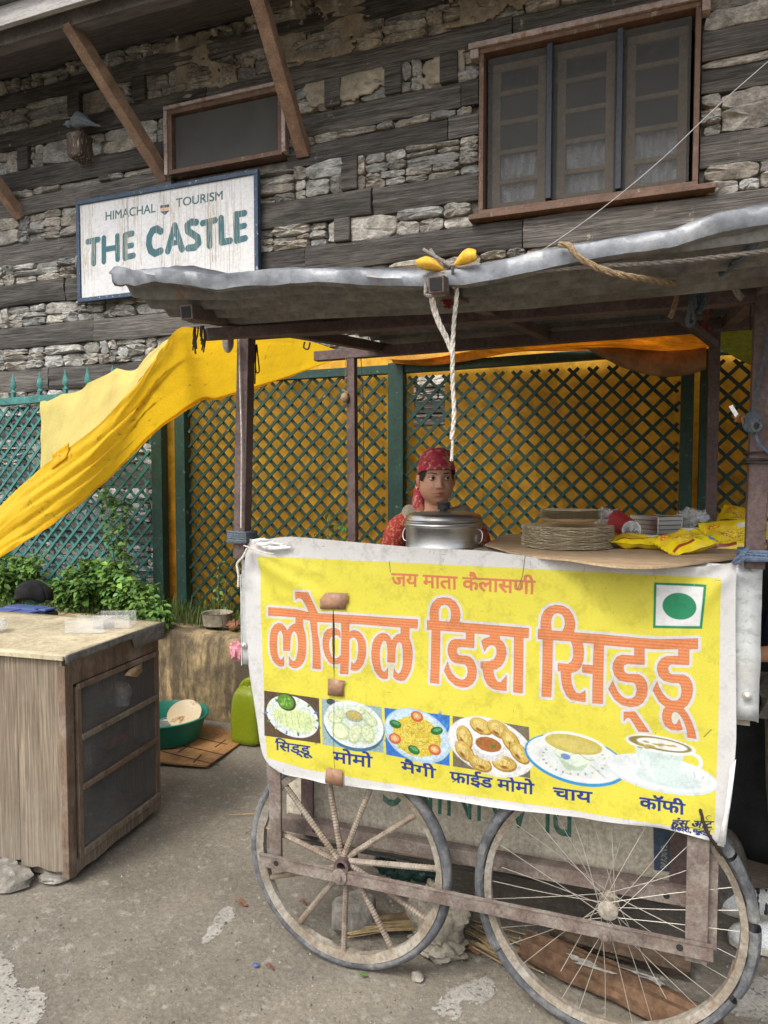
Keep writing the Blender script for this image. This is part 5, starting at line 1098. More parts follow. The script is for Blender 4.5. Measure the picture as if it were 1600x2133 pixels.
cl = thing('rope_coil', PY(475,640,1.86), 'coil of grey wire rope hanging at the left post top', 'rope')
for k in range(7):
    a, b = 466+k*1.6, 484-k*1.4; y0, y1 = 680+k*1.5, 733-k*4; P = [PY(x, y, 1.84-.004*k) for x, y in ((a+6,y0),(a,y0+16),(a,y1-12),((a+b)/2,y1),(b,y1-12),(b,y0+16),(b-5,y0))]
    rope('loop', P, .0034, 'rope_grey', None, n=40, strands=1, parent=cl)
m_ = MB()
for k in range(14): a = PY(415+RNG.randint(-12,12), 684+RNG.randint(-6,6), 1.62); m_.tube(smooth_path([a, a+np.array([.012*nz(k,1),0,-.02]), a+np.array([.02*nz(k,2),.006*nz(k,5),-.035-.035*random.random()])], 8), .0022, 5)
o = base(m_.build('string_tangle', 'cord_dark', None), PY(415,690,1.62)); tag(o, 'tangle of dark strings knotted on the left roof arm', 'string')
rope('pale_string', [PY(498,700,1.87), PY(500,800,1.87), PY(503,900,1.87), PY(503,1000,1.87), PY(502,1100,1.87)], .0022, 'rope_white', 'thin pale cord hanging down along the front left post', 'string', n=20, strands=1)
rope('looped_string', [PY(531,705,1.93), PY(533,770,1.93), PY(540,772,1.93), PY(537,740,1.93), PY(534,720,1.93), PY(531,800,1.93)], .0022, 'cord_dark', 'dark looped cord hanging just right of the front left post', 'string', n=40, strands=1)
m_ = MB(); hx = PY(635,712,2.3); m_.tube(smooth_path([hx, PY(633,724,2.3), PY(642,727,2.3), PY(646,713,2.3)], 14), .003, 6); o = base(m_.build('wire_hook', 'cord_dark', None), hx); tag(o, 'bent dark wire hook under the tin roof', 'hook')
m_ = MB(); c = PY(718,822,REY-.03); m_.tube(smooth_path([PY(720,745,REY-.03), PY(719,800,REY-.03)], 6), .0015, 5); m_.tube(smooth_path([c+np.array([-.01,0,.02]), c+np.array([.012,0,.006]), c+np.array([-.014,0,-.004]), c+np.array([.01,0,.012])], 20), .005, 6); m_.blob(c+np.array([0,0,-.014]), .018,.016,.020,.1)
o = base(m_.build('hanging_bulb_holder', 'rope_brown', None), c); tag(o, 'small brown bundle hung by a string on the rear left post', 'ornament')
rope('hanging_string', [PY(752,745,3.2), PY(757,860,3.2), PY(757,1030,3.2)], .002, 'cord_dark', 'long dark cord with a small weight hanging before the lattice', 'string', n=20, strands=1)
# ties on the posts
m_ = MB()
for k in range(6): z = PY(512,1128,FRY)[2]+.006*k; x = PY(505,1130,FRY)[0]; m_.tube([(x+.031*sx_+.002*nz(k,sx_), FRY+.031*sy_, z+.003*nz(k,sx_,sy_)) for sx_, sy_ in ((-1,-1),(0,-1.1),(1,-1),(1.1,0),(1,1),(0,1.1),(-1,1),(-1.1,0))], .0055, 6, closed=True)
o = base(m_.build('post_lashing', 'rope_blue', None), (x, FRY, z)); tag(o, 'grey cord lashing wound round the front left post at the banner corner', 'rope')
rope('pink_ribbon', [PY(515,1142,BY-.03), PY(506,1160,BY-.03), PY(494,1175,BY-.03), PY(497,1200,BY-.03), PY(496,1222,BY-.03)], .0035, 'rope_white', 'pale pink ribbon dangling from the banner tie at the left post', 'ribbon', n=24, strands=1)
rope('tie_string', [PY(508,1136,BY-.03), PY(540,1148,BY-.03), PY(570,1154,BY-.03)], .0022, 'rope_white', 'pale string tying the banner to the left post', 'string', n=20, strands=1)
m_ = MB()
for k in range(4): z = PY(1570,1163,FRY)[2]+.006*k; x = PY(1573,1163,FRY)[0]; m_.tube([(x+.033*sx_, FRY-.004+.033*sy_, z+.004*nz(k,sx_,sy_)) for sx_, sy_ in ((-1,-1),(0,-1.1),(1,-1),(1.1,0),(1,1),(0,1.1),(-1,1),(-1.1,0))], .0055, 6, closed=True)
m_.tube(smooth_path([(x-.03, FRY-.04, z), PY(1545,1168,FRY-.04), PY(1528,1172,FRY-.03), PY(1540,1160,FRY-.04), (x-.02, FRY-.04, z+.01)], 20), .005, 6)
o = base(m_.build('post_lashing', 'rope_bright', None), (x, FRY, z)); tag(o, 'bright blue rope looped round the front right post at counter height', 'rope')
cb = thing('cord_tie', PY(1565,880,1.87), 'tangled blue cord tied with a knife on the front right post', 'rope')
for k in range(7):
    c = PY(1566+k*1.2, 880+k*1.5, 1.855); rr = .022-.0018*k; rope('loop', [c+np.array([rr*math.cos(t)*.8, -.004*k, rr*math.sin(t)]) for t in np.linspace(.2*k, 6.1+.2*k, 12)], .0028, 'rope_blue', None, n=40, strands=1, parent=cb)
rope('loop', [PY(1600,700,1.86), PY(1580,800,1.86), PY(1568,870,1.855)], .0035, 'rope_blue', None, n=30, parent=cb)
rope('loop', [PY(1572,895,1.855), PY(1582,925,1.855), PY(1610,950,1.86)], .0035, 'rope_bright', None, n=30, parent=cb)
m_ = MB(); a, b = PY(1522,845,1.85), PY(1536,868,1.85); m_.bar(a, b, .004, .009); m_.build('blade', 'aluminium', cb, smooth=False)
m_ = MB(); m_.tube(smooth_path([PY(1532,878,1.85), PY(1538,866,1.845), PY(1542,864,1.85)], 6), .003, 6); m_.tube(smooth_path([PY(1549,884,1.85), PY(1546,872,1.845), PY(1550,867,1.85)], 6), .003, 6); m_.build('orange_band', 'dryleaf', cb)
m_ = MB()
for k in range(3): z = PY(1585,945,FRY)[2]-.012*k; x = PY(1582,945,FRY)[0]; m_.tube([(x+.03*sx_, FRY+.03*sy_, z+.006*nz(k,sx_,sy_)) for sx_, sy_ in ((-1,-1),(1,-1),(1,1),(-1,1))], .003, 6, closed=True)
m_.build('loop', 'cord_dark', cb)
rope('banner_string', [PY(1459,1686,BY-.025), PY(1466,1715,BY-.025), PY(1478,1742,BY-.02), PY(1495,1768,BY+.01), PY(1510,1790,BY+.05)], .0045, 'cord_dark', 'dark cord threaded through the lower right corner of the banner', n=40)
rope('electric_wire', [PY(1700,40,4.6), PY(1600,128,4.4), PY(1500,216,4.1), PY(1380,330,3.7), PY(1260,430,3.3), PY(1150,508,2.9), PY(1100,540,2.7)], .0022, 'wirecable', 'thin grey wire slanting down across the big window to the tin roof', 'wire', n=40, strands=1)

# ------------------------------------------------------------------ things on the counter
CZ = 1.294
m_ = MB()
edge = [PZ(*q, CZ) for q in ((1010,1133),(1060,1146),(1120,1155),(1180,1162),(1240,1170),(1310,1174),(1400,1172),(1480,1166),(1545,1158),(1595,1154))]
ed = smooth_path(edge, 50); poly_ = [(p[0], p[1]) for p in ed]+[(.24, 2.55), (-.40, 2.62), (-.5, 2.5)]
def cf(x, y, k): return (x, y, CZ-.0075+.0055*k+.004*nz(x*5, y*5, 1)-.010*max(0, 2.0-y)*5*.3)
m_.prism(poly_, cf, 1); o = base(m_.build('cardboard_sheet', 'cardboard', None, smooth=False), (0, 2.1, CZ-.008)); tag(o, 'brown cardboard sheet covering the right half of the counter', 'cardboard')
m_ = MB(); m_.bar((-1.19, FRY+.035, 1.262), (.22, FRY+.035, 1.262), .03, .03); m_.build('counter_edge', 'steel', cart, smooth=False)
def at_counter(px, py, Z): return PZ(px, py, Z)
# steamer pot
PYY = 2.16; c = PY(924,1130,PYY); r = abs(PY(1000,1110,PYY)[0]-PY(847,1110,PYY)[0])/2*1.0; zb = 1.262; sc_ = r
sv = thing('gas_stove', (c[0], PYY, 1.19), 'black gas ring stove under the steel steamer pot', 'stove'); m_ = MB(); m_.lathe((c[0], PYY, 1.19), [(r*.8,0),(r*.8,.03),(r*.4,.035),(r*.35,.05),(.001,.05)], 30); m_.build('burner', 'bakelite', sv); m_ = MB(); m_.tube([(c[0]+r*.7*math.cos(t), PYY+r*.7*math.sin(t), 1.256) for t in np.linspace(0, 6.283, 25)[:-1]], .006, 6, closed=True); [m_.tube([(c[0]+r*.7*math.cos(t), PYY+r*.7*math.sin(t), 1.22), (c[0]+r*.7*math.cos(t), PYY+r*.7*math.sin(t), 1.256)], .005, 6) for t in (.5,2.1,3.6,5.2)]; m_.build('trivet', 'bakelite', sv)
pot = thing('steamer_pot', (c[0], PYY, zb), 'shiny steel steamer pot with lid and black knob on the counter', 'pot')
zt = PY(924,1093,PYY)[2]; m_ = MB(); m_.lathe((c[0], PYY, zb), [(.001,0),(r*.93,0),(r*.985,.01),(r*.99,.018),(r*1.0,.020),(r*.985,.026),(r*.985,zt-zb-.012),(r*1.01,zt-zb-.006),(r*1.01,zt-zb)], 64); m_.build('body', 'steelpot', pot)
m_ = MB(); h = zt-zb; m_.lathe((c[0], PYY, zb+h), [(r*1.02,0),(r*1.035,.003),(r*1.02,.007),(r*1.03,.010),(r*1.0,.014),(r*1.01,.018),(r*.99,.022),(r*.97,.030),(r*.90,.036),(r*.6,.040),(r*.2,.043),(.001,.043)], 64); lid = m_.build('lid', 'steelpot', pot)
m_ = MB(); m_.lathe((c[0], PYY, zb+h+.041), [(.012,0),(.012,.006),(.019,.008),(.019,.024),(.022,.026),(.022,.030),(.001,.031)], 24); m_.build('knob', 'bakelite', lid)
for s in (-1, 1):
    m_ = MB(); hc = (c[0]+s*r*.99, PYY-.02, zb+h*.62); m_.tube([(hc[0]+s*.010*math.sin(t), hc[1]+.0+.004*math.cos(t), hc[2]+.020*math.cos(t)) for t in np.linspace(-.2, 3.3, 12)], .0018, 7); m_.build('ring_handle', 'steelpot', pot)
# paper plates
PYY = 2.14; c = PY(1181,1120,PYY); r = abs(PY(1279,1110,PYY)[0]-PY(1085,1110,PYY)[0])/2; z0 = CZ; z1 = PY(1181,1085,PYY)[2]-.004; n_ = 18
def crinkle(mb, c, r, z, rin, dp, seed, depth):
    n = 90; vs = []
    for j, (rr, dz) in enumerate(((rin*.0+.001, 0), (rin, 0), (r*.93, depth*.75), (r*.985, depth), (r, depth-.0006), (r*.985, depth-.0016))):
        for k in range(n): t = 2*math.pi*k/n; q = 1+(dp*(1 if k%2 else -1)+.016*nz(k*.45, seed, j))*(j >= 3); vs.append((c[0]+rr*q*math.cos(t), c[1]+rr*q*math.sin(t), z+dz+(.0022*nz(k*.7, seed, 4) if j >= 3 else 0)))
    mb.add(vs, [(j*n+k, j*n+(k+1)%n, (j+1)*n+(k+1)%n, (j+1)*n+k) for j in range(5) for k in range(n)])
for i in range(n_):
    m_ = MB(); zz = z0+(z1-z0-.012)*i/(n_-1); crinkle(m_, (c[0]+random.uniform(-.002,.002), PYY+random.uniform(-.002,.002)), r*random.uniform(.965,1.0), zz, r*.86, .008, i*3.7, .0035)
    o = base(m_.build('paper_plate', 'foil', None, angle=180), (c[0], PYY, zz)); tag(o, 'silver foil paper plate in the tall wide stack on the cardboard', 'paper plate', 'stacked silver paper plates')
r2 = abs(PY(1252,1070,PYY)[0]-PY(1122,1070,PYY)[0])/2; c2 = PY(1187,1080,PYY); zt = PY(1187,1059,PYY)[2]; zb2 = z1+.002; hb = .030
for i in range(7):
    m_ = MB(); zz = zb2 if i == 0 else zb2+.012+(zt-zb2-.014)*(i-1)/6; hb = .012 if i == 0 else .003; n = 64; cc = (c2[0]+random.uniform(-.0015,.0015), PYY); vs = []
    for j, (rr, dz) in enumerate(((.001,0),(r2*.80,0),(r2*.93,hb*.8),(r2*(.95 if i == 0 else random.uniform(.98,1.01)),hb),(r2*.95,hb-.001))):
        for k in range(n): t = 2*math.pi*k/n; q = 1+(.006*(1 if k%2 else -1)+.012*nz(k*.6, i*3.1, j))*(j > 1); vs.append((cc[0]+rr*q*math.cos(t), cc[1]+rr*q*math.sin(t), zz+dz+.0015*nz(k*.7, i, 4)*(j > 2)))
    m_.add(vs, [(j*n+k, j*n+(k+1)%n, (j+1)*n+(k+1)%n, (j+1)*n+k) for j in range(4) for k in range(n)])
    o = base(m_.build('paper_bowl', 'kraft' if i == 0 else 'foil', None, angle=180), (cc[0], PYY, zz)); tag(o, 'brown-based paper bowl at the bottom of the small bowl stack' if i == 0 else 'silver foil saucer in the small stack on top of the plates', 'paper bowl', 'stacked paper bowls')
# grater box
YG = 2.52; a0, a1, a2 = PY(1313,1075,YG+.05), PY(1371,1080,YG-.03), PY(1421,1078,YG+.03); zt = PY(1371,1077,YG-.03)[2]
gx = thing('box_grater', (a1[0], YG, CZ-.02), 'perforated steel box grater beside the yellow noodle packets', 'grater')
A, B, Cc = np.array([a0[0], YG+.055]), np.array([a1[0], YG-.03]), np.array([a2[0], YG+.03]); D = A+Cc-B
for nm, p, q in (('grating_face', A, B), ('grating_face', B, Cc), ('grating_face', Cc, D), ('grating_face', D, A)):
    m_ = MB(); nor = np.array([(q-p)[1], -(q-p)[0]]); nor = nor/np.linalg.norm(nor); nn = 12; zb_ = CZ-.025
    m_.grid(lambda u, v: (*(p*(1-u)+q*u), zb_+(zt-zb_)*v), 1, 1)
    m_.cur = 1
    for i in range(nn):
        for j in range(6):
            u, v = (i+.5+.5*(j%2))/(nn+.5), (j+.7)/6.6; cc = p*(1-u)+q*u; m_.lathe((cc[0]+nor[0]*.0012, cc[1]+nor[1]*.0012, zb_+(zt-zb_)*v), [(.0001,0),(.0022,0),(.0022,-.001)], 7, axis=(nor[0], nor[1], 0))
    m_.build(nm, ['steelpot', 'inside_dark'], gx, smooth=False)
m_ = MB(); m_.grid(lambda u, v: (*(A+(B-A)*u+(D-A)*v), zt), 1, 1); m_.build('top_plate', 'steelpot', gx, smooth=False)
m_ = MB(); m_.tube([(*A, zt), (*B, zt), (*Cc, zt), (*D, zt)], .0018, 6, closed=True); [m_.tube([(*p, CZ-.02), (*p, zt)], .0016, 6) for p in (A, B, Cc)]; m_.build('wire_frame', 'steelpot', gx)
# paper cup on its side in a bag
a, b = np.array(PY(1283,1085,2.50)), np.array(PY(1315,1104,2.30)); d = (b-a)/np.linalg.norm(b-a); L = np.linalg.norm(b-a)
pc = thing('paper_cup_stack', a, 'red paper cups lying sideways with the white base facing out', 'paper cup')
m_ = MB(); m_.lathe(a, [(.036,0),(.029,L),(.027,L)], 30, axis=d); m_.build('cup_wall', 'redpaint', pc)
m_ = MB(); m_.lathe(a+d*(L+.0015), [(.0285,0),(.0285,.003),(.026,.003),(.0255,0),(.001,0)], 30, axis=d); bs = m_.build('cup_base', 'whitepaper', pc)
m_ = MB(); ax_ = np.cross(d, [0,0,1]); ax_ /= np.linalg.norm(ax_); az_ = np.cross(ax_, d); e = a+d*(L+.0050)
for pts in (((-.018,-.008),(-.011,.010),(-.004,-.010),(-.018,-.008)), ((.002,-.002),(.010,.006)), ((.002,-.003),(.012,-.009)), ((-.014,-.003),(-.007,-.004)), ((.011,-.001),(.019,-.003))): m_.tube([e-ax_*x+az_*y for x, y in pts], .0008, 4)
m_.build('printed_mark', 'cord_dark', bs)
for nm, q, s, lab in (('plastic_bag', PY(1262,1080,2.5), (.06,.045,.030), 'crumpled clear plastic bag round the red paper cups'), ('plastic_bag', PY(1440,1085,2.6), (.055,.04,.038), 'crumpled clear plastic bag behind the box grater')):
    m_ = MB(); m_.blob(q, s[0], s[1], s[2], .55, 3.0, seed=int(q[0]*100)%9, nu=30, nv=18); o = base(m_.build(nm, 'cloudyplastic', None, angle=25), q); tag(o, lab, 'plastic bag')
# noodle packets
def packet(c, w_, d_, h_, rz, rx, ry, label, seed):
    m_ = MB(); nu, nv = 26, 20; M = Matrix.Translation(Vector(c)) @ Matrix.Rotation(rz, 4, 'Z') @ Matrix.Rotation(ry, 4, 'Y') @ Matrix.Rotation(rx, 4, 'X'); uvs = []
    vs = []; 
    for side in (1, -1):
        for j in range(nv+1):
            for i in range(nu+1):
                u, v = i/nu, j/nv; x, y = (u-.5)*w_, (v-.5)*d_; eu = min(u, 1-u); ev = min(v, 1-v); puff = (min(1, max(0, eu-.07)/.16)**.6)*(min(1, ev/.16)**.6)
                z = side*(h_/2*puff*(1+.35*nz(u*4, v*4, seed))+.0006)+.005*nz(u*6, v*5, seed+3)*(1 if puff > 0 else .7)+(.003*math.sin(v*50)*(eu < .07))
                zig = .0015*(1 if (j%2) else -1)*(i in (0, nu)); vs.append(tuple(M @ Vector((x+zig, y*(1-.06*puff), z)))); uvs.append((u, v))
    off = (nu+1)*(nv+1); fs = []
    for j in range(nv):
        for i in range(nu): q = j*(nu+1)+i; fs.append((q, q+1, q+nu+2, q+nu+1)); fs.append((off+q, off+q+nu+1, off+q+nu+2, off+q+1))
    m_.add(vs, fs); it = iter(uvs); o = m_.build('noodle_packet', 'packet_print', None, uvfn=lambda p: next(it), angle=70); base(o, c); tag(o, label, 'noodle packet', 'yellow noodle packets'); return o
def on(px, py, Z): return PZ(px, py, Z)
p = on(1335,1128,CZ+.018); packet(p, .185, .10, .030, R(14), R(6), R(3), 'yellow noodle packet lying flat in front, nearest the plates', 1)
p = on(1428,1128,CZ+.028); packet(p, .150, .11, .034, R(32), R(18), R(-14), 'yellow noodle packet leaning on the flat one, blue corner showing', 5)
p = on(1525,1118,CZ+.030); packet(p, .16, .12, .036, R(10), R(48), R(-6), 'yellow noodle packet propped up just left of the right post', 9)
p = on(1545,1080,CZ+.055); packet(p, .15, .11, .03, R(-18), R(38), R(10), 'yellow noodle packet behind the others by the right post', 13)
p = on(1625,1112,CZ+.035); packet(p, .13, .11, .034, R(30), R(30), R(4), 'yellow noodle packet right of the front right post', 17)
m_ = MB(); q = PY(1478,1104,2.42); m_.blob(q, .045, .03, .025, .4, 3, 4, 24, 14); o = base(m_.build('green_packet', 'leaf', None, angle=30), q); tag(o, 'small green packet behind the yellow noodle packets', 'packet')

# ------------------------------------------------------------------ screened cabinet at the left
A, B, Cq, D = np.array([-1.985,1.951]), np.array([-2.045,2.545]), np.array([-2.95,1.86]), np.array([-2.98,2.45]); ZT = .845
cbn = thing('food_cabinet', (-2.4, 2.2, 0), 'weathered wooden food cabinet with gauze side and pale table top', 'cabinet')
def cp(p, q, u, z, out=0):
    d = q-p; n = np.array([d[1], -d[0]])/np.linalg.norm(d); w_ = p+d*u+n*out; return (w_[0], w_[1], z)
def cboard(name, p, q, u0, u1, z0, z1, out, th, material, warp=0, parent=None, seg=1):
    m_ = MB(); n = max(1, seg)
    def f(k, z, o): u = u0+(u1-u0)*k/n; return cp(p, q, u, z+(warp*nz(k*.8, z*5, u0*9) if z < .4 else 0), o)
    vs = []
    for k in range(n+1): vs += [f(k, z0, out-th), f(k, z0, out), f(k, z1, out), f(k, z1, out-th)]
    fs = [(0,1,2,3), tuple(n*4+i for i in (3,2,1,0))]
    for k in range(n):
        for i in range(4): fs.append((k*4+i, (k+1)*4+i, (k+1)*4+(i+1)%4, k*4+(i+1)%4))
    m_.add(vs, fs); return m_.build(name, material, parent or cbn, smooth=False, bevel=.0025)
# front (C -> A): three boards
W2 = np.linalg.norm(A-Cq)
cboard('front_board', Cq, A, .78, .987, .045, ZT-.012, .0, .02, 'cab_wood', .012, seg=8)
cboard('front_board', Cq, A, .53, .776, .055, ZT-.014, -.004, .02, 'cab_wood', .010, seg=8)
cboard('front_board', Cq, A, .0, .526, .05, ZT-.014, -.002, .02, 'cab_wood', .01, seg=8)
cboard('base_board', Cq, A, .0, .975, .012, .07, -.022, .02, 'cab_wood', .01, seg=12)
# gauze side (A -> B): outward normal points to the cart
cboard('stile', A, B, .0, .075, .02, ZT-.03, .0, .03, 'cab_red'); cboard('stile', A, B, .945, 1.0, .02, ZT-.02, .0, .03, 'cab_red')
cboard('stile', A, B, .095, .135, .05, .72, .006, .02, 'cab_red')
cboard('top_rail', A, B, .03, .97, .735, ZT-.02, .002, .026, 'cab_red'); cboard('bottom_rail', A, B, .076, .944, .02, .075, -.002, .03, 'cab_wood', .012, seg=10)
cboard('moulding', A, B, .10, .97, .712, .732, .014, .016, 'cab_red')
def aslant(name, z0, z1, u0, u1, hg, out, material): m_ = MB(); m_.bar(cp(A, B, u0, z0, out), cp(A, B, u1, z1, out), .014, hg); m_.build(name, material, cbn, smooth=False, bevel=.004)
aslant('gauze_bar', .525, .530, .13, .95, .022, .006, 'cab_wood'); aslant('gauze_bar', .335, .340, .13, .95, .022, .006, 'cab_red'); aslant('gauze_bar', .088, .085, .13, .97, .026, .006, 'cab_wood')
m_ = MB(); m_.grid(lambda u, v: cp(A, B, .136+.81*u, .075+.64*v, -.004+.003*nz(u*5, v*5, 2)), 12, 12); m_.build('gauze', 'gauze', cbn)
for nm, (p, q) in (('back_panel', (B, D)), ('end_panel', (D, Cq))): cboard(nm, p, q, 0, 1, .02, ZT-.02, 0, .015, 'cab_wood')
for z in (.07, .33, .53): m_ = MB(); P = [cp(A, B, .02, z, -.03), cp(A, B, .98, z, -.03), (D[0]+.02, D[1]-.02, z), (Cq[0]+.02, Cq[1]+.03, z)]; m_.add(P+[(x, y, zz-.012) for x, y, zz in P], [(0,1,2,3),(7,6,5,4),(0,4,5,1),(1,5,6,2),(2,6,7,3),(3,7,4,0)]); m_.build('shelf', 'cab_wood', cbn, smooth=False)
m_ = MB(); n_ = 30
e0, e1, e2, e3 = Cq+np.array([-.02,-.012]), A+np.array([.012,-.012]), B+np.array([.008,.02]), D+np.array([-.02,.03])
m_.grid(lambda u, v: (*((e0*(1-u)+e1*u)*(1-v)+(e3*(1-u)+e2*u)*v), ZT+.004*nz(u*4, v*4, 2)+.003), n_, 16); m_.build('table_top', 'cab_top', cbn, solid=.012)
for (p, q, k) in ((e1, e2, 0),):
    m_ = MB(); m_.grid(lambda u, v: (*(p+(q-p)*u+np.array([.006+.003*nz(u*9, v, 3)+.014*max(0, u-.66)*1, 0])), ZT+.012-(.028+.045*(u > .64)+.004*nz(u*14, 2, 2))*v), 40, 4); m_.build('metal_edging', 'cab_trim', cbn, solid=.004)
m_ = MB(); m_.bar((e0[0], e0[1]-.004, ZT+.002), (e1[0], e1[1]-.004, ZT+.002), .008, .014); m_.build('front_edging', 'cab_top', cbn, smooth=False)
for q, lab in ((PZ(2,1845,.02), 'grey stone propping up the left corner of the wooden cabinet'), (PZ(120,1833,.01), 'flat dark stone wedged under the cabinet corner')):
    m_ = MB(); m_.blob(q+np.array([-.03,.05,.0]), .10 if 'left' in lab else .06, .08, .045 if 'left' in lab else .02, .3, 2, 3, flat=-.03); o = base(m_.build('stone', 'rockm', None, angle=40), q); tag(o, lab, 'stone')
# mug and food tin behind the gauze, cardboard scrap
q = np.array(cp(A, B, .72, .532, -.07)); m_ = MB(); m_.lathe(q, [(.001,0),(.030,0),(.030,.085),(.027,.085),(.027,.01),(.001,.01)], 24); mg = thing('mug', q, 'white mug on the upper shelf behind the cabinet gauze', 'mug'); m_.build('cup', 'whitepaper', mg)
m_ = MB(); m_.tube([(q[0]+.0, q[1]+.028+.026*math.sin(t), q[2]+.045+.028*math.cos(t)) for t in np.linspace(.15, 3.0, 12)], .004, 7); m_.build('handle', 'whitepaper', mg)
q = np.array(cp(A, B, .66, .36, -.10)); m_ = MB(); m_.lathe(q+np.array([0,-.03,.02]), [(.001,0),(.022,.002),(.022,.10),(.001,.102)], 20, axis=(0,1,0)); o = base(m_.build('tin_can', 'redpaint', None), q); tag(o, 'small red tin lying on the middle shelf behind the gauze', 'tin')
m_ = MB(); P = [cp(A, B, u, z, .010) for u, z in ((.62,.705),(.76,.71),(.765,.672),(.70,.66),(.56,.69))]; m_.add(P, [(0,1,2,3,4)]); o = base(m_.build('cardboard_scrap', 'cardboard', None, solid=.004), P[0]); tag(o, 'torn cardboard scrap tucked under the cabinet moulding', 'cardboard')
# on the cabinet top
for px, py, w_, d_, h_, rz, lab in ((188,1313,.16,.11,.050,.35,'empty clear plastic box nearer the cabinet front edge'), (240,1304,.15,.11,.055,.45,'empty clear plastic box nearer the plants')):
    q = PZ(px, py, ZT+.012); b = thing('plastic_box', q, lab, 'plastic box', 'clear plastic boxes on the cabinet'); rot = Matrix.Rotation(rz, 3, 'Z'); m_ = MB()
    t_ = .0015; m_.box(q+np.array([-w_/2,-d_/2,0]), q+np.array([w_/2,d_/2,t_]), rot, q)
    for lo, hi in (((-w_/2,-d_/2,t_),(w_/2,-d_/2+t_,h_)), ((-w_/2,d_/2-t_,t_),(w_/2,d_/2,h_)), ((-w_/2,-d_/2+t_,t_),(-w_/2+t_,d_/2-t_,h_)), ((w_/2-t_,-d_/2+t_,t_),(w_/2,d_/2-t_,h_))): m_.box(q+np.array(lo), q+np.array(hi), rot, q)
    m_.build('tub', 'clearplastic', b, smooth=False)
    m_ = MB(); P = [q+np.array(rot @ Vector((x, y, h_))) for x, y in ((-w_/2,-d_/2),(w_/2,-d_/2),(w_/2,d_/2),(-w_/2,d_/2))]; m_.tube(P, .0022, 6, closed=True); m_.build('rim', 'clearplastic', b)
q = PZ(3,1318,ZT+.012); m_ = MB(); m_.lathe(q+np.array([-.045,0,0]), [(.02,0),(.05,.01),(.055,.035),(.045,.05)], 24, wob=.03); o = base(m_.build('clear_bowl', 'cloudyplastic', None), q); tag(o, 'clear plastic bowl at the left edge of the cabinet top', 'bowl')
q = PZ(55,1292,.80); cs = thing('lunch_crate', q+np.array([-.1,.18,-.2]), 'black crate with blue lids standing behind the cabinet', 'crate'); q = np.array(PY(55,1284,2.62))
m_ = MB(); m_.box(q+np.array([-.22,-.06,-.45]), q+np.array([.075,.14,.015])); m_.build('body', 'blackplastic', cs, smooth=False, bevel=.02)
for x0, x1, y0, y1 in ((-.20,.01,.04,.13),(.02,.07,.05,.12),(-.21,-.06,-.05,.025),(-.04,.06,-.05,.03)):
    m_ = MB(); m_.box(q+np.array([x0,y0,.016]), q+np.array([x1,y1,.030])); m_.build('lid', 'blueplastic', cs, smooth=False, bevel=.006)
# bottle with a black cap on it
q = PY(72,1272,3.2); bt_ = thing('water_jar', q-np.array([0,0,.05]), 'ribbed green water jar standing among the plants', 'jar'); m_ = MB(); m_.lathe(q-np.array([0,0,.05]), [(.001,0),(.048,0),(.05,.02),(.046,.03),(.05,.04),(.046,.05),(.05,.06),(.047,.10),(.02,.15),(.018,.19),(.001,.19)], 24); m_.build('body', 'clearplastic', bt_); m_ = MB(); m_.lathe(q+np.array([0,0,.045]), [(.049,0),(.049,.014),(.046,.014)], 24); m_.build('band', 'basin_green', bt_)
m_ = MB(); q = q+np.array([0,0,.125])
def capf(u, v): t = 2*math.pi*u; r_ = (.105+.02*math.sin(3*t)+.012*nz(u*6, v*3, 1))*math.sin(v*1.75)+.004; return (q[0]-.02+r_*math.cos(t), q[1]+r_*.8*math.sin(t), q[2]+.055*math.cos(v*2.0)-.03*v*v*(1+.4*math.sin(2*t+1))+.02*nz(u*7, v*4, 3)*v)
m_.grid(capf, 40, 14); o = base(m_.build('knit_cap', 'blackcloth', None, angle=180, solid=.006), q); tag(o, 'black knit cap draped over the green jar among the plants', 'cap')

# ------------------------------------------------------------------ wash corner
m_ = MB(); bp = [PZ(*q, .008) for q in ((318,1588),(370,1592),(432,1597),(505,1546),(470,1520),(330,1490),(250,1510),(240,1570))]; m_.prism([(p[0], p[1]) for p in bp], lambda x, y, k: (x, y, .004+.008*k+.006*nz(x*6, y*6, 1)), 1); bo_ = thing('vinyl_mat', (-2.4, 3.2, 0), 'brown tile-patterned vinyl mat on the ground under the basin', 'mat'); m_.build('sheet', 'vinyl', bo_, smooth=False)
m_ = MB()
for k in range(-1, 5):
    a, b = PZ(335+0, 1520+k*22, .015), PZ(500-10*k, 1556+k*22, .015)
    for i in range(1): m_.bar(a*.97+b*.03, a*.15+b*.85, .005, .002) if k in (0,1,2) else None
for (p1, p2) in (((395,1551),(372,1566)),((470,1541),(448,1556)),((420,1571),(403,1588))): m_.bar(PZ(*p1, .0155), PZ(*p2, .0155), .005, .002)
m_.build('printed_joint', 'cord_dark', bo_, smooth=False)
BC_ = PZ(345,1486,.155); BC_[2] = .016; br_ = .232; hb_ = .140
bs = thing('wash_basin', BC_, 'green plastic wash basin holding dirty plates on the ground', 'basin'); m_ = MB(); m_.lathe(BC_, [(.001,.002),(br_*.78,.002),(br_*.82,.012),(br_*.97,hb_-.014),(br_*1.03,hb_-.010),(br_*1.04,hb_),(br_*1.0,hb_+.003),(br_*.97,hb_-.004),(br_*.80,.02),(.001,.016)], 56); m_.build('bowl', 'basin_green', bs)
q = PZ(385,1490,.125); m_ = MB(); m_.lathe(q+np.array([.0,0,.0]), [(.001,0),(.06,.001),(.095,.016),(.097,.019),(.06,.005),(.001,.004)], 40, axis=(.20,-.55,.85)); o = base(m_.build('dirty_plate', 'plate_cream', None), q); tag(o, 'cream plate smeared with food leaning in the green basin', 'plate')
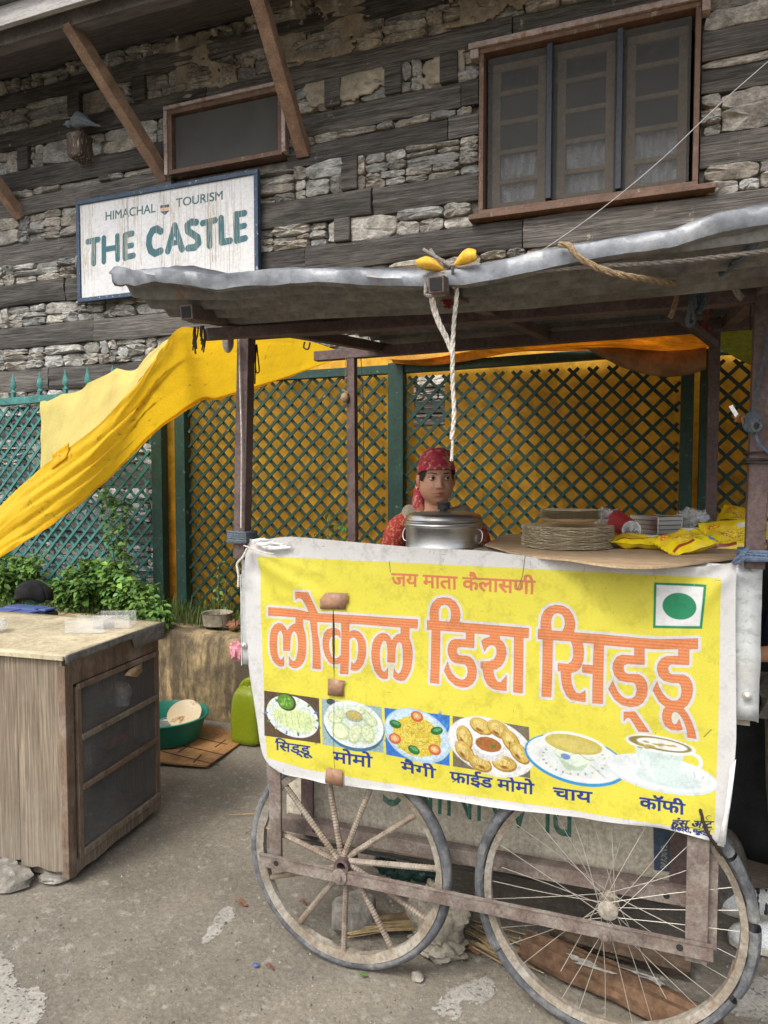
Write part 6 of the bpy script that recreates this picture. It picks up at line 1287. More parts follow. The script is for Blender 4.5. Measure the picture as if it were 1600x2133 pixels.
q = PZ(350,1500,.075); m_ = MB(); m_.lathe(q-np.array([.03,0,.03]), [(.001,.0),(.09,.0),(.105,.035),(.108,.038),(.100,.034),(.086,.006),(.05,.006),(.045,.014),(.040,.006),(.001,.006)], 44, axis=(.1,-.25,.95)); o = base(m_.build('steel_dish', 'aluminium', None), q); tag(o, 'wet steel dish lying in the bottom of the green basin', 'dish')
q = PZ(500,1553,0); q = np.array([q[0]+.02, q[1]+.07, 0]); jr = thing('jerrycan', q, 'lime green plastic jerrycan on the ground beside the cart', 'jerrycan'); wj = abs(PY(530,1500,q[1])[0]-PY(473,1500,q[1])[0])*1.06; zt = PY(505,1425,q[1])[2]
m_ = MB(); pr = [(.80,.0),(.97,.015),(1.0,.04),(1.0,.30),(.98,.5),(.93,.70),(.84,.84),(.64,.93),(.42,.965),(.30,.985),(.28,1.0)]; n = 32; vs = []
for s_, h in pr:
    h2 = h*zt if h > .05 else h
    for k in range(n): t = 2*math.pi*k/n; c_, s__ = math.cos(t), math.sin(t); e_ = (abs(c_)**4+abs(s__)**4)**-.25; vs.append((q[0]+s_*wj/2*c_*e_, q[1]+s_*wj*.42*s__*e_, h2+.004))
m_.add(vs, [(j*n+k, j*n+(k+1)%n, (j+1)*n+(k+1)%n, (j+1)*n+k) for j in range(len(pr)-1) for k in range(n)]+[tuple(range(n))[::-1]]); m_.build('body', 'lime', jr)
m_ = MB(); m_.tube(smooth_path([(q[0]-wj*.30, q[1], zt*.90), (q[0]-wj*.15, q[1], zt*1.04), (q[0]+wj*.05, q[1], zt*1.09), (q[0]+wj*.3, q[1], zt*1.04), (q[0]+wj*.36, q[1], zt*.86)], 20), .016, 12); m_.build('handle', 'lime', jr)
m_ = MB(); m_.lathe((q[0]+wj*.0, q[1], zt*.99), [(.026,0),(.026,.03),(.001,.032)], 20); m_.build('cap', 'lime', jr)
q = PZ(443,1304,LZ+.03); q = np.array([q[0], q[1]+.05, LZ+.03]); m_ = MB(); m_.lathe(q, [(.001,0),(.085,0),(.095,.075),(.098,.078),(.092,.075),(.082,.006),(.001,.006)], 36, wob=.01); o = base(m_.build('clay_bowl', 'mud', None), q); tag(o, 'small grey-brown bowl on top of the retaining wall', 'bowl')
q = PZ(488,1302,LZ+.04); m_ = MB(); m_.blob(q, .05, .03, .03, .6, 3, 2, 16, 10); o = base(m_.build('red_wrapper', 'dryleaf', None, angle=20), q); tag(o, 'crumpled orange-red wrapper on top of the retaining wall', 'wrapper')
q = PY(492,1355,FRY+.04); m_ = MB(); m_.blob(q, .02, .02, .032, .5, 3, 5, 16, 10); o = base(m_.build('pink_rag', 'pinkcloth', None), q); tag(o, 'small pink rag stuck to the cart side left of the banner', 'rag')

# ------------------------------------------------------------------ stones, wood and litter on the ground
def rock(name, c, s, sd_, label, material='rockm', lump=.32, t=(1,1,1), cat='stone', rz=0, freq=1.6):
    m_ = MB(); m_.t = t; m_.blob(c, *s, lump, freq, sd_, 30, 20, flat=-s[2]*.75); o = m_.build(name, material, None, angle=32); base(o, (c[0], c[1], c[2]-s[2]*.75)); tag(o, label, cat); return o
q = PZ(725,1955,0)
m_ = MB(); hx = [(-.075,-.02),(-.05,-.065),(.015,-.05),(.075,-.01),(.06,.06),(-.02,.075)]; vs = []; fs = []
for k, (z, s_) in enumerate(((0,.72),(.035,1.0),(.09,.98),(.108,.80))): vs += [(q[0]+x*s_+.006*nz(x*40, k), q[1]+.05+y*s_+.006*nz(y*40, k), z-.004+.010*nz(x*20, y*20, k)) for x, y in hx]
fs = [tuple(range(6))[::-1], tuple(18+i for i in range(6))]+[(k*6+i, k*6+(i+1)%6, (k+1)*6+(i+1)%6, (k+1)*6+i) for k in range(3) for i in range(6)]
m_.add(vs, fs); o = m_.build('stone_block', 'rockm', None, bevel=.008, sub=0, angle=20); base(o, q); tag(o, 'squarish grey stone block seen through the rebar-spoked wheel', 'stone')
q = PZ(905,1985,0); m_ = MB(); m_.t = (1.15,1.12,1.02); m_.blob((q[0], q[1]+.045, .085), .085, .06, .105, .38, 2.4, 6, 34, 24, flat=-.088); m_.blob((q[0]+.005, q[1]+.015, .02), .09, .055, .035, .4, 3, 2, 30, 16, flat=-.024); o = base(m_.build('chock_stone', 'rockm', None, angle=35), q); tag(o, 'pale knobbly stone chocked behind the rebar-spoked wheel', 'stone')
rock('pebble', PZ(870,2034,.006), (.020,.018,.012), 4, 'pale palm-sized stone on the dirt in front of the chock', t=(1.25,1.22,1.15))
q0, q1 = PZ(692,1950,.02)+np.array([0,.05,0]), PZ(960,1905,.03); m_ = MB(); P = smooth_path([q0, (q0*.6+q1*.4)+np.array([0,0,.012]), q1], 24); m_.t = (1.7,1.6,1.3); m_.tube(P, [.015+.003*nz(i*.7, 2) for i in range(25)], 10); o = base(m_.build('wooden_pole', 'bark', None), q0); tag(o, 'thin wooden pole on the ground under the cart', 'pole')
st_ = MB(); q0 = PZ(712,1962,.012)+np.array([0,.05,0]); q1 = PZ(900,1950,.03)+np.array([0,.04,0])
for k in range(70): a = q0+np.array([RNG.normal(0,.012), RNG.normal(0,.018), abs(RNG.normal(0,.008))]); b = q1+np.array([RNG.normal(0,.02), RNG.normal(0,.01), abs(RNG.normal(0,.006))]); st_.t = (random.uniform(.6,1.3),)*3; st_.tube(smooth_path([a, (a+b)/2+np.array([0,RNG.normal(0,.008),.012]), b], 6), .0016, 4)
o = base(st_.build('straw_bundle', 'straw', None), q0); tag(o, 'bundle of dry straw under the cart beside the pole', 'straw')
st_ = MB()
for k in range(26): a = PZ(960+RNG.randint(-10,60), 1925+RNG.randint(-10,40), .01); b = a+np.array([RNG.uniform(.08,.22), RNG.uniform(-.10,-.02), RNG.uniform(-.004,.01)]); st_.t = (random.uniform(.6,1.2),)*3; st_.bar(a, b, .004, .0015)
o = base(st_.build('dry_reeds', 'straw', None, smooth=False), PZ(1000,1950,.01)); tag(o, 'dry split reeds on the dirt between the two wheels', 'reeds')
# rotten log beneath the right wheel
def log(q0, q1, r_, label, seed, t):
    m_ = MB(); m_.t = t; n, k = 40, 20; d = (q1-q0); L = np.linalg.norm(d); d = d/L; sx_ = np.array([-d[1], d[0], 0]); vs = []
    for i in range(n+1):
        u = i/n; c = q0+d*L*u
        for j in range(k):
            a = 2*math.pi*j/k; rr = r_*(1+.28*nz(j*.9, u*2.2, seed)+.13*nz(j*2.3, u*9, seed+4))*(1 if j%3 else .9)*(.75+.35*min(1, 4*min(u+.05, 1.05-u))); vs.append(c+sx_*rr*math.cos(a)*1.25+np.array([0,0,max(-.03, rr*math.sin(a))]))
    fs = [tuple(range(k))[::-1], tuple(n*k+j for j in range(k))]+[(i*k+j, i*k+(j+1)%k, (i+1)*k+(j+1)%k, (i+1)*k+j) for i in range(n) for j in range(k)]
    m_.add(vs, fs); o = m_.build('rotten_log', 'bark', None, angle=24); base(o, (q0+q1)/2); tag(o, label, 'log'); return o
log(PZ(1095,1965,.04), PZ(1500,2150,.03), .042, 'split reddish rotten log lying under the wire-spoked wheel', 3, (1.15,.92,.76))
log(PZ(1150,1925,.05), PZ(1440,2010,.05), .036, 'dark rotten log behind the reddish one under the cart', 7, (.75,.7,.68))
m_ = MB(); m_.grid(lambda u, v: tuple(PZ(1180+190*u+20*v, 1985+50*u+22*v, .078+.008*nz(u*5, v*3, 1))), 16, 5, lambda u, v: nz(u*6, v*4, 8) > .25); o = base(m_.build('ash_crust', 'cement', None, solid=.004), PZ(1270,2010,.07)); tag(o, 'pale crust of ash on top of the reddish log', 'ash')
rock('boulder', PY(1480,1830,2.62)+np.array([.02,.1,-.06]), (.12,.10,.20), 9, 'large grey rounded stone behind the right leg of the cart', lump=.12, freq=1.2, t=(.6,.6,.62))
gf = MB(); 
for k in range(9): a = PY(800+k*14+RNG.randint(-6,6), 1808+k*2+RNG.randint(-8,8), 2.30); gf.blob(a, .035, .02, .028, .5, 3, k, 14, 9)
o = base(gf.build('green_cloth', 'lattice', None, angle=30), PY(850,1815,2.3)); tag(o, 'crumpled dark green plastic stuffed below the plywood board', 'plastic')
# dried cement splashes, pressed flat on the dirt; the near left one is painted sunlight
def splash(pts, label, sd_):
    P = [PZ(*p, 0) for p in pts]; lo = np.min(P, 0); hi = np.max(P, 0); c = (lo+hi)/2; m_ = MB(); R_ = smooth_path(P+[P[0]], 60)[:-1]
    def inside(x, y):
        x += .014*nz(x*45, y*45, sd_)+.007*nz(x*150, y*150, sd_); y += .014*nz(x*45, y*45, sd_+3)+.007*nz(x*150, y*150, sd_+5); r = False
        for i in range(len(R_)):
            a_, b_ = R_[i-1], R_[i]
            if (a_[1] > y) != (b_[1] > y) and x < (b_[0]-a_[0])*(y-a_[1])/(b_[1]-a_[1])+a_[0]: r = not r
        return r
    nu_, nv_ = max(6, int((hi[0]-lo[0])/.004)), max(6, int((hi[1]-lo[1])/.004)); X = lambda u: lo[0]+(hi[0]-lo[0])*u; Yv = lambda v: lo[1]+(hi[1]-lo[1])*v
    m_.grid(lambda u, v: (X(u), Yv(v), gz(X(u), Yv(v))-.0022+.0010*nz(X(u)*50, Yv(v)*50, 2)), nu_, nv_, lambda u, v: not inside(X(u), Yv(v)) or nz(X(u)*90, Yv(v)*90, 9) > .42)
    o = base(m_.build('cement_or_sun_patch', 'cement', None, angle=180), c); tag(o, label, 'cement splash')
splash([(420,1952),(440,1920),(462,1892),(485,1888),(490,1905),(470,1928),(445,1955),(425,1962)], 'pale elongated cement splash on the dirt left of the wheel', 2)
splash([(902,2092),(925,2085),(930,2062),(975,2040),(1020,2035),(1030,2075),(1000,2090),(960,2085),(960,2115),(940,2123),(910,2105)], 'pale forked cement splash on the dirt between the wheels', 5)
splash([(-60,1960),(0,1975),(25,2010),(40,2050),(85,2055),(95,2085),(75,2133),(60,2200),(-60,2230)], 'large pale patch of painted sunlight at the near left of the dirt', 7)  # sunlit ground drawn as a flat patch of lighter colour
splash([(1500,2060),(1560,2040),(1640,2030),(1640,2110),(1580,2120),(1520,2110)], 'pale cement patch right of the wire-spoked wheel', 9)
for px, py, s, lab in ((503,1882,.022,'curled orange dry leaf near the left wheel'), (632,1882,.014,'small orange dry leaf inside the rebar-spoked wheel'), (562,2015,.012,'brown leaf stub on the dirt below the rebar-spoked wheel'), (985,1980,.022,'rust-brown dry leaf beside the chock stone')):
    q = PZ(px, py, .006); m_ = MB(); m_.grid(lambda u, v: (q[0]+(u-.5)*s*2.2, q[1]+(v-.5)*s*math.sin(math.pi*min(.97,max(.03,u))), q[2]+.006*math.sin(u*5)+.012*abs(v-.5)+gz(q[0], q[1])), 8, 4); o = base(m_.build('dry_leaf', 'dryleaf', None, solid=.001), q); tag(o, lab, 'leaf')
q = PZ(533,2010,.004); m_ = MB(); m_.blob(q, .010,.007,.004,.3); o = base(m_.build('bottle_cap', 'blueplastic', None), q); tag(o, 'flattened blue bottle cap on the dirt', 'bottle cap')
q = PZ(757,2034,.004); m_ = MB(); m_.grid(lambda u, v: (q[0]+(u-.5)*.03, q[1]+(v-.5)*.016*math.sin(math.pi*min(.97,max(.03,u))), q[2]+.004+.006*abs(v-.5)), 8, 4); o = base(m_.build('green_leaf', 'leaf', None, solid=.001), q); tag(o, 'small fresh green leaf in front of the rebar-spoked wheel', 'leaf')
q = PZ(510,1696,.004); m_ = MB(); m_.tube([PZ(478,1697,.01), PZ(528,1695,.012)], .0025, 6); o = base(m_.build('twig', 'straw', None), q); tag(o, 'thin straw twig on the dirt left of the cart', 'twig')
gv = MB()
for k in range(2600):
    px, py = RNG.uniform(-20, 1620), 1700+(RNG.rand()**.8)*470; q = PZ(px, py, 0)
    if q[1] > 3.6: continue
    s = RNG.gamma(2, .0009)+.0005; v = [(0,0,s*1.1)]+[(s*1.3*math.cos(a)*RNG.uniform(.6,1.2), s*1.3*math.sin(a)*RNG.uniform(.6,1.2), -s*.2) for a in (0,1.3,2.5,3.8,5.0)]; gv.t = (random.uniform(.35,1.25),)*3
    gv.add([(q[0]+a, q[1]+b, gz(q[0], q[1])-.004+c) for a, b, c in v], [(0,i,i%5+1) for i in range(1,6)])
tag(gv.build('gravel', 'rockm', None, angle=20), 'fine grit scattered on the dirt', None, None, 'stuff')

# ------------------------------------------------------------------ people
def skinmesh(name, nodes, edges, material, parent, sub=2):
    """nodes: [(world point, rx, ry)], first one is the root"""
    org = WLOC[parent.name]; me = bpy.data.meshes.new(name); me.from_pydata([tuple(Vector(p)-org) for p, a, b in nodes], edges, []); me.materials.append(MATS[material])
    o = bpy.data.objects.new(name, me); COL.objects.link(o); o.parent = parent; WLOC[o.name] = org
    sk = o.modifiers.new('skin', 'SKIN'); sk.use_smooth_shade = True; sk.branch_smoothing = .6
    if not me.skin_vertices: me.skin_vertices.new()
    for i, (p, a, b) in enumerate(nodes): sv = me.skin_vertices[0].data[i]; sv.radius = (a, b); sv.use_root = (i == 0)
    s_ = o.modifiers.new('smooth', 'SUBSURF'); s_.levels = sub; s_.render_levels = sub
    # the tint layer is white on bodies
    ca = me.color_attributes.new('tint', 'FLOAT_COLOR', 'POINT'); ca.data.foreach_set('color', [1.0]*4*len(nodes)); return o
class Frame:
    def __init__(s, o, f, k=1.0): s.k = k; s.o = np.array(o, float); s.f = np.array([f[0], f[1], 0.0]); s.f /= np.linalg.norm(s.f); s.r = np.array([-s.f[1], s.f[0], 0.0])   # r: the viewer's right when the figure faces him
    def __call__(s, x, y, z): return s.o+s.r*x+s.f*y+np.array([0,0,z*s.k])
def skeleton(F, hand=True, sh=.165, arm=None):
    N = [(F(0,0,.86),.125,.095)]; Ed = []
    def add(p, a, b=None, to=None): N.append((F(*p), a, b or a)); i = len(N)-1; Ed.append((to if to is not None else i-1, i)); return i
    add((0,0,.98),.112,.085,0); add((0,.0,1.10),.122,.09); ch = add((0,0,1.20),.118,.085); nb = add((0,-.005,1.30),.060,.055); add((0,.004,1.36),.046); add((0,.012,1.43),.046)
    for s in (-1, 1):
        a = add((s*.10,-.005,1.265),.062,.056,ch); a = add((s*sh,0,1.235),.052); e = add((s*(sh+.045),.0,1.00),.038); w_ = add((s*(sh-.02),.17,.955),.026,.022); pm = add((s*(sh-.045),.215,.95),.030,.016)
        if hand:
            for k, (dx, L) in enumerate(((-.026,.062),(-.009,.074),(.009,.070),(.025,.056))):
                b_ = add((s*(sh-.045)+dx,.245,.948),.0092,None,pm); add((s*(sh-.05)+dx,.245+L*.5,.945),.0085); add((s*(sh-.055)+dx,.245+L*.85,.932),.0075)
            b_ = add((s*(sh-.045)-s*.03,.215,.945),.010,None,pm); add((s*(sh-.045)-s*.048,.235,.938),.0095); add((s*(sh-.045)-s*.055,.258,.932),.008)
    for s in (-1, 1):
        add((s*.08,0,.80),.085,.085,0); add((s*.09,.012,.46),.056); add((s*.09,-.01,.10),.037); add((s*.09,.02,.045),.038,.034); add((s*.092,.11,.030),.034,.022); add((s*.092,.155,.028),.024,.018)
    return N, Ed
def hrad(ph): s_ = abs(math.sin(ph)); p_ = 2.6 if ph > 0 else 2.15; return max(0, 1-s_**p_)**(1/p_)
def head(parent, c, f, up=(0,0,1), sc_=1.0, gaze=.0):
    """face mesh with features; c = centre, f = facing"""
    f = Vector(f).normalized(); u = Vector(up).normalized(); r = f.cross(u).normalized()*-1; u = r.cross(f).normalized()*-1 if r.cross(f).z < 0 else r.cross(f).normalized()
    c = Vector(c); G = lambda a, m, s: math.exp(-((a-m)/s)**2)
    def W(x, y, z): return c+(r*x+f*y+u*z)*sc_
    def surf(th, ph):
        cph = hrad(ph); d = Vector((math.sin(th)*cph, math.cos(th)*cph, math.sin(ph)))
        x, y, z = d.x*.072, d.y*(.090 if d.y > 0 else .100), d.z*.116
        if z < -.02:
            k = min(1, (-z-.02)/.096); x *= 1+.16*math.sin(k*math.pi)*.8-.10*k; 
            if y > 0: y *= 1+.20*math.sin(k*math.pi*.75)
            else: y *= 1-.35*k
        if y > 0:
            y *= .98; ax = abs(x)
            if z < .10: y -= .004*G(z,-.0,.05)*(x/.05)**2
            nose = max(0, min(1, (.014-z)/.05)) if z > -.037 else max(0, 1-(-.037-z)/.008)
            y += .022*nose*G(x,0,.0088+.003*nose)+.008*G(ax,.0125,.0055)*G(z,-.035,.007)
            y += -.0105*G(ax,.0315,.014)*G(z,.001,.0105)+.0045*G(ax,.030,.018)*G(z,.019,.006)+.006*G(ax,.040,.018)*G(z,-.03,.018)
            y += .0075*G(x,0,.018)*G(z,-.0595,.0048)+.0085*G(x,0,.016)*G(z,-.0695,.0050)-.0045*G(x,0,.022)*G(z,-.0645,.0017)-.004*G(x,0,.02)*G(z,-.082,.005)+.010*G(x,0,.020)*G(z,-.101,.013)
        return x, y, z
    nu, nv = 128, 110; m_ = MB(); vs = []; ti = []
    for j in range(nv+1):
        ph = -math.pi/2+math.pi*j/nv
        for i in range(nu):
            t = 2*math.pi*i/nu-math.pi; th = t-.42*math.sin(t); x, y, z = surf(th, ph); vs.append(W(x, y, z)); col = (1,1,1)
            if y > 0:
                lip = max(G(x,0,.019)*G(z,-.0600,.0046), G(x,0,.017)*G(z,-.0695,.0048)); lip = min(1, lip*1.5)
                ln = G(x,0,.021)*G(z,-.0645,.0016); eye = G(abs(x),.0315,.016)*G(z,.003,.010)*.22
                col = tuple(1*(1-lip)+lip*q for q in (.82,.48,.46)); col = tuple(a*(1-.6*ln)*(1-eye) for a in col)
                if x*x+(z-.023)**2 < .0021**2: col = (.35,.03,.05)
            ti.append(col)
    m_.v = [tuple(p) for p in vs]; m_.tint = ti
    for j in range(nv):
        for i in range(nu): m_.f.append([j*nu+i, j*nu+(i+1)%nu, (j+1)*nu+(i+1)%nu, (j+1)*nu+i]); m_.mi.append(0)
    h = m_.build('head', 'skin', parent, angle=180)
    for s in (-1, 1):
        ec = (s*.0315, .0735, .0015); e = MB(); vs = []; ti = []; n1, n2 = 28, 20; gz_ = Vector((gaze, 1, -.02)).normalized(); rr = .0120
        for j in range(n2+1):
            for i in range(n1):
                a, b = 2*math.pi*i/n1, math.pi*j/n2; d = Vector((math.sin(b)*math.cos(a), math.cos(b), math.sin(b)*math.sin(a))); q = d.dot(gz_); vs.append(W(ec[0]+rr*d.x, ec[1]+rr*d.y, ec[2]+rr*d.z)); ti.append((.03,.02,.018) if q > .86 else (1,1,1))
        e.v = [tuple(p) for p in vs]; e.tint = ti
        for j in range(n2):
            for i in range(n1): e.f.append([j*n1+i, j*n1+(i+1)%n1, (j+1)*n1+(i+1)%n1, (j+1)*n1+i]); e.mi.append(0)
        e.build('eye', 'eyewhite', h)
        for up_ in (1, -1):
            l = MB(); a0, a1 = (.30, 1.75) if up_ > 0 else (-.42, -1.75)
            def lidf(u, v): b = a0+(a1-a0)*v; a = -1.45+2.9*u; k = 1.10; bb = b*(1-.55*abs(a/1.45)**2.2) if v < .5 else b; return W(ec[0]+rr*k*math.cos(bb)*math.sin(a), ec[1]+rr*k*math.cos(bb)*math.cos(a)-.001, ec[2]+rr*k*math.sin(bb))
            l.t = (.86,.82,.80); l.grid(lidf, 16, 7); l.build('eyelid', 'skin', h, angle=180)
        l = MB(); l.tube([W(ec[0]+rr*1.13*math.cos(.30*(1-.55*abs(a/1.45)**2.2))*math.sin(a), ec[1]+rr*1.13*math.cos(a)*.96, ec[2]+rr*1.13*math.sin(.33*(1-.55*abs(a/1.45)**2.2))) for a in np.linspace(-1.4,1.4,11)], [.0006]+[.0011]*9+[.0006], 5); l.build('eyelashes', 'hair', h)
        br = MB(); n_ = 12; pp = []
        for i in range(n_+1):
            k = i/n_; x = s*(.013+.036*k); z = .0185+.006*math.sin(k*2.2)-.003*k; th = math.asin(max(-1, min(1, x/.070))); pp.append(W(x, surf(th, math.asin(z/.116))[1]+.0008, z))
        br.tube(pp, [.0016+.0012*math.sin(math.pi*min(1, i/n_*1.15)) for i in range(n_+1)], 6); br.build('eyebrow', 'hair', h)
        er = MB(); c0 = W(s*.0745, -.004, -.012)
        for (dx, dy, dz, a, b, d_) in ((0,0,0,.008,.017,.029),(s*.005,-.006,.006,.006,.012,.020)):
            n = 16; vs = []
            for j in range(11):
                for i in range(n): ph_, t_ = math.pi*j/10, 2*math.pi*i/n; x, y, z = math.sin(ph_)*math.cos(t_)*a, math.sin(ph_)*math.sin(t_)*b*(.75+.25*(math.cos(ph_))), math.cos(ph_)*d_; vs.append(c0+(r*(x+dx)+f*(y+dy)+u*(z+dz))*sc_)
            er.add(vs, [(j*n+i, (j+1)*n+i, (j+1)*n+(i+1)%n, j*n+(i+1)%n) for j in range(10) for i in range(n)], (.95,.88,.86))
        er.build('ear', 'skin', h)
    return h, W, surf
HC = np.array(PY(909,996,2.90)); HC[2] = 1.492
wom = thing('person', (HC[0], HC[1]+.03, 0), 'woman in red patterned headscarf and grey vest standing behind the counter', 'person')
bf = np.array([.24,-.97]); Fw = Frame((HC[0]-.012, HC[1]+.035, 0), bf, 1.045)
N, Ed = skeleton(Fw); skinmesh('body', N, Ed, 'skin_body', wom)
hf = Vector((.455,-.89,-.02)); hh, HW, hs_ = head(wom, HC, hf, gaze=.16)
sgn = 1 if (HW(1,0,0)-HW(0,0,0)).dot(Vector(RT)) > 0 else -1           # which local side is the viewer's right
# hair, scarf
def shell(k, cond, off=(0,0,0), wob=.0, seed=1, nu=80, nv=60):
    m_ = MB()
    def fn(u, v): th = 2*math.pi*u; ph = -math.pi/2+math.pi*v; d = Vector((math.sin(th)*hrad(ph), math.cos(th)*hrad(ph), math.sin(ph))); kk = k*(1+wob*nz(d.x*3+d.z*7, d.y*3-d.z*4, seed)); return HW(d.x*.071*kk+off[0], d.y*(.090 if d.y > 0 else .100)*kk+off[1], d.z*.116*kk+off[2])
    def sk(u, v): th = 2*math.pi*(u); ph = -math.pi/2+math.pi*v; return not cond(math.sin(th)*math.cos(ph)*.071, math.cos(th)*math.cos(ph)*.09, math.sin(ph)*.116)
    m_.grid(fn, nu, nv, sk); return m_
def wrap(k, edge, off=(0,0,0), wob=.0, seed=1, nu=96, nv=34):
    """a cap that starts at height edge(angle) and closes over the crown; angle 0 = front"""
    m_ = MB()
    def fn(u, v):
        th = 2*math.pi*u-math.pi; e = math.asin(edge(th)/.116); ph = e+(math.pi/2-e)*v; c_ = hrad(ph); d = Vector((math.sin(th)*c_, math.cos(th)*c_, math.sin(ph)))
        kk = k*(1+wob*nz(d.x*3+d.z*9, d.y*3-d.z*6, seed)+(.012 if v < .06 and wob else 0)); return HW(d.x*.072*kk+off[0], d.y*(.090 if d.y > 0 else .100)*kk+off[1], d.z*.116*kk+off[2])
    m_.grid(fn, nu, nv); return m_
def hairline(th):
    a = abs(th); return float(np.interp(a, (0,.75,.95,1.15,1.45,1.75,2.2,3.15), (.040,.036,.010,-.014,-.006,-.030,-.062,-.066)))
wrap(1.03, hairline).build('hair', 'hair', hh, angle=180)
def scarfline(th):
    a = abs(th); return float(np.interp(a, (0,.8,1.3,1.9,2.6,3.15), (.033,.030,.022,.000,-.030,-.036)))
sc = wrap(1.085, scarfline, off=(0,-.002,.001), wob=.05, nu=120, nv=44).build('headscarf', 'scarf', hh, angle=180, solid=.004)
m_ = MB()
for k in range(3):
    P = [HW(-sgn*(.030+.010*k), -.090+.006*k, -.012), HW(-sgn*(.052+.006*k), -.085, -.050), HW(-sgn*(.070-.002*k), -.066+.008*k, -.090), HW(-sgn*(.074-.006*k), -.050+.008*k, -.130), HW(-sgn*(.070-.010*k), -.036+.008*k, -.175-.012*k)]
    m_.tube(smooth_path(P, 16), [.014+.009*math.sin(i/16*2.6) for i in range(17)], 10)
m_.build('scarf_tail', 'scarf', sc)
m_ = MB(); c = HW(-sgn*.078, -.002, -.047); m_.tube([c+Vector((RT*math.cos(t)*.0075)).to_3d()+Vector((0,0,math.sin(t)*.009)) for t in np.linspace(0, 2*math.pi, 17)[:-1]], .0016, 6, closed=True); m_.build('earring', 'gold', hh)
# clothes
def cloth(name, nodes, edges, material, parent, F): return skinmesh(name, [(F(*p), a, b) for p, a, b in nodes], edges, material, parent)
cloth('kurta', [((0,0,.88),.142,.112),((0,0,1.0),.128,.10),((0,0,1.12),.136,.105),((0,0,1.20),.130,.10),((-.10,-.005,1.258),.072,.066),((-.17,0,1.228),.064,.062),((-.215,0,1.00),.056,.054),((-.155,.15,.955),.040,.036),((.10,-.005,1.258),.072,.066),((.17,0,1.228),.064,.062),((.215,0,1.00),.056,.054),((.155,.15,.955),.040,.036),((0,0,.7),.17,.13),((0,0,.45),.19,.15)],
    [(0,1),(1,2),(2,3),(3,4),(4,5),(5,6),(6,7),(3,8),(8,9),(9,10),(10,11),(0,12),(12,13)], 'kurta', wom, Fw)
cloth('vest', [((0,0,.90),.150,.122),((0,0,1.02),.142,.115),((0,0,1.13),.148,.118),((0,-.01,1.185),.140,.104),((-.092,-.012,1.262),.066,.072),((-.158,-.004,1.258),.080,.082),((.092,-.012,1.262),.066,.072),((.158,-.004,1.258),.080,.082)],
    [(0,1),(1,2),(2,3),(3,4),(4,5),(3,6),(6,7)], 'vest', wom, Fw)
for s, x in ((-1,-.09),(1,.09)):
    m_ = MB(); c = Fw(x, .05, 0); m_.tube(smooth_path([Fw(x,-.04,.035), Fw(x,.05,.035), Fw(x,.15,.03)], 8), [.03,.04,.043,.044,.044,.043,.042,.038,.02], 12); m_.build('shoe', 'blackplastic', wom)

# bystander at the right edge: leg and shoe in view
tq = PZ(1512,1955,0); Fp = Frame((tq[0]+.225, tq[1]+.10, 0), (-1.0,-.12))
by = thing('person', Fp(0,0,0), 'bystander at the right edge in beige trousers and white sneakers', 'person')
N, Ed = skeleton(Fp); skinmesh('body', N, Ed, 'skin_body', by)
hb_, HW2, _ = head(by, Fp(0,.01,1.53), (-.95,-.3,0)); 
m_ = MB()
def hairf(u, v): th = 2*math.pi*u; ph = -.25+1.82*v; d = Vector((math.sin(th)*math.cos(ph), math.cos(th)*math.cos(ph), math.sin(ph))); return HW2(d.x*.077, d.y*(.094 if d.y > 0 else .106), d.z*.123+.004)
m_.grid(hairf, 50, 20, lambda u, v: (math.cos(2*math.pi*u) > .2 and v < .35)); m_.build('hair', 'hair', hb_, angle=180)
cloth('trousers', [((0,0,.88),.142,.115),((-.08,0,.78),.108,.108),((-.09,.012,.46),.082,.084),((-.09,-.005,.22),.074,.076),((-.09,-.003,.10),.070,.074),((.08,0,.78),.108,.108),((.09,.012,.46),.082,.084),((.09,-.005,.22),.074,.076),((.09,-.003,.10),.070,.074)], [(0,1),(1,2),(2,3),(3,4),(0,5),(5,6),(6,7),(7,8)], 'trouser', by, Fp)
cloth('jacket', [((0,0,.86),.150,.125),((0,0,1.0),.142,.115),((0,0,1.12),.148,.115),((0,0,1.22),.138,.105),((-.10,-.005,1.268),.074,.068),((-.17,0,1.235),.066,.064),((-.215,0,1.00),.058,.056),((-.155,.15,.955),.045,.042),((.10,-.005,1.268),.074,.068),((.17,0,1.235),.066,.064),((.215,0,1.00),.058,.056),((.155,.15,.955),.045,.042)], [(0,1),(1,2),(2,3),(3,4),(4,5),(5,6),(6,7),(3,8),(8,9),(9,10),(10,11)], 'navycloth', by, Fp)
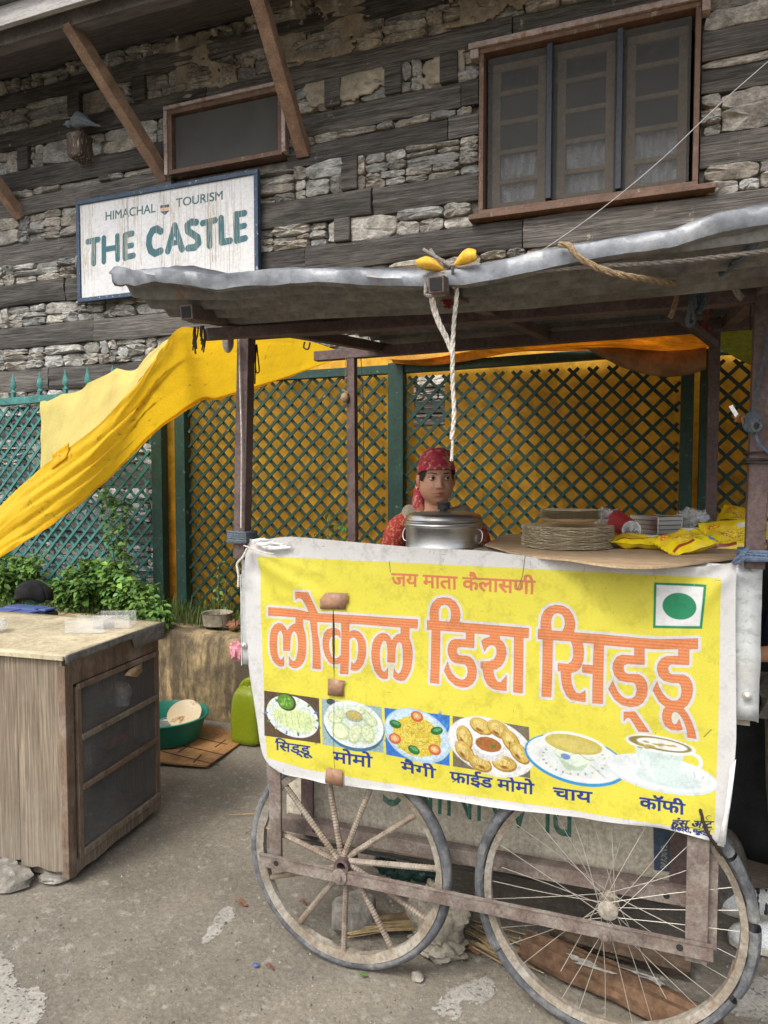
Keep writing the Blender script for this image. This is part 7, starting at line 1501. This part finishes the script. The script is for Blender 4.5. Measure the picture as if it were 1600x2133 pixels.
for x in (-.092, .092):
    pr = [(-.075,.034,.050),(-.055,.040,.058),(-.02,.041,.062),(.03,.040,.060),(.08,.045,.050),(.13,.047,.043),(.18,.043,.038),(.215,.030,.030),(.232,.012,.016)]; m_ = MB(); k = 16; vs = []
    for y, w_, h in pr:
        for i in range(k): t = 2*math.pi*i/k; z = max(.022, .022+h*1.35*math.sin(t)) if math.sin(t) > 0 else .022; vs.append(Fp(x+w_*math.cos(t), y, z))
    m_.add(vs, [tuple(range(k))[::-1], tuple((len(pr)-1)*k+i for i in range(k))]+[(j*k+i, j*k+(i+1)%k, (j+1)*k+(i+1)%k, (j+1)*k+i) for j in range(len(pr)-1) for i in range(k)]); sh_ = m_.build('shoe', 'shoewhite', by, angle=60)
    m_ = MB(); out = [(y, w_*1.06+.002) for y, w_, h in pr]; loop = [(x+w_, y) for y, w_ in out]+[(x-w_, y) for y, w_ in out[::-1]]; m_.prism(loop, lambda a, b, kk: tuple(Fp(a, b, .003+.024*kk)), 1); m_.build('sole', 'shoesole', sh_, bevel=.004)
    m_ = MB()
    for q in range(3): y = .05+.026*q; m_.tube([Fp(x+.047*s_, y+.012*abs(s_), .030+.058*(1-abs(s_))**.6) for s_ in np.linspace(-1,1,9)], .006, 5)
    m_.build('stripe', 'blackplastic', sh_)

# ------------------------------------------------------------------ plants in the bed
def leafquad(mb, p, d, n, L, W_, t):
    d = d/np.linalg.norm(d); s = np.cross(d, n); s /= np.linalg.norm(s)+1e-9; n = np.cross(s, d)
    vs = [p, p+d*L*.35+s*W_*.5+n*L*.06, p+d*L*.42-n*L*.02, p+d*L*.35-s*W_*.5+n*L*.06, p+d*L*.75+s*W_*.34-n*L*.02, p+d*L*.78-n*L*.09, p+d*L*.75-s*W_*.34-n*L*.02, p+d*L-n*L*.22]
    mb.add(vs, [(0,1,2),(0,2,3),(1,4,5,2),(2,5,6,3),(4,7,5),(5,7,6)], t)
def shrub(base_, h, w_, dp, nst, lps, ls, label, seed, lean=(0,0), group=None, droop=.3):
    rg_ = np.random.RandomState(seed); t_ = thing('bed_plant', base_, label, 'plant', group); lm, sm = MB(), MB()
    for s in range(nst):
        top = np.array([base_[0]+rg_.uniform(-w_,w_)+lean[0], base_[1]+rg_.uniform(-dp,dp)+lean[1], base_[2]+h*rg_.uniform(.45,1.0)]); b0 = np.array(base_)+np.array([rg_.uniform(-w_,w_)*.5, rg_.uniform(-dp,dp)*.5, -.02]); mid = b0*.5+top*.5+np.array([0,0,.10*h])
        P = smooth_path([b0, mid, top], 10); sm.tube(P, [.0035-.0002*i for i in range(11)], 5)
        br = random.uniform(.65,1.35)
        for k in range(lps):
            f = rg_.uniform(.18,1)**.8; i = min(int(f*10), 9); p = P[i]*(1-(f*10-i))+P[i+1]*(f*10-i); a = rg_.uniform(0,6.28); el = rg_.uniform(-.5,.7); d = np.array([math.cos(a)*math.cos(el), math.sin(a)*math.cos(el), math.sin(el)-droop]); p = p+d*rg_.uniform(.0,.03)
            g_ = br*rg_.uniform(.6,1.4); y_ = rg_.uniform(-.1,.22); leafquad(lm, p, d, np.array([rg_.normal(0,.4), rg_.normal(0,.4)-.3, 1]), ls*rg_.uniform(.6,1.25), ls*.62*rg_.uniform(.7,1.2), (g_*(1+y_*1.6), g_*(1+y_*.5), g_*(1-y_)))
    lm.build('foliage', 'leaf', t_, angle=180); sm.build('stem', 'stem', t_); return t_
BZ = .52
SH = [(30,1210,3.95,.42,.24,.13,30,34,.060,'leafy green shrub at the left end of the bed below the turquoise lattice'),
      (150,1240,3.85,.34,.20,.13,26,34,.055,'bushy green plant just right of the black cap'),
      (215,1215,3.95,.40,.20,.12,28,36,.055,'dense broad-leaved plant in the middle of the bed behind the cabinet'),
      (285,1240,3.78,.32,.16,.11,24,34,.052,'low broad-leaved plant behind the plastic boxes'),
      (-60,1190,4.0,.52,.26,.14,30,30,.060,'tall leafy plant at the far left of the bed')]
for px, py, y, h, w_, dp, nst, lps, ls, lab in SH:
    p = PY(px, py, y); shrub((p[0], y, BZ), h, w_, dp, nst, lps, ls, lab, int(px)+100, group='leafy plants in the raised bed')
p = PY(252,1150,3.98); shrub((p[0], 3.98, BZ), .98, .13, .08, 7, 26, .060, 'tall thin weed climbing before the lattice under the yellow tarpaulin', 31)
p = PY(330,1290,3.70); shrub((p[0], 3.70, BZ-.02), .27, .13, .07, 22, 26, .050, 'small bright green plant spilling over the retaining wall beside the cabinet', 17, lean=(.03,-.09), droop=.55)
p = PY(690,1110,4.05); shrub((p[0], 4.05, BZ), .78, .12, .05, 7, 16, .060, 'dark leafy weed before the lattice behind the rear left post', 41)
p = PY(470,1150,4.05); shrub((p[0], 4.05, BZ), .42, .12, .06, 6, 9, .035, 'sparse thin weed behind the front left post', 43)
p = PY(1300,1080,4.0); shrub((p[0], 4.0, BZ), .68, .18, .05, 6, 9, .035, 'thin dry weed before the lattice behind the plates', 47)
gm = MB()
for k in range(5200):
    x = RNG.uniform(-5.6, -1.4); y = RNG.uniform(3.74, 4.32); hgt = RNG.uniform(.03,.13)*(1.3 if -3.4 < x < -2.4 else .8); z = .52+.03*nz(x*1.5, y*2, 3); a = RNG.uniform(0,6.28); l = RNG.uniform(.2,.7)*hgt; wv = .0022; b = np.array([x, y, z]); t = b+np.array([math.cos(a)*l, math.sin(a)*l, hgt]); m1 = (b+t)/2+np.array([0,0,hgt*.18]); s = np.array([-math.sin(a), math.cos(a), 0])*wv
    q = random.uniform(.5,1.5); gm.add([b-s, b+s, m1+s*.8, t, m1-s*.8], [(0,1,2,4),(4,2,3)], (q*1.1, q, q*.8))
tag(gm.build('grass', 'grassblade', None, angle=180), 'short grass covering the raised bed', None, None, 'stuff')
